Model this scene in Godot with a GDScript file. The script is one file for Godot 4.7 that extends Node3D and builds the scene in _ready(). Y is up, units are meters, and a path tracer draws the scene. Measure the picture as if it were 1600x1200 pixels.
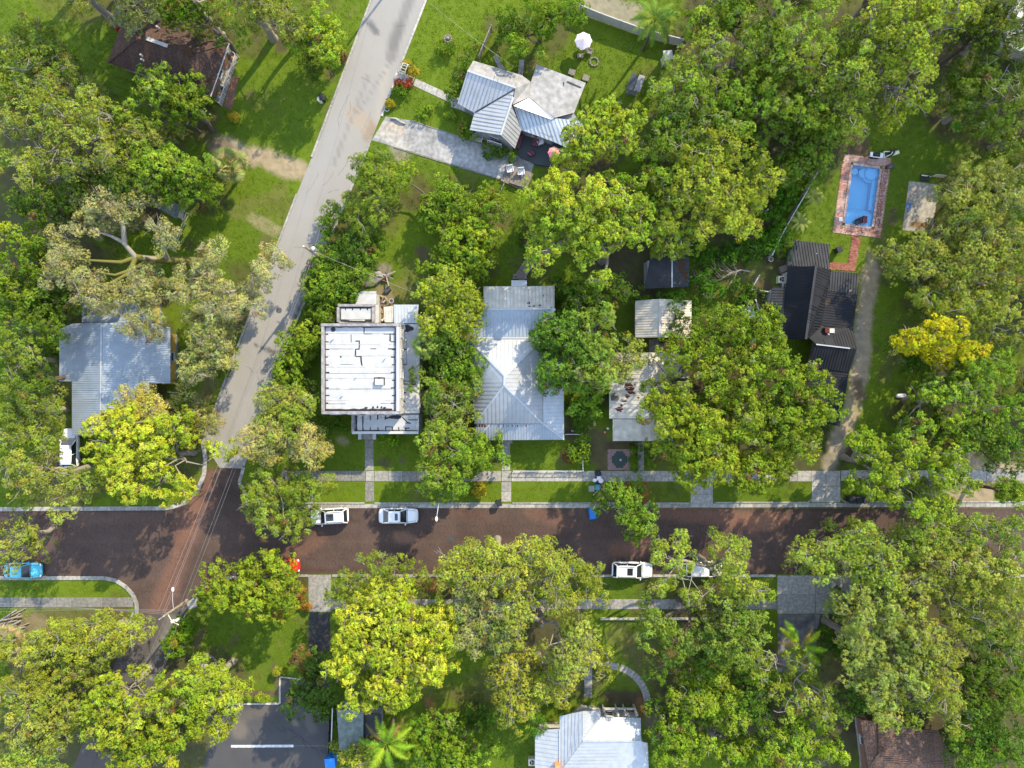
extends Node3D
# A residential block seen straight down from a drone. x east, z south, y up, metres.

const S := 0.078      # metres per photograph pixel at ground level
const H := 86.5       # height of the lens
var rng := RandomNumberGenerator.new()
var noi := FastNoiseLite.new()
var noi2 := FastNoiseLite.new()
var M := {}
var used := {}
var clumps := {}
# bare / paved record of the ground, used to plant grass only where lawn is
const GX := 440
const GZ := 340
const GC := 0.3
var lawn := PackedFloat32Array()
var gcol := PackedColorArray()

func P(px: float, py: float, y := 0.0) -> Vector3:
	var k := S * (H - y) / H
	return Vector3((px - 800.0) * k, y, (py - 600.0) * k)

# ---------------------------------------------------------------- mesh builder
class MB:
	var v := PackedVector3Array()
	var n := PackedVector3Array()
	var c := PackedColorArray()
	var uv := PackedVector2Array()
	var col := Color.WHITE
	func vert(p: Vector3, nn: Vector3) -> void:
		v.append(p); n.append(nn); c.append(col); uv.append(Vector2(p.x, p.z))
	func tri(a: Vector3, b: Vector3, d: Vector3) -> void:   # counter-clockwise seen from outside
		var nn := (b - a).cross(d - a).normalized()
		vert(a, nn); vert(d, nn); vert(b, nn)
	func quad(a: Vector3, b: Vector3, d: Vector3, e: Vector3) -> void:
		tri(a, b, d); tri(a, d, e)
	func tric(a: Vector3, b: Vector3, d: Vector3, ca: Color, cb: Color, cd: Color) -> void:
		var nn := (b - a).cross(d - a).normalized()
		col = ca; vert(a, nn); col = cd; vert(d, nn); col = cb; vert(b, nn)
	func box(t: Transform3D, s: Vector3, bev := 0.0) -> void:   # centre t, size s, top edges chamfered by bev
		var h := s * 0.5
		var f := func(x, y, z): return t * Vector3(x * h.x, y * h.y, z * h.z)
		if bev <= 0.0:
			_hex(f.call(-1, -1, -1), f.call(1, -1, -1), f.call(1, -1, 1), f.call(-1, -1, 1), f.call(-1, 1, -1), f.call(1, 1, -1), f.call(1, 1, 1), f.call(-1, 1, 1), true)
		else:
			var bx := 1.0 - bev / h.x
			var bz := 1.0 - bev / h.z
			var by := 1.0 - bev / h.y
			_hex(f.call(-1, -1, -1), f.call(1, -1, -1), f.call(1, -1, 1), f.call(-1, -1, 1), f.call(-1, by, -1), f.call(1, by, -1), f.call(1, by, 1), f.call(-1, by, 1), false)
			_hex(f.call(-1, by, -1), f.call(1, by, -1), f.call(1, by, 1), f.call(-1, by, 1), f.call(-bx, 1, -bz), f.call(bx, 1, -bz), f.call(bx, 1, bz), f.call(-bx, 1, bz), true)
	func _hex(a: Vector3, b: Vector3, d: Vector3, e: Vector3, a2: Vector3, b2: Vector3, d2: Vector3, e2: Vector3, top: bool) -> void:
		quad(a, a2, b2, b); quad(b, b2, d2, d); quad(d, d2, e2, e); quad(e, e2, a2, a)
		if top:
			quad(a2, e2, d2, b2); quad(a, b, d, e)
	func bar(a: Vector3, b: Vector3, w: float, h: float) -> void:   # a square bar from a to b
		var d := b - a
		var z := d.normalized()
		var x := Vector3.UP.cross(z)
		x = Vector3.RIGHT if x.length() < 0.01 else x.normalized()
		var y := z.cross(x)
		box(Transform3D(Basis(x, y, z), (a + b) * 0.5), Vector3(w, h, d.length()))
	func tube(pts: Array, rad: Array, sides := 6) -> void:
		var rings := []
		var ref := Vector3(0.31, 0.2, 0.93).normalized()
		for i in pts.size():
			var d: Vector3 = (pts[mini(i + 1, pts.size() - 1)] - pts[maxi(i - 1, 0)]).normalized()
			var x := d.cross(ref)
			if x.length() < 0.05:
				x = d.cross(Vector3.RIGHT)
			x = x.normalized()
			var y := d.cross(x)
			var ring := []
			for k in sides:
				var a := TAU * k / sides
				ring.append([x * cos(a) + y * sin(a), pts[i]])
			rings.append(ring)
		for i in pts.size() - 1:
			for k in sides:
				var k2 := (k + 1) % sides
				var n0: Vector3 = rings[i][k][0]
				var n1: Vector3 = rings[i][k2][0]
				var n2: Vector3 = rings[i + 1][k2][0]
				var n3: Vector3 = rings[i + 1][k][0]
				var p0: Vector3 = rings[i][k][1] + n0 * rad[i]
				var p1: Vector3 = rings[i][k2][1] + n1 * rad[i]
				var p2: Vector3 = rings[i + 1][k2][1] + n2 * rad[i + 1]
				var p3: Vector3 = rings[i + 1][k][1] + n3 * rad[i + 1]
				vert(p0, n0); vert(p2, n2); vert(p1, n1)
				vert(p0, n0); vert(p3, n3); vert(p2, n2)
		for e in [0, pts.size() - 1]:
			for k in range(1, sides - 1):
				var q := []
				for j in [0, k, k + 1]:
					q.append(rings[e][j][1] + rings[e][j][0] * rad[e])
				if e == 0: tri(q[0], q[2], q[1])
				else: tri(q[0], q[1], q[2])
	func disc(c0: Vector3, r: float, h: float, sides := 12, r2 := -1.0) -> void:   # upright drum
		var rt := r if r2 < 0.0 else r2
		for k in sides:
			var a := TAU * k / sides
			var b := TAU * (k + 1) / sides
			var A := Vector3(cos(a), 0, sin(a))
			var B := Vector3(cos(b), 0, sin(b))
			quad(c0 + B * r, c0 + A * r, c0 + A * rt + Vector3.UP * h, c0 + B * rt + Vector3.UP * h)
			tri(c0 + Vector3.UP * h, c0 + B * rt + Vector3.UP * h, c0 + A * rt + Vector3.UP * h)
			tri(c0, c0 + A * r, c0 + B * r)
	func ball(c0: Vector3, r: Vector3, seg := 8, rough := 0.0, rg: RandomNumberGenerator = null) -> void:
		var g := []
		for i in seg + 1:
			var row := []
			var th := PI * i / seg
			for k in seg * 2:
				var ph := PI * k / seg
				var d := Vector3(sin(th) * cos(ph), cos(th), sin(th) * sin(ph))
				var w := 1.0
				if rough > 0.0 and i > 0 and i < seg:
					w += rg.randf_range(-rough, rough)
				row.append([c0 + d * r * w, (d / r).normalized()])
			g.append(row)
		for i in seg:
			for k in seg * 2:
				var k2 := (k + 1) % (seg * 2)
				var a = g[i][k]; var b = g[i][k2]; var d = g[i + 1][k2]; var e = g[i + 1][k]
				if rough > 0.0:
					quad(a[0], b[0], d[0], e[0])
				else:
					vert(a[0], a[1]); vert(d[0], d[1]); vert(b[0], b[1])
					vert(a[0], a[1]); vert(e[0], e[1]); vert(d[0], d[1])
	func prism(poly: Array, y0: float, y1: float) -> void:   # poly of Vector3, any winding; vertical walls, top and bottom
		var p2 := PackedVector2Array()
		for p in poly: p2.append(Vector2(p.x, p.z))
		if not Geometry2D.is_polygon_clockwise(p2): p2.reverse()
		var m := p2.size()
		for i in m:
			var a := p2[i]
			var b := p2[(i + 1) % m]
			quad(Vector3(a.x, y0, a.y), Vector3(b.x, y0, b.y), Vector3(b.x, y1, b.y), Vector3(a.x, y1, a.y))
		var t := Geometry2D.triangulate_polygon(p2)
		for i in range(0, t.size(), 3):
			var a := p2[t[i]]; var b := p2[t[i + 1]]; var d := p2[t[i + 2]]
			if (b - a).cross(d - a) > 0.0:
				var sw := b; b = d; d = sw
			tri(Vector3(a.x, y1, a.y), Vector3(b.x, y1, b.y), Vector3(d.x, y1, d.y))
			tri(Vector3(a.x, y0, a.y), Vector3(d.x, y0, d.y), Vector3(b.x, y0, b.y))
	func mesh() -> ArrayMesh:
		var a := []
		a.resize(Mesh.ARRAY_MAX)
		a[Mesh.ARRAY_VERTEX] = v; a[Mesh.ARRAY_NORMAL] = n; a[Mesh.ARRAY_COLOR] = c; a[Mesh.ARRAY_TEX_UV] = uv
		var me := ArrayMesh.new()
		me.add_surface_from_arrays(Mesh.PRIMITIVE_TRIANGLES, a)
		return me

# ---------------------------------------------------------------- naming
func numbered(called: String) -> String:
	if not used.has(called):
		used[called] = 0
		return called
	used[called] += 1
	return "%s_%03d" % [called, used[called]]

func thing(called: String, label: String, category: String, at := Vector3.ZERO, turn := 0.0, group := "") -> Node3D:
	var o := Node3D.new()
	o.name = numbered(called)
	add_child(o)
	o.position = at
	o.rotation.y = turn
	o.set_meta("label", label); o.set_meta("category", category)
	if group != "": o.set_meta("group", group)
	return o

func part(parent: Node3D, called: String, me: Mesh, m: Material, at := Vector3.ZERO) -> MeshInstance3D:
	var o := MeshInstance3D.new()
	o.mesh = me
	o.material_override = m
	if parent == self:
		o.name = numbered(called)
		add_child(o)
	else:
		var k := 0
		var nm := called
		while parent.has_node(NodePath(nm)):
			k += 1
			nm = "%s_%03d" % [called, k]
		o.name = nm
		parent.add_child(o)
	o.position = at
	return o

func build(parent: Node3D, called: String, mb: MB, m: Material) -> MeshInstance3D:
	return part(parent, called, mb.mesh(), m)

func structure(o: Node3D, label := "") -> Node3D:
	o.set_meta("kind", "structure")
	if label != "": o.set_meta("label", label)
	return o

func tag(o: Node3D, label: String, category: String, group := "") -> Node3D:
	o.set_meta("label", label); o.set_meta("category", category)
	if group != "": o.set_meta("group", group)
	return o

func copy(o: Node3D, label: String, at: Vector3, turn: float) -> Node3D:
	var r: Node3D = o.duplicate()
	r.name = numbered(String(o.name).rstrip("0123456789").rstrip("_"))
	add_child(r)
	r.position = at; r.rotation.y = turn
	r.set_meta("label", label)
	return r

func T(at: Vector3, yaw := 0.0) -> Transform3D:
	return Transform3D(Basis(Vector3.UP, yaw), at)

# ---------------------------------------------------------------- materials
func lin(r: float, g: float, b: float, a := 1.0) -> Color:
	return Color(r, g, b, a).linear_to_srgb() if a == 1.0 else Color(Color(r, g, b).linear_to_srgb(), a)

func noise_tex(freq: float, lo: float, hi: float, octaves := 4, sd := 1, kind := FastNoiseLite.TYPE_SIMPLEX_SMOOTH, size := 512) -> NoiseTexture2D:
	var f := FastNoiseLite.new()
	f.noise_type = kind
	f.seed = sd
	f.frequency = freq
	f.fractal_octaves = octaves
	var t := NoiseTexture2D.new()
	t.width = size; t.height = size
	t.seamless = true
	t.noise = f
	var g := Gradient.new()
	g.set_color(0, Color(lo, lo, lo)); g.set_color(1, Color(hi, hi, hi))
	t.color_ramp = g
	return t

func mat(called: String, c: Color, rough := 0.8, tex: Texture2D = null, scale := 0.25, vcol := false, metal := 0.0) -> StandardMaterial3D:
	var m := StandardMaterial3D.new()
	m.resource_name = called
	m.albedo_color = c
	m.roughness = rough
	m.metallic = metal
	m.metallic_specular = 0.35
	m.vertex_color_use_as_albedo = vcol
	if tex:
		m.albedo_texture = tex
		m.uv1_triplanar = true
		m.uv1_world_triplanar = true
		m.uv1_scale = Vector3.ONE * scale
	M[called] = m
	return m

func materials() -> void:
	var dirt := noise_tex(0.012, 0.72, 1.0, 5, 3)
	var faint := noise_tex(0.012, 0.88, 1.0, 5, 13)
	var fine := noise_tex(0.05, 0.7, 1.0, 4, 5)
	var speck := noise_tex(0.12, 0.55, 1.0, 3, 8)
	var streak := noise_tex(0.009, 0.70, 1.0, 6, 11)
	var grit := noise_tex(0.09, 0.72, 1.0, 5, 21)
	mat("ground", Color.WHITE, 0.95, speck, 0.35, true)
	mat("road", Color.WHITE, 0.9, grit, 0.5, true)
	mat("concrete", Color.WHITE, 0.9, dirt, 0.22, true)
	for i in 4:
		var v: float = [0.385, 0.35, 0.40, 0.31][i]
		mat("slab%d" % i, lin(v, v * 0.97, v * 0.90), 0.9, dirt, 0.3)
		mat("oldslab%d" % i, lin(v * 0.60, v * 0.58, v * 0.53), 0.95, dirt, 0.35)
	mat("white_concrete", lin(0.496, 0.472, 0.432), 0.85, dirt, 0.3)
	mat("stone", lin(0.272, 0.248, 0.216), 0.95, speck, 0.4)
	mat("white_paint", lin(0.580, 0.580, 0.570), 0.5, fine, 0.6)
	mat("white_roof", lin(0.400, 0.405, 0.410), 0.6, faint, 0.13)
	mat("parapet", lin(0.31, 0.295, 0.30), 0.8, streak, 0.3)
	mat("tar", lin(0.02, 0.02, 0.024), 0.6)
	mat("tin", lin(0.400, 0.415, 0.430), 0.42, faint, 0.12, false, 0.25)
	mat("bright_tin", lin(0.40, 0.43, 0.46), 0.4, faint, 0.12, false, 0.2)
	mat("old_tin", lin(0.330, 0.330, 0.340), 0.6, streak, 0.2, false, 0.1)
	mat("blue_tin", lin(0.300, 0.350, 0.400), 0.42, faint, 0.1, false, 0.15)
	mat("cream_tin", lin(0.620, 0.570, 0.480), 0.5, dirt, 0.12)
	mat("pale_blue_tin", lin(0.500, 0.560, 0.620), 0.42, faint, 0.12, false, 0.1)
	mat("black_tin", lin(0.017, 0.019, 0.025), 0.75, streak, 0.1)
	mat("slate_tin", lin(0.046, 0.049, 0.056), 0.75, streak, 0.1)
	mat("rust", lin(0.15, 0.04, 0.022), 0.9, speck, 0.5)
	mat("litter", lin(0.100, 0.055, 0.028), 0.95, speck, 0.7)
	mat("shingle_brown", lin(0.115, 0.077, 0.066), 0.95, shingle_tex(0.14), 0.5)
	mat("tile_red", lin(0.185, 0.122, 0.095), 0.9, shingle_tex(0.4), 0.5)
	mat("green_roof", lin(0.17, 0.205, 0.19), 0.85, dirt, 0.2)
	mat("wall_white", lin(0.561, 0.552, 0.518), 0.85, dirt, 0.3)
	mat("wall_yellow", lin(0.62, 0.42, 0.10), 0.8, fine, 0.3)
	mat("wall_grey", lin(0.34, 0.35, 0.36), 0.85, dirt, 0.3)
	mat("wall_brick", lin(0.30, 0.17, 0.12), 0.9, speck, 0.6)
	mat("deck_dark", lin(0.07, 0.08, 0.09), 0.8, fine, 0.4)
	mat("deck_grey", lin(0.272, 0.246, 0.221), 0.85, streak, 0.4)
	mat("wood", lin(0.34, 0.27, 0.19), 0.85, streak, 0.6)
	mat("old_wood", lin(0.24, 0.20, 0.17), 0.9, streak, 0.6)
	mat("pole_wood", lin(0.36, 0.29, 0.19), 0.9, streak, 0.8)
	mat("bark", lin(0.17, 0.14, 0.11), 0.95, speck, 0.8)
	mat("pale_bark", lin(0.42, 0.385, 0.32), 0.95, speck, 0.8)
	mat("moss_bark", lin(0.22, 0.21, 0.055), 0.95, speck, 0.8)
	mat("dark_metal", lin(0.05, 0.05, 0.055), 0.5)
	mat("steel", lin(0.5, 0.5, 0.5), 0.4, null, 1.0, false, 0.6)
	mat("wire", lin(0.260, 0.250, 0.240), 0.4, null, 1.0, false, 0.3)
	mat("rubber", lin(0.02, 0.02, 0.02), 0.85)
	mat("black_plastic", lin(0.025, 0.027, 0.03), 0.5)
	mat("blue_plastic", lin(0.015, 0.17, 0.55), 0.45)
	mat("pool_shell", lin(0.06, 0.345, 0.64), 0.5)
	mat("paint_white", lin(0.680, 0.689, 0.705), 0.25)
	mat("paint_red", lin(0.55, 0.02, 0.012), 0.25)
	mat("paint_blue", lin(0.06, 0.38, 0.50), 0.3)
	mat("paint_grey", lin(0.45, 0.46, 0.47), 0.35)
	for k in ["paint_white", "paint_red", "paint_blue", "paint_grey"]:
		M[k].clearcoat_enabled = true
		M[k].clearcoat = 0.6
		M[k].clearcoat_roughness = 0.08
	mat("car_glass", lin(0.015, 0.02, 0.026), 0.06)
	M.car_glass.metallic_specular = 0.6
	mat("window_glass", lin(0.03, 0.04, 0.05), 0.08)
	mat("tail_red", lin(0.4, 0.012, 0.012), 0.25)
	mat("lamp_clear", lin(0.7, 0.72, 0.75), 0.15)
	mat("lilac", lin(0.561, 0.510, 0.578), 0.8)
	mat("pink", lin(0.72, 0.25, 0.26), 0.8)
	mat("teal", lin(0.06, 0.22, 0.24), 0.6)
	mat("maroon", lin(0.13, 0.05, 0.065), 0.85)
	mat("cardboard", lin(0.40, 0.28, 0.17), 0.9)
	mat("red_tile", lin(0.36, 0.085, 0.03), 0.7, speck, 0.5)
	mat("orange", lin(0.62, 0.24, 0.10), 0.8)
	mat("white_plastic", lin(0.629, 0.629, 0.646), 0.45)
	mat("ivory", lin(0.62, 0.58, 0.45), 0.7)
	mat("bag", lin(0.70, 0.68, 0.74), 0.35)
	mat("paver", Color.WHITE, 0.9, grit, 0.8, true)
	var w := mat("pool_water", Color(0.75, 0.93, 1.0, 0.06), 0.02)
	w.transparency = BaseMaterial3D.TRANSPARENCY_ALPHA
	w.metallic_specular = 0.5
	var rip := noise_tex(0.03, 0.0, 1.0, 3, 17)
	rip.as_normal_map = true
	rip.bump_strength = 1.2
	w.normal_enabled = true
	w.normal_texture = rip
	w.normal_scale = 0.5
	w.uv1_triplanar = true
	w.uv1_world_triplanar = true
	w.uv1_scale = Vector3.ONE * 0.35
	brick_material()
	for k in ["leaf", "moss_leaf", "grass"]:
		var m := mat(k, Color.WHITE, 0.6, null, 1.0, true)
		m.metallic_specular = 0.14
		m.backlight_enabled = true
		m.backlight = Color(0.46, 0.46, 0.46)
		m.cull_mode = BaseMaterial3D.CULL_DISABLED
	for k in ["leaf", "moss_leaf"]:
		M[k].roughness = 0.72
	M.moss_leaf.backlight = Color(0.35, 0.35, 0.35)

func shingle_tex(pitch: float) -> ImageTexture:   # fine relief of shingle courses, far below what can be told apart
	var r := RandomNumberGenerator.new()
	r.seed = 77
	var im := Image.create_empty(256, 256, false, Image.FORMAT_RGB8)
	im.fill(Color(0.9, 0.9, 0.9))
	var rows := 16
	for j in rows:
		var x := r.randi_range(-8, 0)
		while x < 256:
			var wd := r.randi_range(12, 26)
			var t := r.randf_range(0.66, 1.0)
			im.fill_rect(Rect2i(maxi(x, 0), j * 16, wd, 16), Color(t, t * r.randf_range(0.94, 1.0), t * r.randf_range(0.9, 1.0)))
			x += wd
		im.fill_rect(Rect2i(0, j * 16, 256, 3), Color(0.5, 0.48, 0.46))
	return ImageTexture.create_from_image(im)

func brick_material() -> void:   # bricks of 20 by 10 cm, each about two pixels long in the picture
	var r := RandomNumberGenerator.new()
	r.seed = 5
	var im := Image.create_empty(1024, 1024, false, Image.FORMAT_RGB8)
	var hm := Image.create_empty(1024, 1024, false, Image.FORMAT_RGB8)
	im.fill(Color(0.43, 0.37, 0.34))
	hm.fill(Color(0.2, 0.2, 0.2))
	# running bond across the street: 20 bricks of 20 cm along x turned, 40 courses
	for j in 20:
		for i in 41:
			var off := 25 if i % 2 == 1 else 0
			var y0 := j * 51 + off
			var t := r.randf_range(0.88, 1.0)
			var c := Color(0.53 * t, 0.445 * t, 0.405 * t * r.randf_range(0.97, 1.03))
			if r.randf() < 0.07:
				c = Color(0.46 * t, 0.39 * t, 0.36 * t)
			for k in [0, -1024]:
				im.fill_rect(Rect2i(i * 25 + 1, y0 + 2 + k, 22, 47).intersection(Rect2i(0, 0, 1024, 1024)), c)
				var hh := r.randf_range(0.7, 1.0)
				hm.fill_rect(Rect2i(i * 25 + 1, y0 + 2 + k, 22, 47).intersection(Rect2i(0, 0, 1024, 1024)), Color(hh, hh, hh))
	hm.bump_map_to_normal_map(2.0)
	var m := mat("brick", Color.WHITE, 0.85, null, 1.0, true)
	m.albedo_texture = ImageTexture.create_from_image(im)
	m.normal_enabled = true
	m.normal_texture = ImageTexture.create_from_image(hm)
	m.normal_scale = 0.4
	m.uv1_scale = Vector3.ONE * 0.25

# ---------------------------------------------------------------- ground
func gi(p: Vector3) -> Vector2i:
	return Vector2i(roundi(p.x / GC) + GX / 2, roundi(p.z / GC) + GZ / 2)

func ground_start() -> void:
	lawn.resize((GX + 1) * (GZ + 1))
	gcol.resize((GX + 1) * (GZ + 1))
	for j in GZ + 1:
		for i in GX + 1:
			var x := (i - GX / 2) * GC
			var z := (j - GZ / 2) * GC
			var a := noi.get_noise_2d(x * 0.35, z * 0.35) * 0.5 + 0.5
			var b := noi.get_noise_2d(x * 1.6 + 90.0, z * 1.6) * 0.5 + 0.5
			var d := noi2.get_noise_2d(x * 0.6, z * 0.6)
			var c := Color(0.090, 0.160, 0.010).lerp(Color(0.190, 0.275, 0.016), a * 0.7 + b * 0.3)
			if d > 0.28:
				c = c.lerp(Color(0.17, 0.16, 0.05), minf((d - 0.28) * 2.2, 0.5))
			gcol[j * (GX + 1) + i] = c
			lawn[j * (GX + 1) + i] = 1.0

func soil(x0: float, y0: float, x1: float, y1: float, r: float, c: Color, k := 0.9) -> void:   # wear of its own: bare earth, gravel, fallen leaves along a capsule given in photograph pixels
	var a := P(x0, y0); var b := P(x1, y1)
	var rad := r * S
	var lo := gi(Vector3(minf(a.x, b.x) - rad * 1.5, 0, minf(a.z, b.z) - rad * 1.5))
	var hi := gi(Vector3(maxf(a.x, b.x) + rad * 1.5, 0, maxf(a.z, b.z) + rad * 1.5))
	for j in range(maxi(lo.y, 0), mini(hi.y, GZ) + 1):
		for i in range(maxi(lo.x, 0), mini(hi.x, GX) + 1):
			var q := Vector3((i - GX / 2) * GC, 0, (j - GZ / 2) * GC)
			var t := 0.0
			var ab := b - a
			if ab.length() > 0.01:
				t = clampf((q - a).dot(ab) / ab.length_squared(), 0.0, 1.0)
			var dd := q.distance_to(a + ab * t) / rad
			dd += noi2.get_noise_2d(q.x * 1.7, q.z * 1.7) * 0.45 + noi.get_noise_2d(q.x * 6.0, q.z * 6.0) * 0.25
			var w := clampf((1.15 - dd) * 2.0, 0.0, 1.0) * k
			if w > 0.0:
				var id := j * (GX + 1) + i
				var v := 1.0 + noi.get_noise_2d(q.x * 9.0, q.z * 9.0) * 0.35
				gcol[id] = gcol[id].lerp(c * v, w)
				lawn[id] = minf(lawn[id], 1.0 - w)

func pave(poly: PackedVector2Array) -> void:   # no grass under what is paved or built
	var lo := Vector2(1e9, 1e9); var hi := -lo
	for p in poly:
		lo = lo.min(p); hi = hi.max(p)
	var a := gi(Vector3(lo.x, 0, lo.y)); var b := gi(Vector3(hi.x, 0, hi.y))
	for j in range(maxi(a.y, 0), mini(b.y, GZ) + 1):
		for i in range(maxi(a.x, 0), mini(b.x, GX) + 1):
			if Geometry2D.is_point_in_polygon(Vector2((i - GX / 2) * GC, (j - GZ / 2) * GC), poly):
				lawn[j * (GX + 1) + i] = -1.0

func pix(list: Array, y := 0.0) -> Array:
	var out := []
	for p in list:
		out.append(P(p[0], p[1], p[2] if p.size() > 2 else y))
	return out

func flat2(pts: Array) -> PackedVector2Array:
	var o := PackedVector2Array()
	for p in pts: o.append(Vector2(p.x, p.z))
	return o

func ground_end() -> void:
	var mb := MB.new()
	var st := SurfaceTool.new()
	st.begin(Mesh.PRIMITIVE_TRIANGLES)
	st.set_normal(Vector3.UP)
	for j in GZ + 1:
		for i in GX + 1:
			var x := (i - GX / 2) * GC; var z := (j - GZ / 2) * GC
			st.set_color(gcol[j * (GX + 1) + i])
			st.set_uv(Vector2(x, z))
			st.add_vertex(Vector3(x, 0, z))
	for j in GZ:
		for i in GX:
			if hole.size() > 0 and Geometry2D.is_point_in_polygon(Vector2((i + 0.5 - GX / 2) * GC, (j + 0.5 - GZ / 2) * GC), hole):
				continue
			var k := j * (GX + 1) + i
			for q in [k, k + 1, k + GX + 2, k, k + GX + 2, k + GX + 1]:
				st.add_index(q)
	# out to the horizon
	var base := (GX + 1) * (GZ + 1)
	var X := GX * GC * 0.5; var Z := GZ * GC * 0.5; var F := 3000.0
	var ring := [Vector3(-X, 0, -Z), Vector3(X, 0, -Z), Vector3(X, 0, Z), Vector3(-X, 0, Z), Vector3(-F, 0, -F), Vector3(F, 0, -F), Vector3(F, 0, F), Vector3(-F, 0, F)]
	for p in ring:
		st.set_color(Color(0.075, 0.13, 0.02)); st.set_uv(Vector2(p.x, p.z)); st.add_vertex(p)
	for k in 4:
		var a := base + k; var b := base + (k + 1) % 4
		for q in [a + 4, b + 4, b, a + 4, b, a]: st.add_index(q)
	structure(part(self, "ground", st.commit(), M.ground))

var hole := PackedVector2Array()

# a paved sheet: the polygon cut into cells so that its colour can vary, stains as capsules [x0,y0,x1,y1,r,Color,strength]
func sheet(parent: Node3D, called: String, pts: Array, y: float, m: Material, cell: float, c0: Color, amp: float, stains := []) -> MeshInstance3D:
	var poly := flat2(pts)
	pave(poly)
	var lo := Vector2(1e9, 1e9); var hi := -lo
	for p in poly:
		lo = lo.min(p); hi = hi.max(p)
	var st := SurfaceTool.new()
	st.begin(Mesh.PRIMITIVE_TRIANGLES)
	var caps := []
	for s in stains:
		caps.append([P(s[0], s[1]), P(s[2], s[3]), s[4] * S, s[5], s[6]])
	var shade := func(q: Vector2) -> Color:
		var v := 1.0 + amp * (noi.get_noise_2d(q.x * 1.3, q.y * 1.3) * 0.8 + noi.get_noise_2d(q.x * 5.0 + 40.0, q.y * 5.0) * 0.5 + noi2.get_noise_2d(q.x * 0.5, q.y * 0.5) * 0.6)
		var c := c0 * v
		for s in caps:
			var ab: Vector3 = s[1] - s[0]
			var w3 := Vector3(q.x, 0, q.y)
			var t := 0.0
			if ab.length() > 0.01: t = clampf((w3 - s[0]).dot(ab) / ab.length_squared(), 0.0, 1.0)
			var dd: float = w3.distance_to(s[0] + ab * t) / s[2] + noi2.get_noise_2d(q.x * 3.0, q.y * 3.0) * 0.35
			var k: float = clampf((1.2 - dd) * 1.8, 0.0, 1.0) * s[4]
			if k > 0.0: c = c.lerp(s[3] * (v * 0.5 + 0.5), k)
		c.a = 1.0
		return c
	var emit := func(q: PackedVector2Array) -> void:
		for k in range(1, q.size() - 1):
			var a := q[0]; var b := q[k]; var d := q[k + 1]
			if (b - a).cross(d - a) < 0.0:
				var sw := b; b = d; d = sw
			for w in [a, b, d]:
				st.set_normal(Vector3.UP); st.set_uv(w); st.set_color(shade.call(w)); st.add_vertex(Vector3(w.x, y, w.y))
	var nx := int(ceil((hi.x - lo.x) / cell)); var nz := int(ceil((hi.y - lo.y) / cell))
	for j in nz:
		for i in nx:
			var a := lo + Vector2(i, j) * cell
			var q := PackedVector2Array([a, a + Vector2(cell, 0), a + Vector2(cell, cell), a + Vector2(0, cell)])
			var inside := 0
			for w in q:
				if Geometry2D.is_point_in_polygon(w, poly): inside += 1
			if inside == 4:
				emit.call(q)
			else:
				for r in Geometry2D.intersect_polygons(q, poly):
					emit.call(r)
	return part(parent, called, st.commit(), m)

# a strip of cast concrete pieces, each a box of its own
func strip(root: Node3D, called: String, line: Array, w: float, each: float, y0: float, y1: float, mats: Array, bev := 0.015) -> void:
	var pts := pix(line)
	var carry := 0
	for i in pts.size() - 1:
		var a: Vector3 = pts[i]; var b: Vector3 = pts[i + 1]
		var d := b - a
		var n := maxi(1, roundi(d.length() / each))
		var len := d.length() / n
		var yaw := atan2(-d.z, d.x)
		var mb := MB.new()
		mb.box(Transform3D.IDENTITY, Vector3(len - 0.025, y1 - y0, w), bev)
		var me := mb.mesh()
		for k in n:
			var o := part(root, called, me, mats[rng.randi() % mats.size()])
			o.transform = Transform3D(Basis(Vector3.UP, yaw) * Basis(Vector3.RIGHT, rng.randf_range(-0.006, 0.006)), a + d * (k + 0.5) / n + Vector3(0, (y0 + y1) * 0.5 + rng.randf_range(-0.004, 0.004), 0))
		var s := d.normalized().cross(Vector3.UP) * w * 0.5
		pave(flat2([a + s, b + s, b - s, a - s]))
		carry += n

func slabs() -> Array: return [M.slab0, M.slab1, M.slab2, M.slab3]
func oldslabs() -> Array: return [M.oldslab0, M.oldslab1, M.oldslab2, M.oldslab3]

# small pavers over a polygon, joined into one part: each is only a few pixels
func pavers(root: Node3D, called: String, pts: Array, y0: float, h: float, sx: float, sz: float, yaw: float, cols: Array, skip := PackedVector2Array()) -> void:
	var poly := flat2(pts)
	pave(poly)
	var mb := MB.new()
	var bs := Basis(Vector3.UP, yaw)
	var c := Vector3.ZERO
	for p in pts: c += p / pts.size()
	var n := 70
	for j in range(-n, n):
		for i in range(-n, n):
			var q := c + bs * Vector3((i + (0.5 if j % 2 == 0 else 0.0)) * sx, 0, j * sz)
			var q2 := Vector2(q.x, q.z)
			if not Geometry2D.is_point_in_polygon(q2, poly) or (skip.size() > 0 and Geometry2D.is_point_in_polygon(q2, skip)):
				continue
			var k := noi2.get_noise_2d(q.x * 3.0, q.z * 3.0) * 0.5 + 0.5
			var cc: Color = cols[clampi(int((k * 0.6 + rng.randf() * 0.4) * cols.size()), 0, cols.size() - 1)]
			mb.col = cc * rng.randf_range(0.8, 1.12)
			mb.box(Transform3D(bs, q + Vector3(0, y0 + h * 0.5 + rng.randf_range(-0.004, 0.004), 0)), Vector3(sx - 0.012, h, sz - 0.012))
	var o := build(root, called, mb, M.paver)
	o.set_meta("kind", "stuff")

# ---------------------------------------------------------------- buildings
func plane_y(f: Array, x: float, z: float) -> float:
	var nn: Vector3 = (f[1] - f[0]).cross(f[2] - f[0]).normalized()
	if absf(nn.y) < 0.01: return f[0].y
	return f[0].y - (nn.x * (x - f[0].x) + nn.z * (z - f[0].z)) / nn.y

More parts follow.
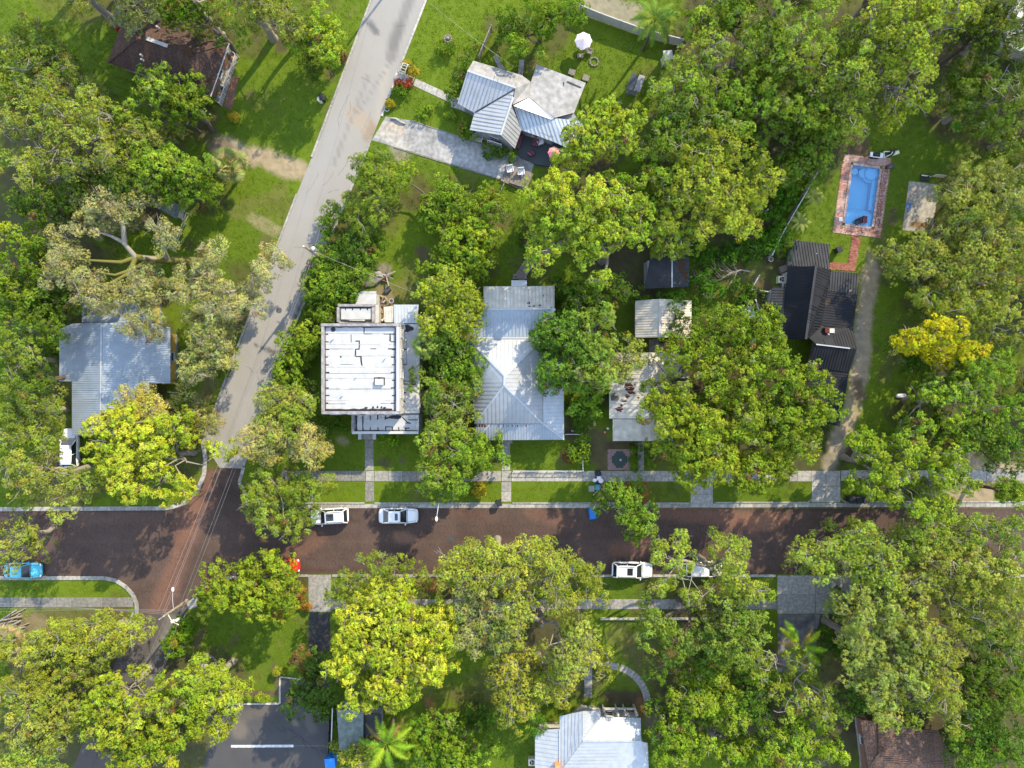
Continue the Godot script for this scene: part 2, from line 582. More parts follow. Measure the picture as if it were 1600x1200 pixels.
# one sloping roof surface: a slab 9 cm thick. Ribs run along the direction from corner r0 to corner r1, spaced apart; all ribs of a house go into ribs
func facet(root: Node3D, list: Array, m: Material, ribs: MB = null, r0 := 0, r1 := 1, gap := 0.42, called := "roof", rw := 0.05) -> Array:
	var f := pix(list)
	var mb := MB.new()
	var p2 := flat2(f)
	pave(p2)
	var idx := Geometry2D.triangulate_polygon(p2)
	for i in range(0, idx.size(), 3):
		var a: Vector3 = f[idx[i]]; var b: Vector3 = f[idx[i + 1]]; var d: Vector3 = f[idx[i + 2]]
		if (b - a).cross(d - a).y < 0.0:
			var sw := b; b = d; d = sw
		mb.tri(a, b, d)
		var dn := Vector3(0, -0.09, 0)
		mb.tri(a + dn, d + dn, b + dn)
	var cw := Geometry2D.is_polygon_clockwise(p2)
	for i in f.size():
		var a: Vector3 = f[i]; var b: Vector3 = f[(i + 1) % f.size()]
		if cw:
			var sw := a; a = b; b = sw
		var dn := Vector3(0, -0.09, 0)
		mb.quad(a, a + dn, b + dn, b)
	build(root, called, mb, m)
	if ribs:
		var dir := Vector2(f[r1].x - f[r0].x, f[r1].z - f[r0].z).normalized()
		var nrm := dir.orthogonal()
		var lo := 1e9; var hi := -1e9
		for p in p2:
			lo = minf(lo, p.dot(nrm)); hi = maxf(hi, p.dot(nrm))
		var t := lo + gap * 0.5
		while t < hi:
			var line := PackedVector2Array([nrm * t - dir * 400.0, nrm * t + dir * 400.0])
			for seg in Geometry2D.intersect_polyline_with_polygon(line, p2):
				var a := Vector3(seg[0].x, 0, seg[0].y); var b := Vector3(seg[seg.size() - 1].x, 0, seg[seg.size() - 1].y)
				a.y = _facet_y(f, idx, seg[0]) + 0.022; b.y = _facet_y(f, idx, seg[seg.size() - 1]) + 0.022
				if a.distance_to(b) > 0.2:
					ribs.bar(a, b, rw, 0.05)
			t += gap
	return f

func _facet_y(f: Array, idx: PackedInt32Array, q: Vector2) -> float:
	var best := 1e9
	var y := 0.0
	for i in range(0, idx.size(), 3):
		var a: Vector3 = f[idx[i]]; var b: Vector3 = f[idx[i + 1]]; var d: Vector3 = f[idx[i + 2]]
		var c := (a + b + d) / 3.0
		var inside := Geometry2D.point_is_inside_triangle(q, Vector2(a.x, a.z), Vector2(b.x, b.z), Vector2(d.x, d.z))
		var s := -1.0 if inside else Vector2(c.x, c.z).distance_to(q)
		if s < best:
			best = s
			y = plane_y([a, b, d], q.x, q.y)
	return y

func ridge(root: Node3D, a: Array, b: Array, m: Material, w := 0.22, called := "ridge_cap") -> void:
	var mb := MB.new()
	var p := P(a[0], a[1], a[2]); var q := P(b[0], b[1], b[2])
	mb.bar(p + Vector3(0, 0.02, 0), q + Vector3(0, 0.02, 0), w, 0.07)
	build(root, called, mb, m)

# walls under a roof outline (pixels at height y), drawn in by inset; windows on the sides that face the middle of the picture
func walls(root: Node3D, list: Array, y: float, m: Material, inset := 0.45, windows := true) -> void:
	var pts := pix(list, y)
	var poly := flat2(pts)
	pave(poly)
	var ins := Geometry2D.offset_polygon(poly, -inset)
	if ins.is_empty(): return
	var mb := MB.new()
	var arr := []
	for p in ins[0]: arr.append(Vector3(p.x, 0, p.y))
	mb.prism(arr, 0.0, y - 0.1)
	build(root, "wall", mb, m)
	var foot := MB.new()
	var arr2 := []
	for p in Geometry2D.offset_polygon(poly, -inset + 0.06)[0]: arr2.append(Vector3(p.x, 0, p.y))
	foot.prism(arr2, 0.0, 0.35)
	build(root, "foundation", foot, M.slab3)
	if not windows: return
	var n := arr.size()
	var mid := Vector3.ZERO
	for p in arr: mid += p / n
	for i in n:
		var a: Vector3 = arr[i]; var b: Vector3 = arr[(i + 1) % n]
		var d := b - a
		if d.length() < 2.6: continue
		var out := Vector3(d.z, 0, -d.x).normalized()
		if Geometry2D.is_point_in_polygon(Vector2((a + b).x * 0.5 + out.x * 0.1, (a + b).z * 0.5 + out.z * 0.1), ins[0]): out = -out
		if out.dot(-((a + b) * 0.5).normalized()) < 0.1: continue
		var k := int(d.length() / 3.4)
		for j in maxi(k, 1):
			window(root, a + d * (j + 0.5) / maxi(k, 1) + Vector3(0, 1.55, 0), out, 1.0, 1.25)

func window(root: Node3D, at: Vector3, out: Vector3, w: float, h: float) -> void:
	var yaw := atan2(out.x, out.z)
	var fr := MB.new()
	var t := T(at, yaw)
	for s in [-1, 1]:
		fr.box(t * T(Vector3(s * w * 0.5, 0, 0.02)), Vector3(0.08, h + 0.08, 0.12))
		fr.box(t * T(Vector3(0, s * h * 0.5, 0.021)), Vector3(w - 0.08, 0.08, 0.12))
	fr.box(t * T(Vector3(0, 0, 0.03)), Vector3(w - 0.08, 0.04, 0.06))
	fr.box(t * T(Vector3(0, -h * 0.5 - 0.07, 0.05)), Vector3(w + 0.24, 0.06, 0.22))
	var f := build(root, "window", fr, M.white_paint)
	var g := MB.new()
	g.box(t * T(Vector3(0, 0, 0.012)), Vector3(w - 0.08, h - 0.08, 0.02))
	build(f, "pane", g, M.window_glass)

# an irregular thin patch on a roof (rust, tar, fallen leaves) lying on the plane of facet f
func patch(root: Node3D, called: String, f: Array, px: float, py: float, rx: float, ry: float, m: Material, jag := 0.4) -> void:
	var y0: float = f[0].y
	for k in 3:
		var q0 := P(px, py, y0)
		y0 = plane_y(f, q0.x, q0.z)
	var c := P(px, py, y0)
	var mb := MB.new()
	var n := 11
	var ring := []
	for k in n:
		var a := TAU * k / n
		var r := 1.0 + rng.randf_range(-jag, jag)
		var x := c.x + cos(a) * rx * S * r; var z := c.z + sin(a) * ry * S * r
		ring.append(Vector3(x, plane_y(f, x, z) + 0.012, z))
	c.y = plane_y(f, c.x, c.z) + 0.016
	for k in n:
		mb.tri(c, ring[(k + 1) % n], ring[k])
	build(root, called, mb, m)

func house(called: String, label: String, px: float, py: float) -> Node3D:
	var o := thing(called, label, "house" if called.ends_with("house") else called.split("_")[-1])
	return o

func done_ribs(root: Node3D, ribs: MB, m: Material, called := "roof_seam") -> void:
	var o := build(root, called, ribs, m)
	o.set_meta("kind", "stuff")

func settle(root: Node3D, at: Vector3) -> Node3D:   # put the thing's own origin at its foot
	for ch in root.get_children():
		if ch is Node3D: ch.position -= at
	root.position += at
	return root

# ---------------------------------------------------------------- plants
func rdir(r: RandomNumberGenerator) -> Vector3:
	var z := r.randf_range(-1, 1); var a := r.randf() * TAU
	var q := sqrt(1.0 - z * z)
	return Vector3(q * cos(a), z, q * sin(a))

# a spray of leaves about a metre across: whorls of leaves on the ends of twigs
func leaf_spray(sd: int, whorls: int, each: int, ll: float, lw: float, rad: float, flat: float, warm: float, strands := 0) -> ArrayMesh:
	var r := RandomNumberGenerator.new()
	r.seed = sd
	var mb := MB.new()
	for w in whorls:
		var d := rdir(r)
		d.y = d.y * 0.8 + 0.3
		d = d.normalized()
		var c := d * rad * (0.45 + 0.55 * sqrt(r.randf()))
		c.y *= flat
		var ax := (d + Vector3.UP * 0.45 + rdir(r) * 0.35).normalized()
		var tone := r.randf_range(0.72, 1.0)
		for k in each:
			var t := (rdir(r) + ax * 0.25)
			t = (t - ax * t.dot(ax) * 0.55).normalized()
			var nn := (ax + rdir(r) * 0.55).normalized()
			var s := nn.cross(t).normalized() * lw * 0.5 * r.randf_range(0.7, 1.2)
			var L := ll * r.randf_range(0.65, 1.2)
			var p := c + t * L * 0.12 + rdir(r) * 0.03
			var q := p + t * L - nn * L * 0.12
			var mid := p + t * L * 0.5
			var v := tone * r.randf_range(0.7, 1.0)
			mb.col = Color(v * (1.0 - warm * 0.5 + warm * r.randf()), v, v * r.randf_range(0.6, 1.0))
			mb.tri(p, mid + s, q)
			mb.tri(p, q, mid - s)
	for k in strands:   # grey hanging moss
		var a := rdir(r) * rad * 0.9
		a.y = a.y * flat
		var b := a + Vector3(r.randf_range(-0.2, 0.2), r.randf_range(-0.45, 0.1), r.randf_range(-0.2, 0.2))
		var s := rdir(r) * 0.035
		var v := r.randf_range(0.75, 1.0)
		mb.col = Color(v, v * 0.9, v)
		mb.tri(a - s, a + s, b)
	return mb.mesh()

# kind: [whorls, leaves each, leaf length, leaf width, radius, flatness, warmth, strands, colour, colour 2, bough spacing, bough radius, twig share, bark]
func kinds() -> Dictionary:
	return {
		"oak": [16, 11, 0.150, 0.073, 0.50, 0.75, 0.25, 0, Color(0.16, 0.21, 0.042), Color(0.35, 0.40, 0.105), 2.0, 1.2, 1.1, "pale_bark"],
		"mossy": [13, 10, 0.159, 0.069, 0.54, 0.7, 0.3, 30, Color(0.235, 0.255, 0.11), Color(0.46, 0.46, 0.25), 1.9, 1.1, 1.8, "pale_bark"],
		"green": [14, 12, 0.172, 0.090, 0.48, 0.8, 0.2, 0, Color(0.10, 0.185, 0.026), Color(0.245, 0.355, 0.05), 1.9, 1.2, 0.35, "bark"],
		"dark": [15, 11, 0.159, 0.082, 0.50, 0.75, 0.2, 0, Color(0.055, 0.10, 0.02), Color(0.13, 0.20, 0.035), 2.0, 1.25, 0.4, "bark"],
		"yellow": [13, 12, 0.181, 0.095, 0.45, 0.8, 0.2, 0, Color(0.235, 0.315, 0.035), Color(0.47, 0.51, 0.065), 1.8, 1.05, 0.6, "pale_bark"],
		"gold": [13, 12, 0.181, 0.095, 0.45, 0.8, 0.2, 0, Color(0.42, 0.43, 0.03), Color(0.60, 0.55, 0.035), 1.7, 1.0, 0.6, "pale_bark"],
		"lime": [13, 12, 0.181, 0.095, 0.47, 0.8, 0.2, 0, Color(0.175, 0.285, 0.034), Color(0.34, 0.44, 0.062), 1.8, 1.1, 0.6, "pale_bark"],
		"olive": [16, 11, 0.150, 0.069, 0.48, 0.8, 0.25, 0, Color(0.185, 0.23, 0.038), Color(0.385, 0.42, 0.085), 1.9, 1.15, 0.6, "pale_bark"],
		"shrub": [12, 10, 0.138, 0.073, 0.38, 0.85, 0.2, 0, Color(0.075, 0.16, 0.02), Color(0.18, 0.29, 0.035), 1.2, 0.65, 0.1, "bark"],
		"croton": [12, 9, 0.155, 0.069, 0.3, 0.8, 0.5, 0, Color(0.31, 0.24, 0.03), Color(0.42, 0.36, 0.05), 0.9, 0.35, 0.0, "bark"],
		"redleaf": [12, 9, 0.155, 0.069, 0.3, 0.8, 0.3, 0, Color(0.26, 0.045, 0.035), Color(0.36, 0.08, 0.06), 0.9, 0.35, 0.0, "bark"],
		"brownleaf": [12, 9, 0.138, 0.069, 0.35, 0.8, 0.4, 0, Color(0.17, 0.11, 0.06), Color(0.25, 0.17, 0.09), 1.0, 0.4, 1.0, "bark"],
		"blossom": [12, 9, 0.138, 0.086, 0.35, 0.8, 0.2, 0, Color(0.34, 0.08, 0.05), Color(0.36, 0.15, 0.05), 1.0, 0.4, 0.1, "bark"],
	}

var KIND := {}
var count_tree := 0
var n_sprays := 0

func spray_mesh(kind: String, k: int) -> ArrayMesh:
	var key := "%s%d" % [kind, k]
	if not clumps.has(key):
		var d: Array = KIND[kind]
		clumps[key] = leaf_spray(hash(key) % 99991, d[0], d[1], d[2], d[3], d[4], d[5], d[6], d[7])
	return clumps[key]

# a tree: blobs are the lobes of its crown as [px, py, rx, ry] in photograph pixels at the crown's height
# foot: optional [px, py] of the trunk's foot on the ground
func tree(kind: String, h: float, label: String, blobs: Array, opt := {}) -> Node3D:
	count_tree += 1
	var r := RandomNumberGenerator.new()
	r.seed = 1000 + count_tree * 7919
	var d: Array = KIND[kind]
	var low: bool = h < 3.6
	var called: String = opt.get("name", "shrub" if low else ("oak_tree" if kind in ["oak", "mossy"] else "tree"))
	var root := thing(called, label, opt.get("cat", "shrub" if low else "tree"), Vector3.ZERO, 0.0, opt.get("group", "shrubs round the houses" if low else "trees of the neighbourhood"))
	var depth: float = opt.get("depth", 0.0)
	var tint: Color = opt.get("tint", Color.WHITE)
	var tone := r.randf_range(0.9, 1.1)
	var boughs := []
	var ctr := Vector3.ZERO
	var wsum := 0.0
	for b in blobs:
		var top: float = h * (b[4] if b.size() > 4 else 1.0)
		var grow := 1.0 if low else 1.07
		var Rx: float = b[2] * S * (H - top) / H * grow
		var Rz: float = b[3] * S * (H - top) / H * grow
		var D := depth if depth > 0.0 else minf(top * 0.5, 0.5 * maxf(Rx, Rz) + 0.5)
		var bs: float = d[10]
		var n := maxi(3, int(PI * Rx * Rz / (bs * bs) * 1.35 * opt.get("dense", 1.0)))
		var C := P(b[0], b[1], top - D * 0.4)
		ctr += C * Rx * Rz; wsum += Rx * Rz
		var a0 := r.randf() * TAU
		for i in n:
			var dd := sqrt((i + 0.5) / n)
			var a := a0 + i * 2.39996 + r.randf_range(-0.35, 0.35)
			dd = clampf(dd + r.randf_range(-0.10, 0.10), 0.0, 1.1)
			if dd > 0.7: dd *= 0.90 + 0.42 * noi.get_noise_2d(cos(a) * 2.3 + count_tree * 5.0, sin(a) * 2.3 + b[0])
			var y := top - 0.7 * minf(1.0, h / 6.0) - D * (1.0 - sqrt(maxf(0.0, 1.0 - minf(dd * dd, 0.96)))) + r.randfn(0.0, 0.25 + 0.07 * h)
			if not low: y += noi.get_noise_2d(C.x + cos(a) * dd * Rx * 2.2 + b[1], C.z + sin(a) * dd * Rz * 2.2) * (0.8 + h * 0.09)
			y = clampf(y, minf(0.45, h * 0.3), top - 0.3)
			var pp := Vector3(C.x + cos(a) * dd * Rx * 0.93, y, C.z + sin(a) * dd * Rz * 0.93)
			# gaps in the crown
			if not low and noi2.get_noise_3d(pp.x * 0.9 + count_tree * 31.0, pp.y * 0.5, pp.z * 0.9) > opt.get("gap", 0.30) * 0.72 and dd > 0.12:
				continue
			boughs.append(pp)
			# a lower storey of boughs under the outer part of the crown
			if not low and dd > 0.2 and r.randf() < 0.5:
				boughs.append(Vector3(C.x + cos(a + 0.4) * dd * Rx * 0.86, maxf(y * r.randf_range(0.5, 0.8), 1.3), C.z + sin(a + 0.4) * dd * Rz * 0.86))
	ctr /= maxf(wsum, 0.001)
	ctr.y = 0.0
	var foot := ctr + Vector3(r.randf_range(-0.5, 0.5), 0, r.randf_range(-0.5, 0.5))
	if opt.has("foot"):
		foot = P(opt.foot[0], opt.foot[1])
	# leaves
	var spots := []
	var tints := []
	var limbs := MB.new()
	var fork_y: float = opt.get("fork", h * 0.38)
	var fork := Vector3(lerpf(foot.x, ctr.x, 0.5), fork_y, lerpf(foot.z, ctr.z, 0.5))
	var tr: float = opt.get("girth", clampf(0.10 + 0.022 * h, 0.04, 0.45)) if not low else 0.05
	var barkc := Color.WHITE
	# main limbs: to the middles of a few groups of boughs
	var mains := []
	var nk := clampi(boughs.size() / 9, 1, 6) if not low else 1
	if boughs.size() > 0 and not opt.get("nolimbs", false):
		for k in nk:
			var a := TAU * (k + 0.5) / nk + count_tree
			var sum := Vector3.ZERO
			var cnt := 0
			for bp in boughs:
				if absf(angle_difference(atan2(bp.z - fork.z, bp.x - fork.x), a)) < PI / nk:
					sum += bp; cnt += 1
			if cnt == 0: continue
			var e: Vector3 = sum / cnt
			e.y = lerpf(fork.y, e.y, 0.72)
			var m := fork.lerp(e, 0.5) + rdir(r) * minf(0.8, h * 0.07)
			m.y = lerpf(fork.y, e.y, 0.35)
			mains.append([fork, m, e])
			limbs.tube([fork, fork.lerp(m, 0.5) + rdir(r) * 0.12, m, m.lerp(e, 0.5) + rdir(r) * 0.25, e], [tr * 0.62, tr * 0.55, tr * 0.46, tr * 0.36, tr * 0.2], 6)
	for bp in boughs:
		var rb: float = d[11] * r.randf_range(0.6, 1.35)
		var mixk := clampf(0.5 + 0.55 * noi.get_noise_3d(bp.x * 1.3, bp.y, bp.z * 1.3) + r.randf_range(-0.25, 0.25), 0.0, 1.0)
		var bc: Color = d[8].lerp(d[9], mixk)
		var nc := int((13 if not low else 8) * rb / d[11] * r.randf_range(0.85, 1.2))
		for k in nc:
			var u := rdir(r)
			u.y = u.y * 0.75 + 0.22
			u = u.normalized()
			var p: Vector3 = bp + Vector3(u.x, u.y * 0.7, u.z) * rb * r.randf_range(0.55, 1.08)
			p.y = maxf(p.y, 0.15)
			var up := (u + Vector3.UP * 0.6).normalized()
			var bx := up.cross(Vector3(cos(r.randf() * TAU), 0.1, sin(r.randf() * TAU)))
			bx = bx.normalized() if bx.length() > 0.05 else Vector3.RIGHT
			var bz := bx.cross(up)
			var yaw := r.randf() * TAU
			var sc := r.randf_range(0.62, 1.1) * (1.0 if not low else 1.1)
			spots.append(Transform3D((Basis(bx, up, bz) * Basis(Vector3.UP, yaw)).scaled(Vector3.ONE * sc), p))
			var cc := bc * tone * r.randf_range(0.78, 1.2)
			cc = Color(cc.r * tint.r * 1.17, cc.g * tint.g * 1.17, cc.b * tint.b * 0.92)
			var hj := r.randf_range(-0.13, 0.13)
			cc = Color(cc.r * (1.0 + hj), cc.g * (1.0 - hj * 0.25), cc.b * r.randf_range(0.7, 1.35))
			var odd := r.randf()
			if odd < 0.018: cc = Color(0.20, 0.125, 0.06) * r.randf_range(0.7, 1.2)
			elif odd < 0.04: cc = cc.lerp(Color(0.33, 0.32, 0.22), 0.5)
			tints.append(cc)
		# a branch to this bough from the nearest main limb
		if mains.size() > 0 and r.randf() < 0.8:
			var best: Array = mains[0]
			for mn in mains:
				if mn[2].distance_squared_to(bp) < best[2].distance_squared_to(bp): best = mn
			var s0: Vector3 = best[0].lerp(best[2], r.randf_range(0.45, 1.0))
			if r.randf() < 0.5: s0 = best[1].lerp(best[2], r.randf())
			var wob := minf(1.0, s0.distance_to(bp) * 0.2)
			var m1 := s0.lerp(bp, 0.35) + rdir(r) * wob
			var m2 := s0.lerp(bp, 0.7) + rdir(r) * wob
			limbs.tube([s0, m1, m2, bp], [tr * 0.24, tr * 0.2, tr * 0.14, tr * 0.07], 5)
		# twigs showing through the leaves
		var nt := int(d[12] * 5.0 * r.randf())
		for k in nt:
			var u := rdir(r)
			u.y = absf(u.y) * 0.6 + 0.15
			u = u.normalized()
			var e: Vector3 = bp + Vector3(u.x, u.y * 0.8, u.z) * rb * r.randf_range(1.0, 1.45)
			var mm: Vector3 = bp.lerp(e, 0.55) + rdir(r) * 0.16
			limbs.tube([bp, mm, e], [0.05, 0.035, 0.014], 3)
			var e2: Vector3 = mm + (u + rdir(r) * 0.7).normalized() * rb * 0.6
			limbs.tube([mm, e2], [0.03, 0.012], 3)
	var bark: Material = M[opt.get("bark", d[13])]
	var tb := MB.new()
	var lean := Vector3(r.randf_range(-0.25, 0.25), 0, r.randf_range(-0.25, 0.25)) * minf(1.0, h / 6.0)
	tb.tube([foot + Vector3(0, -0.1, 0), foot + Vector3(0, 0.25, 0), foot.lerp(fork, 0.5) + lean, fork, fork + Vector3(0, h * 0.12, 0)], [tr * 1.6, tr * 1.15, tr * 0.95, tr * 0.85, tr * 0.5], 9 if not low else 5)
	build(root, "trunk" if not low else "stem", tb, bark)
	if limbs.v.size() > 0:
		build(root, "limbs" if not low else "twigs", limbs, bark)
	var mm := MultiMesh.new()
	mm.transform_format = MultiMesh.TRANSFORM_3D
	mm.use_colors = true
	mm.mesh = spray_mesh(kind, count_tree % 4)
	mm.instance_count = spots.size()
	for i in spots.size():
		mm.set_instance_transform(i, spots[i])
		mm.set_instance_color(i, tints[i])
	n_sprays += spots.size()
	var cr := MultiMeshInstance3D.new()
	cr.name = "crown" if not low else "foliage"
	cr.multimesh = mm
	cr.material_override = M.moss_leaf if kind == "mossy" else M.leaf
	cr.set_meta("kind", "stuff")
	root.add_child(cr)
	# fallen leaves below
	if not low:
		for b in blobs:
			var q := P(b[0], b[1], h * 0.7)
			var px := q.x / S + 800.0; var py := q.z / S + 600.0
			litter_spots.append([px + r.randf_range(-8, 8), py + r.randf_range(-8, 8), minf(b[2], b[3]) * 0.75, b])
	return settle(root, foot)

var litter_spots := []

func shrub(kind: String, h: float, label: String, blobs: Array, opt := {}) -> Node3D:
	return tree(kind, h, label, blobs, opt)

# a pinnate frond: arched rib and two rows of leaflets
func frond_mesh(L: float, droop: float, rise: float, leaflet: float, sd: int, base_c: Color, pairs := 26) -> ArrayMesh:
	var r := RandomNumberGenerator.new()
	r.seed = sd
	var mb := MB.new()
	var pts := []
	var n := 9
	for i in n + 1:
		var t := float(i) / n
		pts.append(Vector3(L * t * (1.0 - 0.12 * t), rise * sin(t * PI * 0.55) - droop * t * t, 0))
	var rad := []
	for i in n + 1: rad.append(0.035 * (1.0 - 0.8 * float(i) / n))
	mb.col = Color(base_c.r * 1.3, base_c.g * 1.1, base_c.b)
	mb.tube(pts, rad, 4)
	for k in pairs:
		var t := 0.16 + 0.84 * float(k) / pairs
		var fi := t * n
		var i0 := mini(int(fi), n - 1)
		var p: Vector3 = pts[i0].lerp(pts[i0 + 1], fi - i0)
		var dir: Vector3 = (pts[i0 + 1] - pts[i0]).normalized()
		var ll := leaflet * sin(PI * clampf(0.12 + t * 0.8, 0, 1)) * r.randf_range(0.85, 1.1)
		for s in [-1.0, 1.0]:
			var side := Vector3(0, 0, s)
			var e := p + (side * 0.85 + dir * 0.55 + Vector3(0, r.randf_range(-0.35, 0.05), 0)).normalized() * ll
			var w := dir * 0.04
			var v := r.randf_range(0.75, 1.1)
			mb.col = base_c * v
			mb.tri(p - w, p + w, e + w * 0.2)
	return mb.mesh()

# a fan: pleated segments spread round the end of a stalk
func fan_mesh(L: float, fan: float, sd: int, c0: Color) -> ArrayMesh:
	var r := RandomNumberGenerator.new()
	r.seed = sd
	var mb := MB.new()
	mb.col = c0
	var hub := Vector3(L, 0.35 * L * 0.5, 0)
	mb.tube([Vector3.ZERO, Vector3(L * 0.5, L * 0.18, 0), hub], [0.03, 0.025, 0.018], 4)
	for k in 22:
		var a := deg_to_rad(-125.0 + 250.0 * k / 21.0)
		var e := hub + Vector3(cos(a), -0.25 - 0.35 * absf(sin(a)) * r.randf(), sin(a)) * fan * r.randf_range(0.85, 1.05)
		var w := Vector3(-sin(a), 0.25, cos(a)) * fan * 0.065
		var mid := hub.lerp(e, 0.55)
		var v := r.randf_range(0.75, 1.15)
		mb.col = c0 * v
		mb.tri(hub, mid + w, e); mb.tri(hub, e, mid - w * Vector3(1, -1, 1))
	return mb.mesh()

func palm(called: String, label: String, px: float, py: float, h: float, fronds: Array, n: int, tilt0: float, tilt1: float, girth := 0.16, group := "palms") -> Node3D:
	count_tree += 1
	var r := RandomNumberGenerator.new()
	r.seed = 500 + count_tree
	var top := P(px, py, h)
	var foot := Vector3(top.x + r.randf_range(-0.2, 0.2), 0, top.z + r.randf_range(-0.2, 0.2))
	var root := thing(called, label, "palm", foot, 0.0, group)
	var o := top - foot
	var tb := MB.new()
	tb.tube([Vector3(0, -0.1, 0), o * 0.5 + Vector3(0.08, 0, 0.05), o], [girth * 1.3, girth, girth * 0.9], 9)
	build(root, "trunk", tb, M.bark)
	for k in n:
		var f := part(root, "frond", fronds[k % fronds.size()], M.leaf, o)
		var yaw := TAU * k / n * 1.0 + r.randf_range(-0.2, 0.2) + (2.399 * k if n > 14 else 0.0)
		var el := lerpf(tilt0, tilt1, r.randf() if n <= 14 else float(k) / n)
		f.basis = (Basis(Vector3.UP, yaw) * Basis(Vector3(0, 0, 1), el)).scaled(Vector3.ONE * r.randf_range(0.85, 1.1))
	return root

func _ready() -> void:
	var cam := Camera3D.new()
	cam.name = "camera"
	add_child(cam)
	cam.position = Vector3(0, H, 0)
	cam.basis = Basis(Vector3.RIGHT, Vector3(0, 0, -1), Vector3.UP)
	cam.fov = rad_to_deg(2.0 * atan(600.0 * S / H))
	cam.near = 1.0; cam.far = 6000.0
	var env := Environment.new()
	env.background_mode = Environment.BG_SKY
	var sky := ProceduralSkyMaterial.new()
	sky.sky_top_color = Color(0.66, 0.74, 0.86)
	sky.sky_horizon_color = Color(0.90, 0.92, 0.94)
	sky.sky_curve = 0.2
	sky.ground_bottom_color = Color(0.25, 0.28, 0.2)
	sky.ground_horizon_color = Color(0.6, 0.64, 0.6)
	sky.sky_energy_multiplier = 1.22
	sky.sun_angle_max = 12.0
	env.sky = Sky.new()
	env.sky.sky_material = sky
	env.ambient_light_source = Environment.AMBIENT_SOURCE_SKY
	env.tonemap_mode = Environment.TONE_MAPPER_LINEAR
	env.tonemap_exposure = 1.92
	env.sdfgi_enabled = true
	env.ssao_enabled = true
	env.ssil_enabled = true
	var we := WorldEnvironment.new()
	we.name = "world_environment"
	we.environment = env
	add_child(we)
	var sun := DirectionalLight3D.new()
	sun.name = "sun"
	sun.light_energy = 1.5
	sun.light_color = Color(1.0, 0.93, 0.79)
	sun.light_angular_distance = 0.6
	sun.shadow_enabled = true
	sun.directional_shadow_max_distance = 260.0
	var el := deg_to_rad(35.0)
	sun.basis = Basis.looking_at(Vector3(-0.60 * cos(el), -sin(el), 0.80 * cos(el)))
	add_child(sun)

	rng.seed = 20240611
	noi.seed = 4; noi.frequency = 0.12; noi.fractal_octaves = 3
	noi2.seed = 9; noi2.frequency = 0.12; noi2.fractal_octaves = 4
	KIND = kinds()
	materials()
	ground_start()
	streets()
	paving()
	pool()
	houses()
	sheds_and_fences()
	vehicles()
	poles()
	yard_things()
	plants()
	under_trees()
	wear()
	grass()
	ground_end()
	print("sprays ", n_sprays, " trees ", count_tree)

const EARTH := Color(0.15, 0.105, 0.065)
const LEAFMOLD := Color(0.105, 0.075, 0.045)
const SAND := Color(0.47, 0.37, 0.245)
const GRAVEL := Color(0.38, 0.33, 0.25)
const DRY := Color(0.20, 0.185, 0.06)

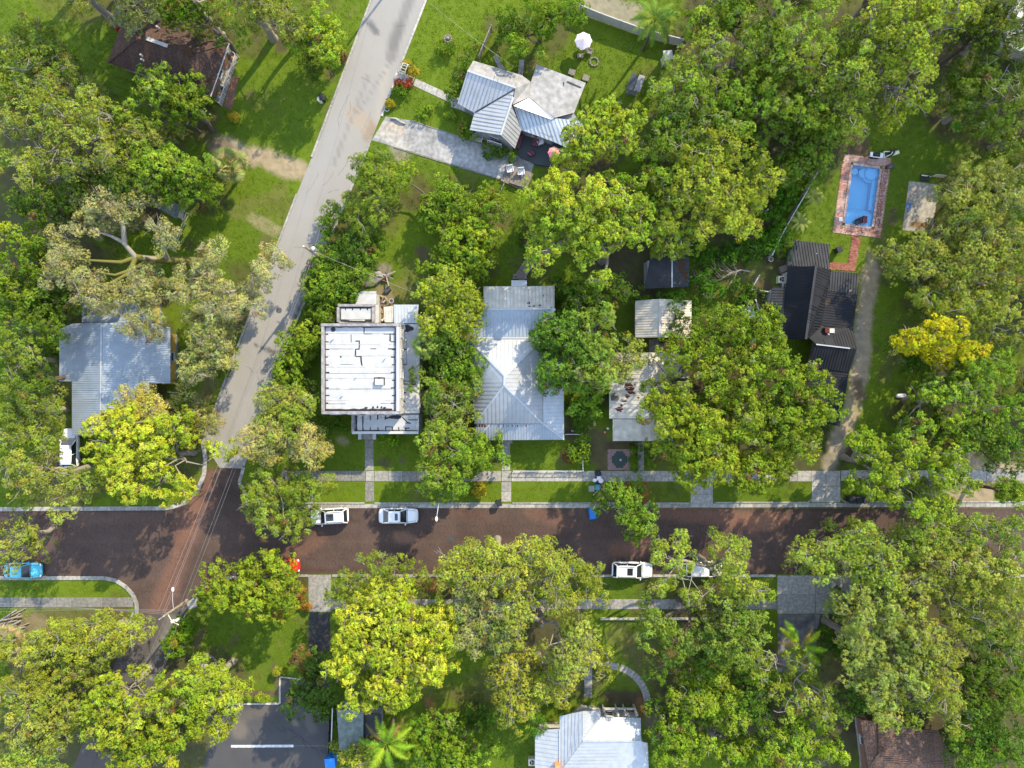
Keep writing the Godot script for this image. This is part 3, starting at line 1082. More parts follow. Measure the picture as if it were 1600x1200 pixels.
func wear() -> void:
	# floor of the woods: fallen leaves, no lawn
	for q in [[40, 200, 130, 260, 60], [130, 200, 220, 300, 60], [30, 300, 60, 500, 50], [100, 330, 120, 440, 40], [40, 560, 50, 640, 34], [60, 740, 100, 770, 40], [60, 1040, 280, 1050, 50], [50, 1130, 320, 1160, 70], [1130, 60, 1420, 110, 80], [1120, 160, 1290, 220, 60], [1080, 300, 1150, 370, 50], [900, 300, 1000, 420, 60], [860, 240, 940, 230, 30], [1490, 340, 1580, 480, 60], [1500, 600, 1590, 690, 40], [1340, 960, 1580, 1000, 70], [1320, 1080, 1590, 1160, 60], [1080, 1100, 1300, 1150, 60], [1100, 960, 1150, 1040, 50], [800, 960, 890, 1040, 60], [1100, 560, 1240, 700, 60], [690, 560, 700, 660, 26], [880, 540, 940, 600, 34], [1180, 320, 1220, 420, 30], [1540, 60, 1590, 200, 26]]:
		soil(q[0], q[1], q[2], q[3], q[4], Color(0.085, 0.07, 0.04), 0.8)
	# gravel drive of the brown house
	soil(345, 225, 400, 245, 16, GRAVEL); soil(400, 242, 470, 268, 17, SAND)
	soil(310, 190, 350, 235, 14, EARTH, 0.6)
	soil(370, 330, 440, 300, 14, DRY, 0.5); soil(395, 340, 430, 360, 10, SAND, 0.5); soil(415, 380, 428, 400, 12, EARTH, 0.6)
	# two-track drive of the black-roofed house
	soil(1362, 400, 1357, 440, 12, SAND, 0.55); soil(1360, 420, 1352, 480, 14, SAND, 0.75)
	soil(1356, 430, 1346, 590, 13, SAND, 0.75); soil(1346, 590, 1312, 700, 13, SAND, 0.7)
	soil(1358, 480, 1350, 560, 9, SAND, 0.9); soil(1342, 500, 1338, 590, 8, GRAVEL, 0.85)
	soil(1350, 560, 1338, 640, 9, SAND, 0.95); soil(1336, 590, 1322, 650, 8, SAND, 0.85)
	soil(1338, 640, 1318, 690, 9, SAND, 0.95); soil(1318, 650, 1300, 700, 9, SAND, 0.95)
	soil(1312, 690, 1296, 728, 12, GRAVEL, 0.85); soil(1340, 600, 1345, 620, 10, EARTH, 0.8); soil(1330, 690, 1325, 720, 8, LEAFMOLD, 0.7)
	soil(1380, 590, 1395, 560, 14, EARTH, 0.45); soil(1395, 330, 1393, 345, 7, EARTH, 0.7)
	soil(1343, 215, 1347, 235, 12, EARTH, 0.9); soil(1325, 238, 1340, 236, 6, EARTH, 0.9)
	soil(1370, 340, 1380, 410, 12, EARTH, 0.4)
	# yards
	soil(435, 45, 440, 72, 14, LEAFMOLD, 0.9); soil(475, 62, 480, 70, 12, LEAFMOLD, 0.8); soil(532, 85, 540, 92, 6, LEAFMOLD, 0.8)
	soil(660, 392, 664, 398, 12, EARTH, 0.8); soil(650, 430, 665, 450, 30, EARTH, 0.35); soil(560, 445, 600, 425, 12, GRAVEL, 0.8)
	soil(600, 460, 610, 490, 18, Color(0.33, 0.25, 0.16), 0.8); soil(630, 450, 645, 470, 20, DRY, 0.7); soil(545, 470, 555, 478, 14, EARTH, 0.9)
	soil(790, 340, 770, 370, 14, EARTH, 0.6); soil(775, 320, 772, 345, 9, Color(0.3, 0.2, 0.14), 0.7)
	soil(618, 235, 630, 250, 12, GRAVEL, 0.7)
	soil(925, 8, 990, 22, 20, GRAVEL, 0.85)
	soil(890, 650, 890, 680, 9, LEAFMOLD, 0.95); soil(925, 690, 950, 725, 26, EARTH, 0.8); soil(900, 705, 880, 720, 12, EARTH, 0.5)
	soil(960, 700, 985, 700, 16, LEAFMOLD, 0.9)
	soil(600, 722, 604, 724, 8, EARTH, 0.7); soil(627, 718, 630, 722, 7, EARTH, 0.7); soil(535, 688, 540, 690, 8, SAND, 0.6); soil(475, 675, 478, 675, 8, SAND, 0.6)
	soil(975, 755, 1003, 775, 14, Color(0.26, 0.075, 0.03), 0.8)
	# soft roadside of the mossy oaks
	soil(320, 560, 345, 500, 22, DRY, 0.6); soil(322, 575, 325, 620, 10, EARTH, 0.7); soil(340, 510, 380, 500, 18, EARTH, 0.5); soil(300, 640, 330, 600, 16, DRY, 0.6)
	soil(60, 960, 190, 958, 12, EARTH, 0.6); soil(20, 985, 60, 975, 22, Color(0.3, 0.23, 0.14), 0.8); soil(30, 1020, 60, 1030, 18, DRY, 0.6)
	soil(325, 1036, 327, 1037, 13, EARTH, 0.95); soil(362, 1010, 370, 995, 5, EARTH, 0.6); soil(385, 1084, 428, 1084, 6, EARTH, 0.9)
	soil(305, 1010, 315, 985, 9, EARTH, 0.7); soil(428, 1040, 436, 1080, 7, EARTH, 0.8)
	soil(955, 1090, 1000, 1090, 14, LEAFMOLD, 0.95); soil(1000, 1095, 1005, 1115, 8, Color(0.3, 0.14, 0.06), 0.7); soil(1020, 1130, 1030, 1150, 14, Color(0.27, 0.22, 0.16), 0.7)
	soil(965, 990, 1000, 1020, 22, DRY, 0.5); soil(990, 1010, 1030, 1060, 20, EARTH, 0.35)
	soil(740, 1090, 780, 1070, 30, LEAFMOLD, 0.55); soil(668, 1095, 676, 1115, 7, Color(0.32, 0.15, 0.06), 0.8)
	soil(650, 900, 680, 915, 12, Color(0.30, 0.12, 0.05), 0.7)
	var wr := RandomNumberGenerator.new()
	wr.seed = 31
	for k in 280:
		var wx := wr.randf_range(0, 1600); var wy := wr.randf_range(0, 1200)
		soil(wx, wy, wx + wr.randf_range(-14, 14), wy + wr.randf_range(-14, 14), wr.randf_range(2.5, 8), [EARTH, DRY, LEAFMOLD, Color(0.17, 0.27, 0.02), Color(0.07, 0.13, 0.014)][k % 5], wr.randf_range(0.2, 0.6))
	# sandy drive at the right edge
	soil(1505, 720, 1545, 740, 20, SAND, 0.9); soil(1545, 735, 1610, 745, 14, SAND, 0.85); soil(1490, 775, 1540, 775, 16, SAND, 0.9)
	soil(1520, 632, 1552, 642, 9, Color(0.42, 0.33, 0.24), 0.9)
	soil(1500, 860, 1600, 870, 24, Color(0.16, 0.09, 0.06), 0.8)
	soil(1330, 905, 1400, 940, 20, LEAFMOLD, 0.7); soil(1280, 985, 1300, 1040, 16, Color(0.13, 0.12, 0.03), 0.6)
	soil(140, 130, 90, 150, 18, DRY, 0.4); soil(110, 105, 122, 125, 8, DRY, 0.6)
	soil(1350, 105, 1520, 90, 30, LEAFMOLD, 0.4); soil(1180, 430, 1110, 420, 22, EARTH, 0.5); soil(1200, 470, 1190, 450, 16, EARTH, 0.8)
	soil(830, 430, 815, 415, 18, EARTH, 0.4)

func streets() -> void:
	var asphalt := Color(0.335, 0.322, 0.302)
	var st := sheet(self, "street", pix([[596, -40], [681, -40], [665, 0], [620, 117], [580, 220], [462, 505], [379, 732], [343, 731], [318, 690], [406, 457], [466, 298], [487, 246]]), 0.008, M.road, 0.4, asphalt, 0.05, [
		[640, 0, 610, 90, 8, Color(0.19, 0.18, 0.175), 0.7], [622, 40, 615, 70, 10, Color(0.15, 0.145, 0.14), 0.5], [577, 36, 588, 50, 6, Color(0.14, 0.14, 0.145), 0.9],
		[548, 175, 575, 200, 14, Color(0.38, 0.315, 0.245), 0.8], [585, 195, 575, 215, 9, Color(0.29, 0.23, 0.17), 0.8], [602, 110, 590, 190, 7, Color(0.40, 0.37, 0.32), 0.6],
		[575, 120, 520, 260, 2.5, Color(0.22, 0.22, 0.22), 0.6], [618, 85, 560, 175, 1.6, Color(0.2, 0.2, 0.2), 0.6], [545, 150, 475, 330, 9, Color(0.34, 0.335, 0.33), 0.5],
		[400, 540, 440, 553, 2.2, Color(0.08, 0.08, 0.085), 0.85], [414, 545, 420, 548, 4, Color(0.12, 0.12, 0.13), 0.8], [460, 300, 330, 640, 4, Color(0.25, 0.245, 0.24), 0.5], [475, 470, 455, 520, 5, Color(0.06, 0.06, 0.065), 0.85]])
	structure(st)
	var brickc := Color(0.35, 0.335, 0.332)
	var rust := Color(0.95, 0.66, 0.52)
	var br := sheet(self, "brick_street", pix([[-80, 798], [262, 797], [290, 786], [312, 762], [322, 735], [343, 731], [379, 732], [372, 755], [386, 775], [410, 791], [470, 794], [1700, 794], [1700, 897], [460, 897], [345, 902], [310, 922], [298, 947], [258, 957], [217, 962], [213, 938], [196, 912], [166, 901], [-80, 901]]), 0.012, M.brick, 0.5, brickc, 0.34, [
		[-60, 830, 1650, 828, 5, Color(0.36, 0.335, 0.335), 0.5], [-60, 868, 1650, 866, 5, Color(0.37, 0.345, 0.345), 0.5], [-60, 847, 1650, 847, 3, Color(0.50, 0.47, 0.455), 0.35], [540, 812, 560, 814, 4, Color(0.2, 0.19, 0.19), 0.6], [715, 808, 735, 810, 4, Color(0.22, 0.2, 0.2), 0.5], [-60, 799, 1650, 797, 2.2, Color(0.24, 0.17, 0.11), 0.6], [465, 893, 1650, 893, 2.4, Color(0.24, 0.17, 0.11), 0.55],
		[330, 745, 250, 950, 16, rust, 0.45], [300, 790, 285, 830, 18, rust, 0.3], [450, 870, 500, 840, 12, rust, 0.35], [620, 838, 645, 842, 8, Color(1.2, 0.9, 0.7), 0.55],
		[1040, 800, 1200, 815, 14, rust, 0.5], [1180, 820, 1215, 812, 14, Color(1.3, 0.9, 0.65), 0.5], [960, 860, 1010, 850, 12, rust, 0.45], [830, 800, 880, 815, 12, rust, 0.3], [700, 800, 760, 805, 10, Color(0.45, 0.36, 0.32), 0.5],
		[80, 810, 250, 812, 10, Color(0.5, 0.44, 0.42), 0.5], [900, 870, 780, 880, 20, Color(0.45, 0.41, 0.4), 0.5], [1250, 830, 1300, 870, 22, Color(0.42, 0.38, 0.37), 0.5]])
	structure(br)
	var so := sheet(self, "south_street", pix([[206, 972], [217, 962], [258, 957], [298, 947], [290, 958], [243, 1078], [180, 1240], [98, 1240]]), 0.008, M.road, 0.4, Color(0.105, 0.094, 0.086), 0.08, [[268, 965, 225, 1060, 6, Color(0.25, 0.23, 0.2), 0.5], [262, 985, 236, 1060, 1.2, Color(0.36, 0.36, 0.35), 0.7]])
	structure(so)
	cracks(st, [[600, 20, 420, 480], [640, 10, 400, 640], [610, 110, 380, 690], [590, 90, 370, 640]], 22, 0.016, 5, Color(0.215, 0.21, 0.205))
	cracks(so, [[215, 975, 150, 1180], [280, 965, 200, 1180]], 8, 0.016, 7, Color(0.07, 0.065, 0.06))
	manhole("round iron cover in the pale street beside the flat-roofed house's hedge", P(436, 485))
	manhole("round iron cover in the brick street near the street lamp", P(705, 842))
	# kerbs, each cast piece on its own
	var k1 := structure(thing("kerb", "", "")); clear(k1)
	strip(k1, "kerb_piece", [[595, -40], [580, 0], [487, 246]], 0.26, 2.2, -0.1, 0.12, slabs())
	strip(k1, "kerb_piece", [[464, 303], [404, 460]], 0.26, 2.2, -0.1, 0.12, slabs())
	strip(k1, "kerb_piece", [[401, 466], [371, 543]], 0.26, 2.2, -0.1, 0.12, slabs())
	strip(k1, "kerb_piece", [[369, 548], [317, 690]], 0.26, 2.2, -0.1, 0.12, slabs())
	strip(k1, "kerb_piece", [[317, 690], [321, 715], [319, 742], [309, 765], [290, 785], [270, 792], [258, 794], [-80, 796]], 0.5, 1.7, -0.1, 0.10, slabs())
	strip(k1, "kerb_piece", [[683, -40], [666, 0], [622, 113]], 0.24, 2.4, -0.1, 0.13, [M.slab2, M.white_concrete])
	strip(k1, "kerb_piece", [[617, 127], [600, 171], [597, 182]], 0.24, 2.0, -0.1, 0.13, [M.slab2, M.white_concrete])
	strip(k1, "kerb_piece", [[577, 226], [462, 506], [381, 728]], 0.26, 2.4, -0.1, 0.12, slabs())
	strip(k1, "kerb_piece", [[381, 730], [374, 754], [386, 774], [408, 787], [440, 790.5]], 0.4, 1.3, -0.1, 0.10, slabs())
	strip(k1, "gutter_slab", [[440, 791], [1079, 790]], 0.5, 2.4, -0.1, 0.035, slabs())
	strip(k1, "gutter_slab", [[1114, 790], [1270, 789], [1316, 789], [1700, 789]], 0.5, 2.4, -0.1, 0.035, slabs())
	strip(k1, "kerb_piece", [[440, 786], [570, 786]], 0.18, 2.4, -0.1, 0.12, slabs())
	strip(k1, "kerb_piece", [[585, 786], [783, 786]], 0.18, 2.4, -0.1, 0.12, slabs())
	strip(k1, "kerb_piece", [[800, 786], [1000, 786]], 0.18, 2.4, -0.1, 0.12, slabs())
	strip(k1, "kerb_piece", [[1011, 786], [1078, 786]], 0.18, 2.4, -0.1, 0.12, slabs())
	strip(k1, "kerb_piece", [[1116, 785], [1262, 785], [1268, 780]], 0.18, 2.4, -0.1, 0.12, slabs())
	strip(k1, "kerb_piece", [[1313, 779], [1319, 784], [1700, 784]], 0.18, 2.4, -0.1, 0.12, slabs())
	strip(k1, "kerb_piece", [[519, 899.5], [1212, 899.5]], 0.3, 2.3, -0.1, 0.11, slabs())
	strip(k1, "kerb_piece", [[1332, 899.5], [1700, 899.5]], 0.3, 2.3, -0.1, 0.11, slabs())
	strip(k1, "kerb_piece", [[482, 899.5], [455, 899.5], [345, 903], [314, 922], [303, 944]], 0.3, 1.9, -0.1, 0.11, slabs())
	strip(k1, "kerb_piece", [[-80, 903], [164, 903], [182, 907], [197, 917], [208, 929], [214, 944], [214, 961]], 0.46, 1.5, -0.1, 0.12, slabs())
	strip(k1, "kerb_piece", [[208, 957], [201, 979], [190, 1008]], 0.2, 2.2, -0.1, 0.1, slabs())
	strip(k1, "kerb_piece", [[291, 957], [258, 1038]], 0.16, 2.2, -0.1, 0.08, oldslabs())

func manhole(label: String, at: Vector3) -> void:
	var mb := MB.new()
	mb.disc(Vector3(0, 0.004, 0), 0.36, 0.016, 20)
	var r := thing("manhole_cover", label, "manhole cover", at)
	build(r, "frame", mb, M.dark_metal)
	mb = MB.new()
	mb.disc(Vector3(0, 0.012, 0), 0.29, 0.014, 18)
	build(r, "lid", mb, M.deck_dark)

# sealed cracks: thin wandering ribbons lying on the paving, along and across the given lines
func cracks(parent: Node3D, lines: Array, n: int, y: float, sd: int, c: Color) -> void:
	var r := RandomNumberGenerator.new()
	r.seed = sd
	var mb := MB.new()
	for k in n:
		var l: Array = lines[r.randi() % lines.size()]
		var t := r.randf()
		var p := P(lerpf(l[0], l[2], t), lerpf(l[1], l[3], t)) + Vector3(r.randf_range(-0.6, 0.6), 0, 0)
		var d := (P(l[2], l[3]) - P(l[0], l[1])).normalized()
		if k % 3 == 0: d = d.cross(Vector3.UP)
		var m := r.randi_range(4, 10) if k % 3 else 3
		mb.col = c * r.randf_range(0.6, 1.3)
		for i in m:
			var q := p + (d + Vector3(r.randf_range(-0.7, 0.7), 0, r.randf_range(-0.7, 0.7))).normalized() * 0.45
			var w := (q - p).cross(Vector3.UP).normalized() * r.randf_range(0.01, 0.03)
			p.y = y + 0.0002 * k; q.y = p.y
			mb.quad(p - w, p + w, q + w, q - w)
			p = q
	build(parent, "crack", mb, M.road).set_meta("kind", "stuff")

func clear(o: Node3D) -> void:
	o.remove_meta("label"); o.remove_meta("category")

func paving() -> void:
	var w := structure(thing("sidewalk", "", "")); clear(w)
	strip(w, "slab", [[440, 743.5], [571, 743.5]], 1.25, 1.75, -0.05, 0.05, [M.oldslab0, M.oldslab2, M.slab3])
	strip(w, "slab", [[585, 744], [783, 744]], 1.25, 1.75, -0.05, 0.05, [M.oldslab0, M.oldslab2, M.slab3, M.slab1])
	strip(w, "slab", [[799, 744], [1268, 744]], 1.28, 1.75, -0.05, 0.05, slabs())
	strip(w, "slab", [[1314, 743], [1700, 743]], 1.28, 1.75, -0.05, 0.05, slabs())
	strip(w, "slab", [[571.5, 744], [584.5, 744]], 1.25, 1.1, -0.05, 0.05, slabs())
	strip(w, "slab", [[783.5, 744], [798.5, 744]], 1.25, 1.1, -0.05, 0.05, slabs())
	strip(w, "slab", [[577, 682], [577, 735]], 1.05, 1.4, -0.05, 0.045, [M.oldslab0, M.slab3, M.oldslab2])
	strip(w, "slab", [[577.5, 753], [577.5, 784]], 1.08, 1.3, -0.05, 0.045, [M.oldslab0, M.slab3])
	strip(w, "slab", [[790.5, 692], [790.5, 735]], 1.0, 1.4, -0.05, 0.045, slabs())
	strip(w, "slab", [[791, 753], [791, 784]], 1.2, 1.3, -0.05, 0.045, slabs())
	strip(w, "slab", [[1001.5, 690], [1001.5, 735]], 0.72, 1.5, -0.05, 0.045, slabs())
	strip(w, "slab", [[-80, 941], [208, 941]], 1.15, 1.9, -0.05, 0.04, oldslabs())
	strip(w, "slab", [[517, 944], [1214, 944]], 1.2, 1.9, -0.05, 0.04, [M.slab3, M.oldslab0])
	strip(w, "slab", [[296, 934], [302, 950]], 1.1, 0.8, -0.05, 0.05, slabs())
	# drives
	var d1 := structure(thing("driveway", "", "")); clear(d1)
	strip(d1, "slab", [[1279, 735.5], [1279, 785]], 1.7, 1.9, -0.05, 0.055, [M.slab0, M.slab2])
	strip(d1, "slab", [[1301.5, 735.5], [1301.5, 785]], 1.75, 1.9, -0.05, 0.055, [M.slab0, M.slab2])
	strip(d1, "slab", [[1096.5, 753], [1096.5, 793]], 2.7, 1.6, -0.05, 0.03, [M.slab2, M.slab0])
	strip(d1, "slab", [[499.5, 898], [499.5, 956]], 2.75, 2.3, -0.05, 0.03, [M.slab1, M.slab3])
	strip(d1, "slab", [[1244, 899], [1244, 959]], 4.6, 2.4, -0.05, 0.03, [M.slab3, M.oldslab0, M.slab1])
	strip(d1, "slab", [[1303, 899], [1303, 959]], 4.5, 2.4, -0.05, 0.03, [M.slab3, M.oldslab0])
	var cp := sheet(self, "cracked_drive", pix([[1216, 960], [1282, 960], [1268, 1050], [1215, 1050]]), 0.01, M.concrete, 0.25, Color(0.17, 0.165, 0.17), 0.35, [[1230, 990, 1270, 965, 5, Color(0.08, 0.08, 0.08), 0.7]])
	structure(cp)
	var bd := sheet(self, "asphalt_drive", pix([[483, 957], [516, 957], [516, 1066], [480, 1066]]), 0.01, M.road, 0.4, Color(0.055, 0.055, 0.06), 0.15, [])
	structure(bd)
	var pk := sheet(self, "parking_lot", pix([[438, 1060], [480, 1063], [516, 1063], [516, 1260], [300, 1260], [345, 1100], [437, 1100]]), 0.012, M.road, 0.4, Color(0.075, 0.074, 0.078), 0.15, [[348, 1110, 372, 1140, 14, Color(0.17, 0.145, 0.12), 0.8], [460, 1128, 463, 1131, 5, Color(0.2, 0.17, 0.13), 0.7], [480, 1120, 488, 1140, 8, Color(0.15, 0.14, 0.12), 0.5], [380, 1120, 420, 1105, 10, Color(0.14, 0.12, 0.1), 0.6]])
	structure(pk)
	cracks(pk, [[400, 1110, 510, 1180], [350, 1150, 500, 1110]], 9, 0.02, 9, Color(0.035, 0.035, 0.037))
	structure(sheet(self, "painted_line", pix([[361, 1164], [458.5, 1163.5], [458.5, 1167.5], [361, 1168]]), 0.018, M.concrete, 0.5, Color(0.6, 0.61, 0.64), 0.1))
	structure(sheet(self, "lot_joint", pix([[458.5, 1164.6], [514, 1164.6], [514, 1165.8], [458.5, 1165.8]]), 0.018, M.concrete, 0.5, Color(0.14, 0.14, 0.13), 0.1))
	var k := structure(thing("lot_kerb", "", "")); clear(k)
	strip(k, "kerb_piece", [[437.5, 1058], [437.5, 1099]], 0.2, 1.7, -0.1, 0.12, [M.white_concrete])
	strip(k, "kerb_piece", [[438, 1057], [470, 1061]], 0.14, 2.4, -0.1, 0.14, [M.white_concrete])
	strip(k, "kerb_piece", [[436, 1099], [378, 1099.5], [345, 1099.5]], 0.22, 2.2, -0.1, 0.13, [M.white_concrete, M.slab2])
	# drive and walk of the grey-roofed house
	var wd := sheet(self, "weathered_drive", pix([[603, 182], [640, 188], [836, 252], [822, 292], [640, 236], [581, 219]]), 0.01, M.concrete, 0.22, Color(0.30, 0.30, 0.30), 0.55, [
		[597, 200, 618, 206, 14, Color(0.46, 0.42, 0.365), 0.85], [612, 196, 626, 200, 6, Color(0.5, 0.4, 0.3), 0.6], [640, 214, 655, 220, 9, Color(0.28, 0.27, 0.26), 0.6], [660, 222, 800, 268, 14, Color(0.40, 0.40, 0.405), 0.5], [585, 210, 640, 232, 4, Color(0.42, 0.40, 0.36), 0.8]])
	structure(wd)
	strip(d1, "drive_edging", [[641, 188], [760, 228]], 0.14, 1.6, -0.1, 0.06, [M.oldslab1, M.oldslab0])
	strip(d1, "drive_edging", [[615, 230], [812, 290]], 0.16, 1.6, -0.1, 0.07, [M.oldslab1, M.oldslab3])
	strip(w, "slab", [[617, 117], [646, 127]], 1.05, 1.2, -0.05, 0.05, [M.white_concrete])
	strip(w, "slab", [[647, 128], [718, 161]], 0.92, 1.6, -0.05, 0.05, [M.white_concrete, M.slab2])
	# curved path of the south house
	var arc := []
	for i in 13:
		var a := deg_to_rad(-72.0 + 66.0 * i / 12.0)
		arc.append([946 + cos(a) * 62.0 + 4, 1102 + sin(a) * 62.0])
	strip(w, "slab", arc, 0.85, 0.5, -0.05, 0.045, [M.slab1, M.slab3])
	strip(w, "slab", [[919, 990], [919, 1090]], 0.95, 1.2, -0.05, 0.045, [M.slab3, M.oldslab0])
	strip(w, "slab", [[966, 1042], [925, 1036]], 0.85, 1.1, -0.05, 0.04, [M.slab3])
	# brick walks and the paved seat square
	var walk := structure(thing("brick_walk", "", "")); clear(walk)
	var red := [Color(0.36, 0.13, 0.09), Color(0.40, 0.18, 0.13), Color(0.30, 0.10, 0.08), Color(0.46, 0.27, 0.22)]
	pavers(walk, "paver", pix([[1331.5, 368.5], [1345, 370.5], [1335.5, 424], [1296, 421], [1296.5, 410], [1325, 411]]), 0.0, 0.06, 0.2, 0.1, 0.1, red)
	pavers(walk, "paver", pix([[1002, 753], [1010.5, 753], [1010.5, 784], [1002, 784]]), 0.0, 0.05, 0.2, 0.1, 0.0, [Color(0.30, 0.07, 0.035), Color(0.36, 0.10, 0.05)])
	pavers(walk, "paver", pix([[362, 117], [374, 122], [361, 172], [349, 167]]), 0.0, 0.05, 0.2, 0.1, 1.3, [Color(0.30, 0.17, 0.12), Color(0.26, 0.14, 0.1)])
	var sq := [Color(0.34, 0.20, 0.19), Color(0.40, 0.26, 0.25), Color(0.29, 0.16, 0.15)]
	pavers(walk, "paver", pix([[950, 702], [986, 702], [986, 734], [950, 734]]), 0.0, 0.05, 0.2, 0.1, 0.0, sq)
	var med := MB.new()
	med.col = Color(0.055, 0.085, 0.075)
	for q in [[968, 718, 24, 12], [968, 718, 12, 26], [968, 718, 18, 19]]:
		med.box(T(P(q[0], q[1]) + Vector3(0, 0.055 + 0.002 * q[2] / 10.0, 0)), Vector3(q[2] * S, 0.012, q[3] * S))
	build(walk, "dark_inlay", med, M.paver)
	var knob := MB.new()
	knob.disc(P(969.5, 718.5) + Vector3(0, 0.05, 0), 0.14, 0.05)
	build(walk, "centre_stone", knob, M.white_concrete)
	# basketball slab
	var bs := sheet(self, "concrete_court", pix([[1420, 283], [1467, 288.5], [1456, 366], [1409.5, 359.5]]), 0.03, M.concrete, 0.2, Color(0.37, 0.345, 0.295), 0.18, [
		[1427, 350, 1452, 355, 5.5, Color(0.20, 0.11, 0.03), 0.85], [1436, 338, 1436, 350, 0.9, Color(0.12, 0.1, 0.07), 0.8], [1430, 300, 1432, 308, 5, Color(0.26, 0.23, 0.2), 0.5], [1440, 305, 1455, 310, 6, Color(0.36, 0.33, 0.29), 0.4]])
	structure(bs)

func pool() -> void:
	var c := pix([[1332.7, 258], [1374.4, 263.3], [1360.7, 354.7], [1320, 348.7]])
	var A: Vector3 = c[0]; var u: Vector3 = c[1] - c[0]; var v: Vector3 = c[3] - c[0]
	# a rectangle from the corners
	var vl := v.length(); v = v.normalized()
	var ul := u.length(); u = Vector3(-v.z, 0, v.x) * -1.0
	if u.dot(c[1] - c[0]) < 0.0: u = -u
	var q := func(a: float, b: float, y: float) -> Vector3: return A + u * a + v * b + Vector3(0, y, 0)
	var g := [q.call(-0.25, -0.25, 0), q.call(ul + 0.25, -0.25, 0), q.call(ul + 0.25, vl + 0.25, 0), q.call(-0.25, vl + 0.25, 0)]
	hole = flat2(g)
	var root := thing("swimming_pool", "rectangular swimming pool of clear blue water in a brick paver deck", "pool", Vector3.ZERO)
	var shell := MB.new()
	var depth := -1.35
	var p := [q.call(0, 0, 0), q.call(ul, 0, 0), q.call(ul, vl, 0), q.call(0, vl, 0)]
	for i in 4:
		var a: Vector3 = p[i]; var b: Vector3 = p[(i + 1) % 4]
		var d := Vector3(0, depth, 0)
		shell.quad(b, a, a + d, b + d)
	shell.quad(q.call(0, 0, depth), q.call(0, vl, depth), q.call(ul, vl, depth), q.call(ul, 0, depth))
	build(root, "pool_shell", shell, M.pool_shell)
	var yaw := atan2(-u.z, u.x)
	var put := func(called: String, a0: float, a1: float, b0: float, b1: float, y: float) -> void:
		var mb := MB.new()
		mb.box(T(q.call((a0 + a1) * 0.5, (b0 + b1) * 0.5, (y + depth) * 0.5), yaw), Vector3(a1 - a0, y - depth - 0.01, b1 - b0), 0.03)
		build(root, called, mb, M.pool_shell)
	put.call("sun_shelf", 0.01, ul - 0.01, vl - 1.55, vl - 0.01, -0.34)
	put.call("pool_step", 0.01, ul - 0.01, vl - 1.85, vl - 1.56, -0.62)
	put.call("pool_step", 0.01, ul - 0.01, vl - 2.15, vl - 1.86, -0.92)
	put.call("pool_bench", ul - 0.42, ul - 0.01, 1.25, vl - 2.16, -0.55)
	for k in [[ul - 0.01, 0.01, 1.05, -0.42], [ul - 0.01, 0.01, 1.4, -0.75], [0.55, 0.01, 0.55, -0.5], [ul * 0.5, 0.01, 0.75, -0.6]]:
		var mb := MB.new()
		mb.disc(q.call(k[0] - (0.7 if k[0] > ul - 0.1 else 0.0), k[1] + 0.55, depth), k[2] * 0.72, k[3] - depth, 20)
		build(root, "pool_step", mb, M.pool_shell)
	var wt := MB.new()
	wt.quad(q.call(0, 0, -0.1), q.call(0, vl, -0.1), q.call(ul, vl, -0.1), q.call(ul, 0, -0.1))
	structure(build(self, "water", wt, M.pool_water))
	# coping stones, each its own, then the paver field
	var deck := structure(thing("pool_deck", "", "")); clear(deck)
	var sides := [[0.0, -0.15, ul, -0.15], [ul + 0.15, 0.0, ul + 0.15, vl], [0.0, vl + 0.15, ul, vl + 0.15], [-0.15, 0.0, -0.15, vl]]
	for s in sides:
		var a: Vector3 = q.call(s[0], s[1], 0); var b: Vector3 = q.call(s[2], s[3], 0)
		var n := roundi((b - a).length() / 0.6)
		var d := (b - a) / n
		var mb := MB.new()
		mb.box(Transform3D.IDENTITY, Vector3(d.length() - 0.015, 0.1, 0.3), 0.02)
		var me := mb.mesh()
		for k in n:
			var o := part(deck, "coping_stone", me, M["coping%d" % (rng.randi() % 3)] if M.has("coping0") else _coping())
			o.transform = Transform3D(Basis(Vector3.UP, atan2(-d.z, d.x)), a + d * (k + 0.5) + Vector3(0, 0.02, 0))
	var cols := [Color(0.56, 0.39, 0.34), Color(0.60, 0.45, 0.40), Color(0.53, 0.33, 0.28), Color(0.46, 0.22, 0.17), Color(0.58, 0.48, 0.43)]
	var skip := flat2([q.call(-0.36, -0.36, 0), q.call(ul + 0.36, -0.36, 0), q.call(ul + 0.36, vl + 0.36, 0), q.call(-0.36, vl + 0.36, 0)])
	var dk := pix([[1318.7, 241.3], [1392, 248], [1374.7, 372], [1300.7, 363.3]])
	pavers(deck, "paver", dk, 0.0, 0.06, 0.22, 0.11, yaw, cols, skip)
	# fallen red leaves on the right side of the deck
	var lf := MB.new()
	for k in 420:
		var t := rng.randf()
		var e := P(lerpf(1388, 1372, t) - absf(rng.randfn(0, 5.5)), lerpf(258, 366, t))
		if k % 5 == 0: e = P(rng.randf_range(1312, 1372), 361 + rng.randfn(0, 3.5))
		lf.col = [Color(0.26, 0.07, 0.04), Color(0.20, 0.05, 0.035), Color(0.3, 0.12, 0.04)][k % 3]
		var a := rng.randf() * TAU
		var w := Vector3(cos(a), rng.randf_range(-0.1, 0.25), sin(a)) * rng.randf_range(0.04, 0.11)
		var z := Vector3(-sin(a), 0.1, cos(a)) * 0.05
		e.y = 0.075
		lf.tri(e - w, e + z, e + w); lf.tri(e - w, e + w, e - z)
	tag(build(self, "fallen_leaves", lf, M.paver), "scatter of dark red fallen leaves on the right side of the pool deck", "leaves").set_meta("kind", "stuff")
	settle(root, A)

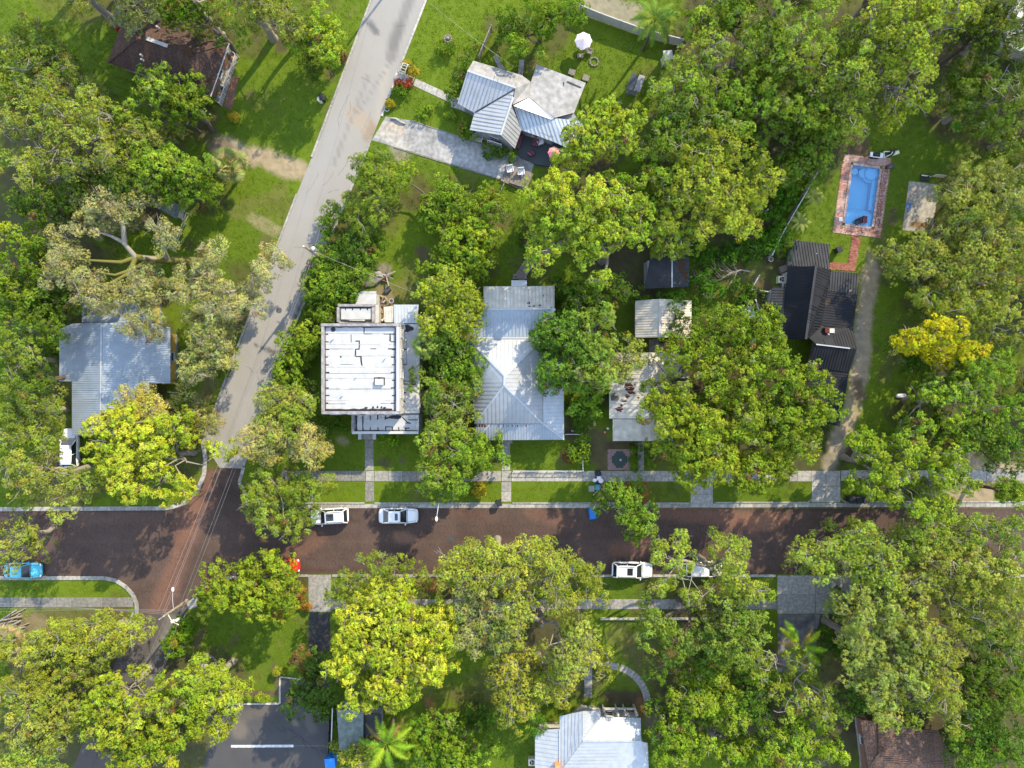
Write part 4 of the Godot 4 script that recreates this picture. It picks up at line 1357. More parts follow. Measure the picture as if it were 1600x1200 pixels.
func _coping() -> Material:
	for i in 3:
		var m: StandardMaterial3D = M.slab0.duplicate()
		m.albedo_color = [lin(0.58, 0.42, 0.38), lin(0.54, 0.37, 0.32), lin(0.60, 0.46, 0.43)][i]
		M["coping%d" % i] = m
	return M.coping0

func houses() -> void:
	brown_house()
	grey_house()
	white_house()
	hip_house()
	cream_house()
	black_house()
	blue_house()
	south_house()
	tile_house()
	corner_slice()

func brown_house() -> void:
	var r := thing("brick_house", "brown shingle hip-roofed house with a white ridge vent and a glazed porch", "house")
	var e := 2.9
	walls(r, [[168, 98], [328, 150], [357, 67], [197, 15]], e, M.wall_brick, 0.6)
	var f := facet(r, [[168, 98, e], [328, 150, e], [290, 86, 4.9], [214, 60, 4.9]], M.shingle_brown)
	facet(r, [[328, 150, e], [357, 67, e], [290, 86, 4.9]], M.shingle_brown)
	var fn := facet(r, [[357, 67, e], [197, 15, e], [214, 60, 4.9], [290, 86, 4.9]], M.shingle_brown)
	facet(r, [[197, 15, e], [168, 98, e], [214, 60, 4.9]], M.shingle_brown)
	ridge(r, [229, 60, 4.95], [262, 72, 4.95], M.white_paint, 0.42, "ridge_vent")
	for q in [[168, 98], [197, 15]]:
		ridge(r, [q[0], q[1], e], [214, 60, 4.9], M.shingle_brown, 0.25, "hip_cap")
	for q in [[328, 150], [357, 67]]:
		ridge(r, [q[0], q[1], e], [290, 86, 4.9], M.shingle_brown, 0.25, "hip_cap")
	ridge(r, [329.5, 151, 2.9], [358.5, 67.5, 2.9], M.white_paint, 0.12, "gutter")
	for q in [[292, 82, 7, 5], [286, 108, 2, 9], [260, 35, 9, 5], [340, 78, 6, 4], [325, 125, 5, 3], [284, 38, 3, 8]]:
		patch(r, "leaf_drift", fn if q[1] < 80 else f, q[0], q[1], q[2], q[3], M.litter, 0.6)
	for q in [[223, 88], [224, 95], [248, 44]]:
		var mb := MB.new()
		mb.disc(P(q[0], q[1], 3.9), 0.12, 0.5, 8)
		build(r, "vent_pipe", mb, M.white_paint)
	# glazed porch on the east side
	var t := pix([[329, 152], [356, 76], [372, 90], [347, 166]], 0.0)
	var fl := MB.new()
	fl.prism(t, 0.0, 0.25)
	build(r, "porch_floor", fl, M.slab1)
	pave(flat2(t))
	var d: Vector3 = (t[1] - t[0])
	var o: Vector3 = (t[3] - t[0])
	for k in 5:
		var a: Vector3 = t[0] + d * (0.02 + 0.24 * k)
		var mb := MB.new()
		mb.bar(a + Vector3(0, 0.25, 0) + o * 0.3, a + Vector3(0, 2.8, 0), 0.09, 0.09)
		build(r, "porch_post", mb, M.white_paint)
		if k < 4:
			var g := MB.new()
			var p0 := a + o * 0.27 + Vector3(0, 0.9, 0); var p1 := a + d * 0.24 + o * 0.27 + Vector3(0, 0.9, 0)
			var p2 := a + d * 0.24 + Vector3(0, 2.75, 0); var p3 := a + Vector3(0, 2.75, 0)
			g.quad(p0, p1, p2, p3); g.quad(p0 - Vector3(0.02, 0, 0), p3 - Vector3(0.02, 0, 0), p2 - Vector3(0.02, 0, 0), p1 - Vector3(0.02, 0, 0))
			build(r, "porch_pane", g, M.window_glass)
	var rail := MB.new()
	for s in [[t[3], t[2]], [t[0], t[3]], [t[1], t[2]]]:
		rail.bar(s[0] + Vector3(0, 0.95, 0), s[1] + Vector3(0, 0.95, 0), 0.07, 0.06)
	for k in 10:
		rail.bar(t[3] + d * k / 9.0, t[3] + d * k / 9.0 + Vector3(0, 0.95, 0), 0.06, 0.06)
	build(r, "porch_rail", rail, M.white_paint)
	settle(r, P(262, 83))
	# the pots on the porch, each a thing
	var names := ["maroon", "white_plastic", "orange", "teal", "black_plastic", "white_plastic", "maroon", "orange"]
	for k in 8:
		var at: Vector3 = t[0] + d * (0.06 + 0.055 * k) + o * (0.42 + 0.42 * ((k * 37) % 10) / 10.0) + Vector3(0, 0.25, 0)
		if k > 5: at = t[0] + d * (0.62 + 0.14 * (k - 5)) + o * 0.65 + Vector3(0, 0.25, 0)
		pot("potted plant", at, M[names[k]], "%s pot on the glazed porch, %s from its south end" % [["dark red", "white", "orange", "teal", "black", "white", "dark red", "orange"][k], ["first", "second", "third", "fourth", "fifth", "sixth", "seventh", "eighth"][k]])
	var sh := thing("open_shed", "white ribbed lean-to roof half under a tree, south of the brown house", "shed")
	var rb := MB.new()
	facet(sh, [[266, 188, 2.2], [285, 172, 2.3], [314, 177, 2.4], [302, 197, 2.2]], M.bright_tin, rb, 1, 0, 0.5, "roof", 0.16)
	done_ribs(sh, rb, M.slate_tin, "roof_batten")
	for q in [[268, 188], [302, 196], [313, 178]]:
		var mb := MB.new()
		var b := P(q[0], q[1], 2.2)
		mb.bar(Vector3(b.x, 0, b.z), Vector3(b.x, 2.2, b.z), 0.1, 0.1)
		build(sh, "post", mb, M.wood)
	settle(sh, P(290, 184))
	var s2 := thing("garden_shed", "small blue-grey roofed shed at the north-west corner of the brown house", "shed")
	facet(s2, [[175, 26, 2.2], [186, 31, 2.2], [195, 13, 2.2], [184, 8, 2.2]], M.green_roof)
	walls(s2, [[175, 26], [186, 31], [195, 13], [184, 8]], 2.2, M.wall_white, 0.1, false)
	settle(s2, P(185, 20))

func pot(_c: String, at: Vector3, m: Material, label: String, group := "pots on the porch") -> void:
	var r := thing("plant_pot", label, "plant pot", at, 0.0, group)
	var mb := MB.new()
	mb.disc(Vector3.ZERO, 0.14, 0.28, 10, 0.19)
	build(r, "bowl", mb, m)
	var st := part(r, "leaves", spray_mesh("shrub", 1), M.leaf, Vector3(0, 0.45, 0))
	st.scale = Vector3.ONE * 0.5
	_tint_single(st, Color(0.1, 0.2, 0.03))

func _tint_single(o: MeshInstance3D, c: Color) -> void:
	var key := "leaf_%d_%d" % [int(c.r * 100), int(c.g * 100)]
	if not M.has(key):
		var m: StandardMaterial3D = M.leaf.duplicate()
		m.albedo_color = lin(c.r, c.g, c.b)
		M[key] = m
	o.material_override = M[key]

func grey_house() -> void:
	var r := thing("tin_roof_house", "house with weathered grey metal gables, dark-decked porch and pink parasol beside it", "house")
	var rb := MB.new()
	walls(r, [[739, 96], [816, 119], [829, 128], [838, 101], [915, 130], [899, 168], [914, 190], [864, 221], [815, 203], [804, 231], [735, 204], [742, 177], [716, 162]], 2.9, M.wall_grey, 0.5)
	facet(r, [[739.4, 94.7, 3.0], [815.5, 117.6, 3.0], [806, 137, 4.9], [730.3, 110.5, 4.7]], M.old_tin, rb, 3, 0, 0.45)
	facet(r, [[730.3, 110.5, 4.7], [806, 137, 4.9], [803.6, 141, 4.7], [741.3, 176.3, 3.0], [714.7, 161.6, 3.0]], M.tin, rb, 0, 4, 0.45)
	facet(r, [[803.6, 140, 4.8], [799, 164.3, 4.85], [782.5, 211, 4.9], [733.9, 202.8, 3.0], [741.3, 176.3, 3.0]], M.tin, rb, 2, 3, 0.45)
	facet(r, [[799, 164.3, 4.85], [814.6, 202.8, 3.0], [804.5, 232.2, 3.0], [782.5, 211, 4.9]], M.tin, rb, 3, 2, 0.45)
	facet(r, [[815.5, 117.6, 3.0], [829.5, 128, 3.2], [826.5, 152, 3.5], [801, 163.5, 4.8], [805, 138, 4.9]], M.old_tin)
	var fe := facet(r, [[838.4, 100.5, 3.05], [915.4, 129.5, 2.95], [897, 176, 3.2], [867, 184, 3.55], [826.5, 152, 3.5], [829.5, 128, 3.25]], M.old_tin)
	facet(r, [[802, 165.2, 4.75], [826.5, 152.8, 3.55], [867, 184, 3.5], [862, 187, 3.45]], M.tin)
	var fp := facet(r, [[802.7, 166.2, 3.6], [862, 184, 3.4], [916, 190, 3.2], [898, 236, 2.6], [864, 221, 2.6], [814.6, 203, 2.7]], M.pale_blue_tin, rb, 0, 5, 0.42)
	ridge(r, [730.3, 110.5, 4.72], [806, 137, 4.92], M.tin)
	ridge(r, [802, 152, 4.9], [782.5, 211, 4.92], M.tin)
	ridge(r, [803.6, 140, 4.82], [742, 175.8, 3.05], M.slate_tin, 0.14, "valley_flashing")
	for q in [[840, 130, 843, 134], [881, 128, 880, 136], [886, 127, 908, 137]]:
		ridge(r, [q[0], q[1], 3.12], [q[2], q[3], 3.06], M.slate_tin, 0.09, "tar_line")
	patch(r, "leaf_drift", fe, 834, 140, 3, 9, M.rust, 0.6)
	patch(r, "leaf_drift", fe, 850, 133, 8, 1.3, M.rust, 0.6)
	for q in [[846, 160, 18, 7], [868, 172, 14, 5], [822, 158, 10, 5]]:
		patch(r, "leaf_drift", fe, q[0], q[1], q[2], q[3], M.stone, 0.5)
	done_ribs(r, rb, M.old_tin)
	# entry platforms and decks
	var dk := MB.new()
	dk.prism(pix([[806, 228], [815, 205], [866, 222], [880, 230], [868, 262], [838, 258], [812, 246]]), 0.0, 0.3)
	build(r, "porch_deck", dk, M.deck_dark)
	pave(flat2(pix([[806, 228], [815, 205], [866, 222], [880, 230], [868, 262], [838, 258], [812, 246]])))
	var pl := MB.new()
	var dp := pix([[792, 256], [806, 245], [835, 258], [829, 281], [818, 290], [788, 276]])
	pave(flat2(dp))
	var a: Vector3 = dp[0]
	var ux := (P(835, 258) - P(806, 245)).normalized()
	var uz := Vector3(-ux.z, 0, ux.x)
	for k in 22:
		var mb := MB.new()
		mb.box(Transform3D.IDENTITY, Vector3(0.13, 0.05, 2.3), 0.008)
		var o := part(r, "deck_board", mb.mesh(), M.deck_grey if k % 3 else M.old_wood)
		o.transform = Transform3D(Basis(Vector3.UP, atan2(-ux.z, ux.x)), P(792, 256) + ux * (0.15 * k) + uz * 1.05 + Vector3(0.2, 0.28, 0.15))
	var sp := MB.new()
	sp.prism(pix([[741, 205], [757, 210], [753, 224], [738, 219]]), 0.0, 0.3)
	build(r, "side_step", sp, M.white_concrete)
	for q in [[740, 206, 738, 220], [757, 211, 753, 225]]:
		var mb := MB.new()
		mb.bar(P(q[0], q[1]) + Vector3(0, 0.9, 0), P(q[2], q[3]) + Vector3(0, 0.9, 0), 0.07, 0.07)
		mb.bar(P(q[2], q[3]), P(q[2], q[3]) + Vector3(0, 0.9, 0), 0.07, 0.07)
		build(r, "hand_rail", mb, M.white_paint)
	var w0 := P(771, 213.5, 2.0); w0.y = 1.6
	window(r, P(775, 224.5, 1.5) * Vector3(1, 0, 1) + Vector3(0, 1.6, 0) - Vector3(0.15, 0, -0.05), Vector3(-0.29, 0, 0.957), 1.7, 1.1)
	var pf := MB.new()
	pf.prism(pix([[705, 158], [716, 161], [741, 175], [739, 179], [705, 168]]), 0.0, 0.25)
	build(r, "front_step", pf, M.white_concrete)
	settle(r, P(800, 165))
	# furniture of the porch and the yard
	chair("porch_sofa", "maroon cushioned sofa under the porch roof of the grey-roofed house", "sofa", P(811, 224) + Vector3(0, 0.3, 0), 1.25, M.maroon, 1.6)
	chair("porch_chair", "maroon cushioned chair on the dark deck beside the white chair", "chair", P(836, 227) + Vector3(0, 0.3, 0), -0.3, M.maroon, 0.7)
	chair("porch_chair", "white chair on the dark deck beside the maroon chair", "chair", P(844, 225) + Vector3(0, 0.3, 0), 0.4, M.white_plastic, 0.65)
	chair("porch_chair", "maroon footstool chair with a white cup at the deck's south edge", "chair", P(830, 242) + Vector3(0, 0.3, 0), 2.4, M.maroon, 0.6)
	chair("deck_chair", "white slatted armchair on the grey deck, the western of two", "chair", P(797, 268) + Vector3(0, 0.33, 0), 0.2, M.white_plastic, 0.75)
	chair("deck_chair", "white slatted armchair on the grey deck, the eastern of two", "chair", P(814, 272) + Vector3(0, 0.33, 0), 0.1, M.white_plastic, 0.75)
	lounger("grey folding lounger leaning north-west of the grey metal gable", P(780, 102), 0.5)
	lounger("grey lounger standing upright north of the roof valley", P(814, 110), -0.1)
	box_thing("garden_bench", "small grey bench against the north wall, nearer the roof's corner", "bench", P(915, 124), -0.35, M.deck_grey)
	box_thing("garden_bench", "small grey bench by the flat roof's north edge, the middle one", "bench", P(893, 115), -0.35, M.deck_grey)
	parasol("lilac octagonal parasol over a table on the back lawn", P(909, 76), 1.9, 2.4, M.lilac)
	parasol("pink parasol beside the dark deck, partly under yellow-green leaves", P(864, 247), 1.35, 2.5, M.pink)
	chair("garden_chair", "grey chair tucked south of the lilac parasol", "chair", P(906, 90), 3.1, M.deck_grey, 0.6)
	chair("garden_chair", "grey chair tucked east of the lilac parasol", "chair", P(921, 83), 1.2, M.deck_grey, 0.6)
	var fp2 := thing("fire_pit", "round stone fire pit on the back lawn south of the lilac parasol", "fire pit", P(928, 97))
	ring_stones(fp2, 0.5, 9, 0.2, M.stone)
	var fp3 := thing("planter_ring", "round planter ring with a pale stone centre on the front lawn", "planter", P(700, 61))
	ring_stones(fp3, 0.42, 8, 0.22, M.old_wood)
	var st := MB.new(); st.ball(Vector3(0, 0.2, 0), Vector3(0.22, 0.25, 0.2), 5, 0.15, rng)
	build(fp3, "centre_stone", st, M.slab2)

func ring_stones(root: Node3D, rad: float, n: int, s: float, m: Material) -> void:
	for k in n:
		var mb := MB.new()
		mb.box(Transform3D.IDENTITY, Vector3(s, s * 0.8, TAU * rad / n * 0.92), 0.02)
		var o := part(root, "stone", mb.mesh(), m)
		var a := TAU * k / n
		o.transform = Transform3D(Basis(Vector3.UP, -a), Vector3(cos(a) * rad, s * 0.4, sin(a) * rad))

func white_house() -> void:
	var r := thing("flat_roof_house", "two-storey white house with a flat parapet roof patched in black tar lines", "house")
	var top := 6.8
	var deckm: Material = M.white_roof
	var block := func(list: Array, y: float, ph: float, wl: Material) -> void:
		var pts := pix(list, y)
		pave(flat2(pts))
		var w := MB.new()
		w.prism(pts, 0.0, y - ph)
		build(r, "wall", w, wl)
		var inner := []
		for q in Geometry2D.offset_polygon(flat2(pts), -0.4)[0]: inner.append(Vector3(q.x, 0, q.y))
		var dk := MB.new()
		dk.prism(inner, y - ph, y - ph + 0.05)
		build(r, "roof", dk, deckm)
	var par := func(a: Array, b: Array, y: float, ph: float, m: Material, wd := 0.32) -> void:
		var p := P(a[0], a[1], y); var q := P(b[0], b[1], y)
		var d := (q - p).normalized()
		var mb := MB.new()
		mb.box(Transform3D(Basis(d, Vector3.UP, d.cross(Vector3.UP)), (p + q) * 0.5 - Vector3(0, ph * 0.5, 0)), Vector3((q - p).length(), ph, wd), 0.02)
		build(r, "parapet", mb, m)
	block.call([[501, 505], [624, 505], [624, 647.5], [502, 647.5]], top, 0.55, M.wall_white)
	par.call([501, 507.5], [624, 507.5], top, 0.6, M.parapet)
	par.call([502, 645], [624, 645], top, 0.6, M.parapet)
	par.call([504, 510.2], [504, 642.4], top + 0.003, 0.6, M.parapet)
	par.call([621.5, 510.2], [621.5, 642.4], top + 0.003, 0.6, M.white_paint)
	# lower roofs
	var l := 3.7
	block.call([[552, 648], [654, 648], [654, 677], [552, 677]], l, 0.3, M.wall_white)
	par.call([551, 648], [551, 677], l, 0.45, M.parapet)
	par.call([550, 676], [654, 676], l + 0.003, 0.45, M.white_paint)
	block.call([[626, 506], [655, 506], [655, 646], [626, 646]], l + 0.2, 0.2, M.wall_white)
	block.call([[527, 476], [585, 476], [585, 504], [527, 504]], l + 0.5, 0.3, M.wall_white)
	par.call([527.5, 477], [585, 477], l + 0.5, 0.45, M.parapet, 0.3)
	par.call([528, 480], [528, 503], l + 0.503, 0.45, M.parapet, 0.3)
	par.call([583, 480], [583, 503], l + 0.503, 0.45, M.parapet, 0.3)
	var rb := MB.new()
	walls(r, [[556, 456], [587.5, 456], [587.5, 475], [556, 475]], 2.9, M.wall_white, 0.1, false)
	facet(r, [[555.5, 455, 3.0], [588, 455, 3.0], [588, 475.5, 3.1], [555.5, 475.5, 3.1]], M.white_roof)
	facet(r, [[583, 476, 3.1], [592, 476, 3.1], [592, 504, 3.2], [586, 504, 3.2]], M.white_roof)
	facet(r, [[615, 476, 2.9], [654, 476, 2.9], [652, 505, 3.3], [616, 505, 3.3]], M.bright_tin, rb, 0, 3, 0.36)
	walls(r, [[602, 481], [652, 478], [650, 504], [603, 504]], 2.85, M.wall_grey, 0.1, false)
	facet(r, [[599.5, 479.5, 2.8], [615, 478, 2.8], [615.5, 503.5, 3.0], [601, 503.5, 3.0]], M.cream_tin, rb, 0, 3, 0.36)
	done_ribs(r, rb, M.bright_tin)
	# tar over the seams: lines in photograph pixels on the main roof, then on the lower ones
	var tl := func(y: float, list: Array, wd: float) -> void:
		for q in list:
			var a := P(q[0], q[1], y); var b := P(q[2], q[3], y)
			var d := (b - a).normalized()
			var sd := d.cross(Vector3.UP)
			var mb := MB.new()
			var n := maxi(1, roundi((b - a).length() / 0.55))
			var w0: float = wd * (q[4] if q.size() > 4 else 1.0) * 0.5
			var le := a - d * wd * 0.4 - sd * w0; var rr := a - d * wd * 0.4 + sd * w0
			for k in n:
				var e := a.lerp(b, (k + 1.0) / n) + d * (wd * 0.4 if k == n - 1 else 0.0)
				var l2 := e - sd * w0 * rng.randf_range(0.55, 1.5) ; var r2 := e + sd * w0 * rng.randf_range(0.55, 1.5)
				mb.quad(le, rr, r2, l2)
				le = l2; rr = r2
			build(r, "tar_seam", mb, M.tar)
	var y0 := top - 0.485
	if not M.has("pond"): mat("pond", lin(0.36, 0.362, 0.36), 0.55)
	tl.call(y0, [[569, 512, 569, 521], [569, 521.5, 580, 521.5], [600, 521.5, 617, 521.5], [609.5, 522.5, 609.5, 533], [548.5, 523, 548.5, 534, 0.6], [556, 533, 561.5, 533], [561.5, 534, 561.5, 545], [556, 545.5, 561, 545.5, 0.8], [555.5, 546.5, 555.5, 556.5], [556.5, 557, 564.5, 557], [564, 558, 565.5, 570.5, 1.2], [530, 557.7, 533, 557.7, 1.6], [607, 545, 618, 545], [579, 545, 587, 545, 0.5], [531, 569.3, 551, 569.3, 0.25], [509, 583.5, 612, 583.5, 0.2], [509, 607.5, 612, 607.5, 0.2], [509, 545.2, 552, 545.2, 0.3], [509, 631, 612, 630.5, 0.25], [509, 510.5, 616, 510.5, 1.5]], 0.13)
	tl.call(y0 + 0.003, [[509, 640.6, 612, 640.4, 2.0], [617.3, 513, 617.3, 640, 0.9], [508.3, 513, 508.3, 640, 0.7]], 0.13)
	for k in 11:
		tl.call(y0 + 0.006, [[509, 522 + 12 * k, 512 + (k % 3), 522 + 12 * k], [613 - (k % 2) * 1.5, 522 + 12 * k, 617, 522 + 12 * k]], 0.12)
	patch(r, "tar_patch", [P(500, 500, y0 + 0.01), P(520, 500, y0 + 0.01), P(500, 520, y0 + 0.01)], 520.5, 514.5, 3.2, 3.4, M.tar, 0.15)
	for q in [[572, 637, 2, 1.5], [583, 636.5, 1.6, 1.5], [590, 636, 1.3, 1.6], [596, 636, 1.3, 1.4], [601, 637.5, 2, 1.5]]:
		patch(r, "tar_patch", [P(500, 500, y0 + 0.012), P(520, 500, y0 + 0.012), P(500, 520, y0 + 0.012)], q[0], q[1], q[2], q[3], M.tar, 0.5)
	for k in 7:
		var sm := MB.new()
		sm.box(T(P(563, 521 + 17.5 * k, y0 - 0.005)), Vector3(8.0, 0.012, 0.05))
		build(r, "membrane_seam", sm, M.slab0)
	for q in [[520, 530, 0.09, 0.35], [602, 560, 0.07, 0.4], [535, 618, 0.1, 0.3], [556, 590, 0.06, 0.3]]:
		var vp := MB.new()
		vp.disc(P(q[0], q[1], y0), q[2], q[3], 8)
		build(r, "vent_pipe", vp, M.steel)
	for q in [[545, 600, 14, 8], [590, 625, 18, 7], [525, 560, 8, 12], [600, 535, 10, 7], [560, 630, 22, 5], [580, 575, 9, 6]]:
		patch(r, "ponding_stain", [P(500, 500, y0 - 0.012), P(520, 500, y0 - 0.012), P(500, 520, y0 - 0.012)], q[0], q[1], q[2], q[3], M.pond, 0.35)
	# roof hatch
	var hb := MB.new()
	var c := P(592.5, 597, top - 0.3)
	hb.box(T(c), Vector3(0.95, 0.4, 0.65), 0.03)
	build(r, "roof_hatch", hb, M.white_paint)
	tl.call(y0 + 0.01, [[585, 590.5, 600.5, 590.5], [585, 590.5, 585, 601.5], [600.5, 590.5, 600.5, 601.5], [585, 593.5, 600.5, 593.5, 0.7], [592, 590.5, 592, 593.5, 0.7], [586, 601, 594, 601, 0.8]], 0.11)
	var y1 := l - 0.235
	tl.call(y1, [[567, 650, 567, 673], [578.5, 650, 578.5, 656], [590, 649, 590, 655], [602, 650, 602, 655], [602, 654, 611, 652, 1.5], [578.5, 668, 578.5, 673], [590.5, 668, 590.5, 673], [602.5, 667, 613, 667], [613, 667, 613, 672], [602.5, 667, 602.5, 673], [623, 668, 623, 673], [633, 669, 639, 669], [634, 669, 634, 673], [629, 652, 637, 660], [637, 660, 641, 661.5], [634, 661, 641, 661.5, 0.8], [638, 656, 652, 656, 0.7], [556, 673.4, 652, 673.4, 1.2], [556.5, 650, 556.5, 672, 2.0]], 0.12)
	patch(r, "tar_patch", [P(500, 500, y1 + 0.012), P(520, 500, y1 + 0.012), P(500, 520, y1 + 0.012)], 617, 651.5, 9, 3, M.tar, 0.25)
	var y2 := l + 0.068
	tl.call(y2, [[627, 545.5, 635, 545.5], [627, 569.4, 635, 569.4, 0.7], [635.5, 530, 635.5, 570, 0.3], [627, 600, 650, 600, 1.1], [627, 595.5, 640, 595.5, 0.7], [628, 515, 628, 640, 1.2], [627, 613, 634, 613], [628, 623, 633, 628]], 0.12)
	patch(r, "tar_patch", [P(500, 500, y2 + 0.012), P(520, 500, y2 + 0.012), P(500, 520, y2 + 0.012)], 638, 513, 9, 5, M.tar, 0.3)
	patch(r, "white_patch", [P(500, 500, y2 + 0.024), P(520, 500, y2 + 0.024), P(500, 520, y2 + 0.024)], 627, 514, 5.5, 9, M.white_paint, 0.25)
	var y3 := l + 0.265
	tl.call(y3, [[533, 500.8, 545, 502, 1.8], [545, 502, 570, 503, 1.6], [571, 501, 580, 501, 2.6], [532, 480.6, 580, 480.6, 1.2], [540, 481, 540, 484], [551, 481, 551, 484], [563, 481, 563, 484], [574, 481, 574, 484], [531, 483, 531, 500, 1.4]], 0.12)
	# windows of the upper and lower storey
	for k in 4:
		var e0 := P(624, 520 + 32 * k, top)
		window(r, Vector3(e0.x, 5.3, e0.z), Vector3(1, 0, 0), 0.9, 1.2)
		var e1 := P(501.5, 524 + 32 * k, top)
		for y in [1.8, 4.9]: window(r, Vector3(e1.x, y, e1.z), Vector3(-1, 0, 0), 0.9, 1.4)
		var e2 := P(518 + 29 * k, 647.5, top)
		window(r, Vector3(e2.x, 5.2, e2.z), Vector3(0, 0, 1), 0.9, 1.3)
		var e3 := P(596 + 15 * k, 677, l)
		if k < 3: window(r, Vector3(e3.x, 1.8, e3.z), Vector3(0, 0, 1), 0.85, 1.4)
	# steps between two piers
	for x in [564.5, 587.0]:
		var mb := MB.new()
		mb.box(T(P(x, 681) + Vector3(0, 0.45, 0)), Vector3(0.4, 0.9, 0.75), 0.02)
		build(r, "step_pier", mb, M.white_paint)
	for k in 3:
		var mb := MB.new()
		mb.box(T(P(575.5, 679.5 + 2.6 * k) + Vector3(0, 0.24 - 0.08 * k, 0)), Vector3(1.3, 0.48 - 0.16 * k, 0.22), 0.01)
		build(r, "step", mb, M.slab3)
	settle(r, P(563, 576))
	# rubble in the gap behind
	var names := ["old_wood", "cardboard", "wood", "orange", "white_plastic"]
	for k in 5:
		var mb := MB.new()
		mb.box(Transform3D(Basis(Vector3(0.1, 1, 0.2).normalized(), rng.randf() * TAU), Vector3.ZERO), Vector3(rng.randf_range(0.3, 1.1), 0.12, rng.randf_range(0.12, 0.3)), 0.01)
		var o := part(self, "scrap_board", mb.mesh(), M[names[k % 5]], P(596 + rng.randf_range(-5, 6), 478 + k * 5.5) + Vector3(0, 0.15 + 0.05 * (k % 3), 0))
		tag(o, "%s scrap board in the gap behind the flat white roof" % ["grey weathered", "cardboard-brown", "tan wooden", "orange", "white plastic"][k], "scrap board", "scrap boards behind the white house")

func hip_house() -> void:
	var r := thing("hip_roof_house", "house with a pale grey four-sided metal hip roof and rust stains at the back valley", "house")
	var rb := MB.new()
	walls(r, [[742, 531], [848, 531], [848, 660], [742, 660]], 3.2, M.wall_white, 0.5)
	walls(r, [[757, 449], [866, 449], [866, 530], [757, 530]], 2.8, M.wall_white, 0.4)
	var e := 3.4
	var ap := 6.0
	facet(r, [[731, 529, e], [848, 529, e], [788.5, 587, ap]], M.tin, rb, 2, 2, 0.46)
	rb = MB.new() if rb.v.is_empty() else rb
	var fa := [P(731, 529, e), P(848, 529, e), P(788.5, 587, ap)]
	_ribs_on(rb, fa, Vector2(0, 1), 0.46)
	facet(r, [[848, 529, e], [848, 662, e], [788, 602, ap], [788.5, 587, ap]], M.tin)
	_ribs_on(rb, [P(848, 529, e), P(848, 662, e), P(788, 602, ap), P(788.5, 587, ap)], Vector2(1, 0), 0.46)
	facet(r, [[848, 662, e], [742, 662, e], [788, 602, ap]], M.tin)
	_ribs_on(rb, [P(848, 662, e), P(742, 662, e), P(788, 602, ap)], Vector2(0, 1), 0.46)
	facet(r, [[742, 662, e], [731, 529, e], [788.5, 587, ap], [788, 602, ap]], M.tin)
	_ribs_on(rb, [P(742, 662, e), P(731, 529, e), P(788.5, 587, ap), P(788, 602, ap)], Vector2(1, 0), 0.46)
	ridge(r, [788.5, 587, ap], [788, 602, ap], M.bright_tin)
	for q in [[731, 529, 788.5, 587], [848, 529, 788.5, 587], [848, 662, 788, 602], [742, 662, 788, 602]]:
		ridge(r, [q[0], q[1], e], [q[2], q[3], ap], M.bright_tin, 0.2, "hip_cap")
	# back wing
	var f1 := facet(r, [[755.5, 447.5, 2.9], [866.3, 447, 2.9], [866.5, 482.5, 4.2], [756, 483.5, 4.2]], M.cream_tin)
	_ribs_on(rb, f1, Vector2(0, 1), 0.42)
	var f2 := facet(r, [[756, 483.5, 4.2], [867, 482.3, 4.2], [843, 508, 3.7], [846, 528, 3.42], [731, 528, 3.42], [737, 512, 3.6]], M.blue_tin)
	_ribs_on(rb, f2, Vector2(0, 1), 0.42)
	facet(r, [[867, 482.3, 4.2], [869.5, 497, 3.2], [858, 510, 3.2], [845, 508, 3.65]], M.blue_tin)
	ridge(r, [756, 483.5, 4.22], [866.5, 482.5, 4.22], M.tin, 0.16)
	ridge(r, [867, 482.3, 4.24], [840, 511, 3.72], M.bright_tin, 0.34, "hip_cap")
	ridge(r, [731, 528, 3.46], [846, 528, 3.46], M.white_roof, 0.18, "valley_flashing")
	facet(r, [[799, 438, 2.75], [823, 438, 2.75], [823, 447, 2.95], [799, 447, 2.95]], M.tin)
	# rust
	for q in [[780, 520.5, 4, 5.5, 0], [787.5, 517.5, 3.2, 8.5, 0], [733.5, 525.5, 3.6, 2, 0], [742, 526, 1.6, 1, 0], [772, 524, 1, 3, 0], [804, 526, 1, 1, 0], [810, 525.5, 1, 1, 0], [816, 526, 0.8, 1, 0], [766, 525.5, 0.8, 1, 0], [741, 511, 2.4, 1, 0], [752, 508, 1, 3, 0]]:
		patch(r, "rust_patch", f2, q[0], q[1], q[2], q[3], M.rust, 0.35)
	for q in [[826, 473.5, 1.6, 2.6], [828, 478.5, 2, 1], [834, 478, 1.6, 1.2], [843.5, 477, 2.2, 1.5], [862, 481, 1.5, 1.2], [849, 462, 0.8, 1.6], [853, 470, 0.8, 1.4]]:
		patch(r, "rust_patch", f1, q[0], q[1], q[2], q[3], M.tar, 0.5)
	# porches
	var f3 := facet(r, [[848.5, 549, 3.3], [880, 549, 2.6], [881.5, 686.5, 2.6], [848.5, 662, 3.3]], M.bright_tin)
	_ribs_on(rb, f3, Vector2(1, 0), 0.42)
	var f4 := facet(r, [[744, 663, 3.3], [848, 662.5, 3.3], [881, 687, 2.6], [741, 688, 2.6]], M.blue_tin)
	_ribs_on(rb, f4, Vector2(0, 1), 0.32)
	ridge(r, [848.5, 662.3, 3.33], [881.3, 686.7, 2.63], M.bright_tin, 0.18, "hip_cap")
	ridge(r, [765, 664, 3.3], [744, 686, 2.66], M.bright_tin, 0.16, "hip_cap")
	patch(r, "rust_patch", f4, 753, 665.5, 9, 2.2, M.rust, 0.25)
	for k in 14:
		patch(r, "rust_patch", f4, 767 + k * 4.6 + (k % 3), 665.5, 0.7, 1.2 + 2.2 * ((k * 7) % 5) / 5.0 * (1.0 if k < 6 else 0.5), M.rust, 0.2)
	done_ribs(r, rb, M.tin)
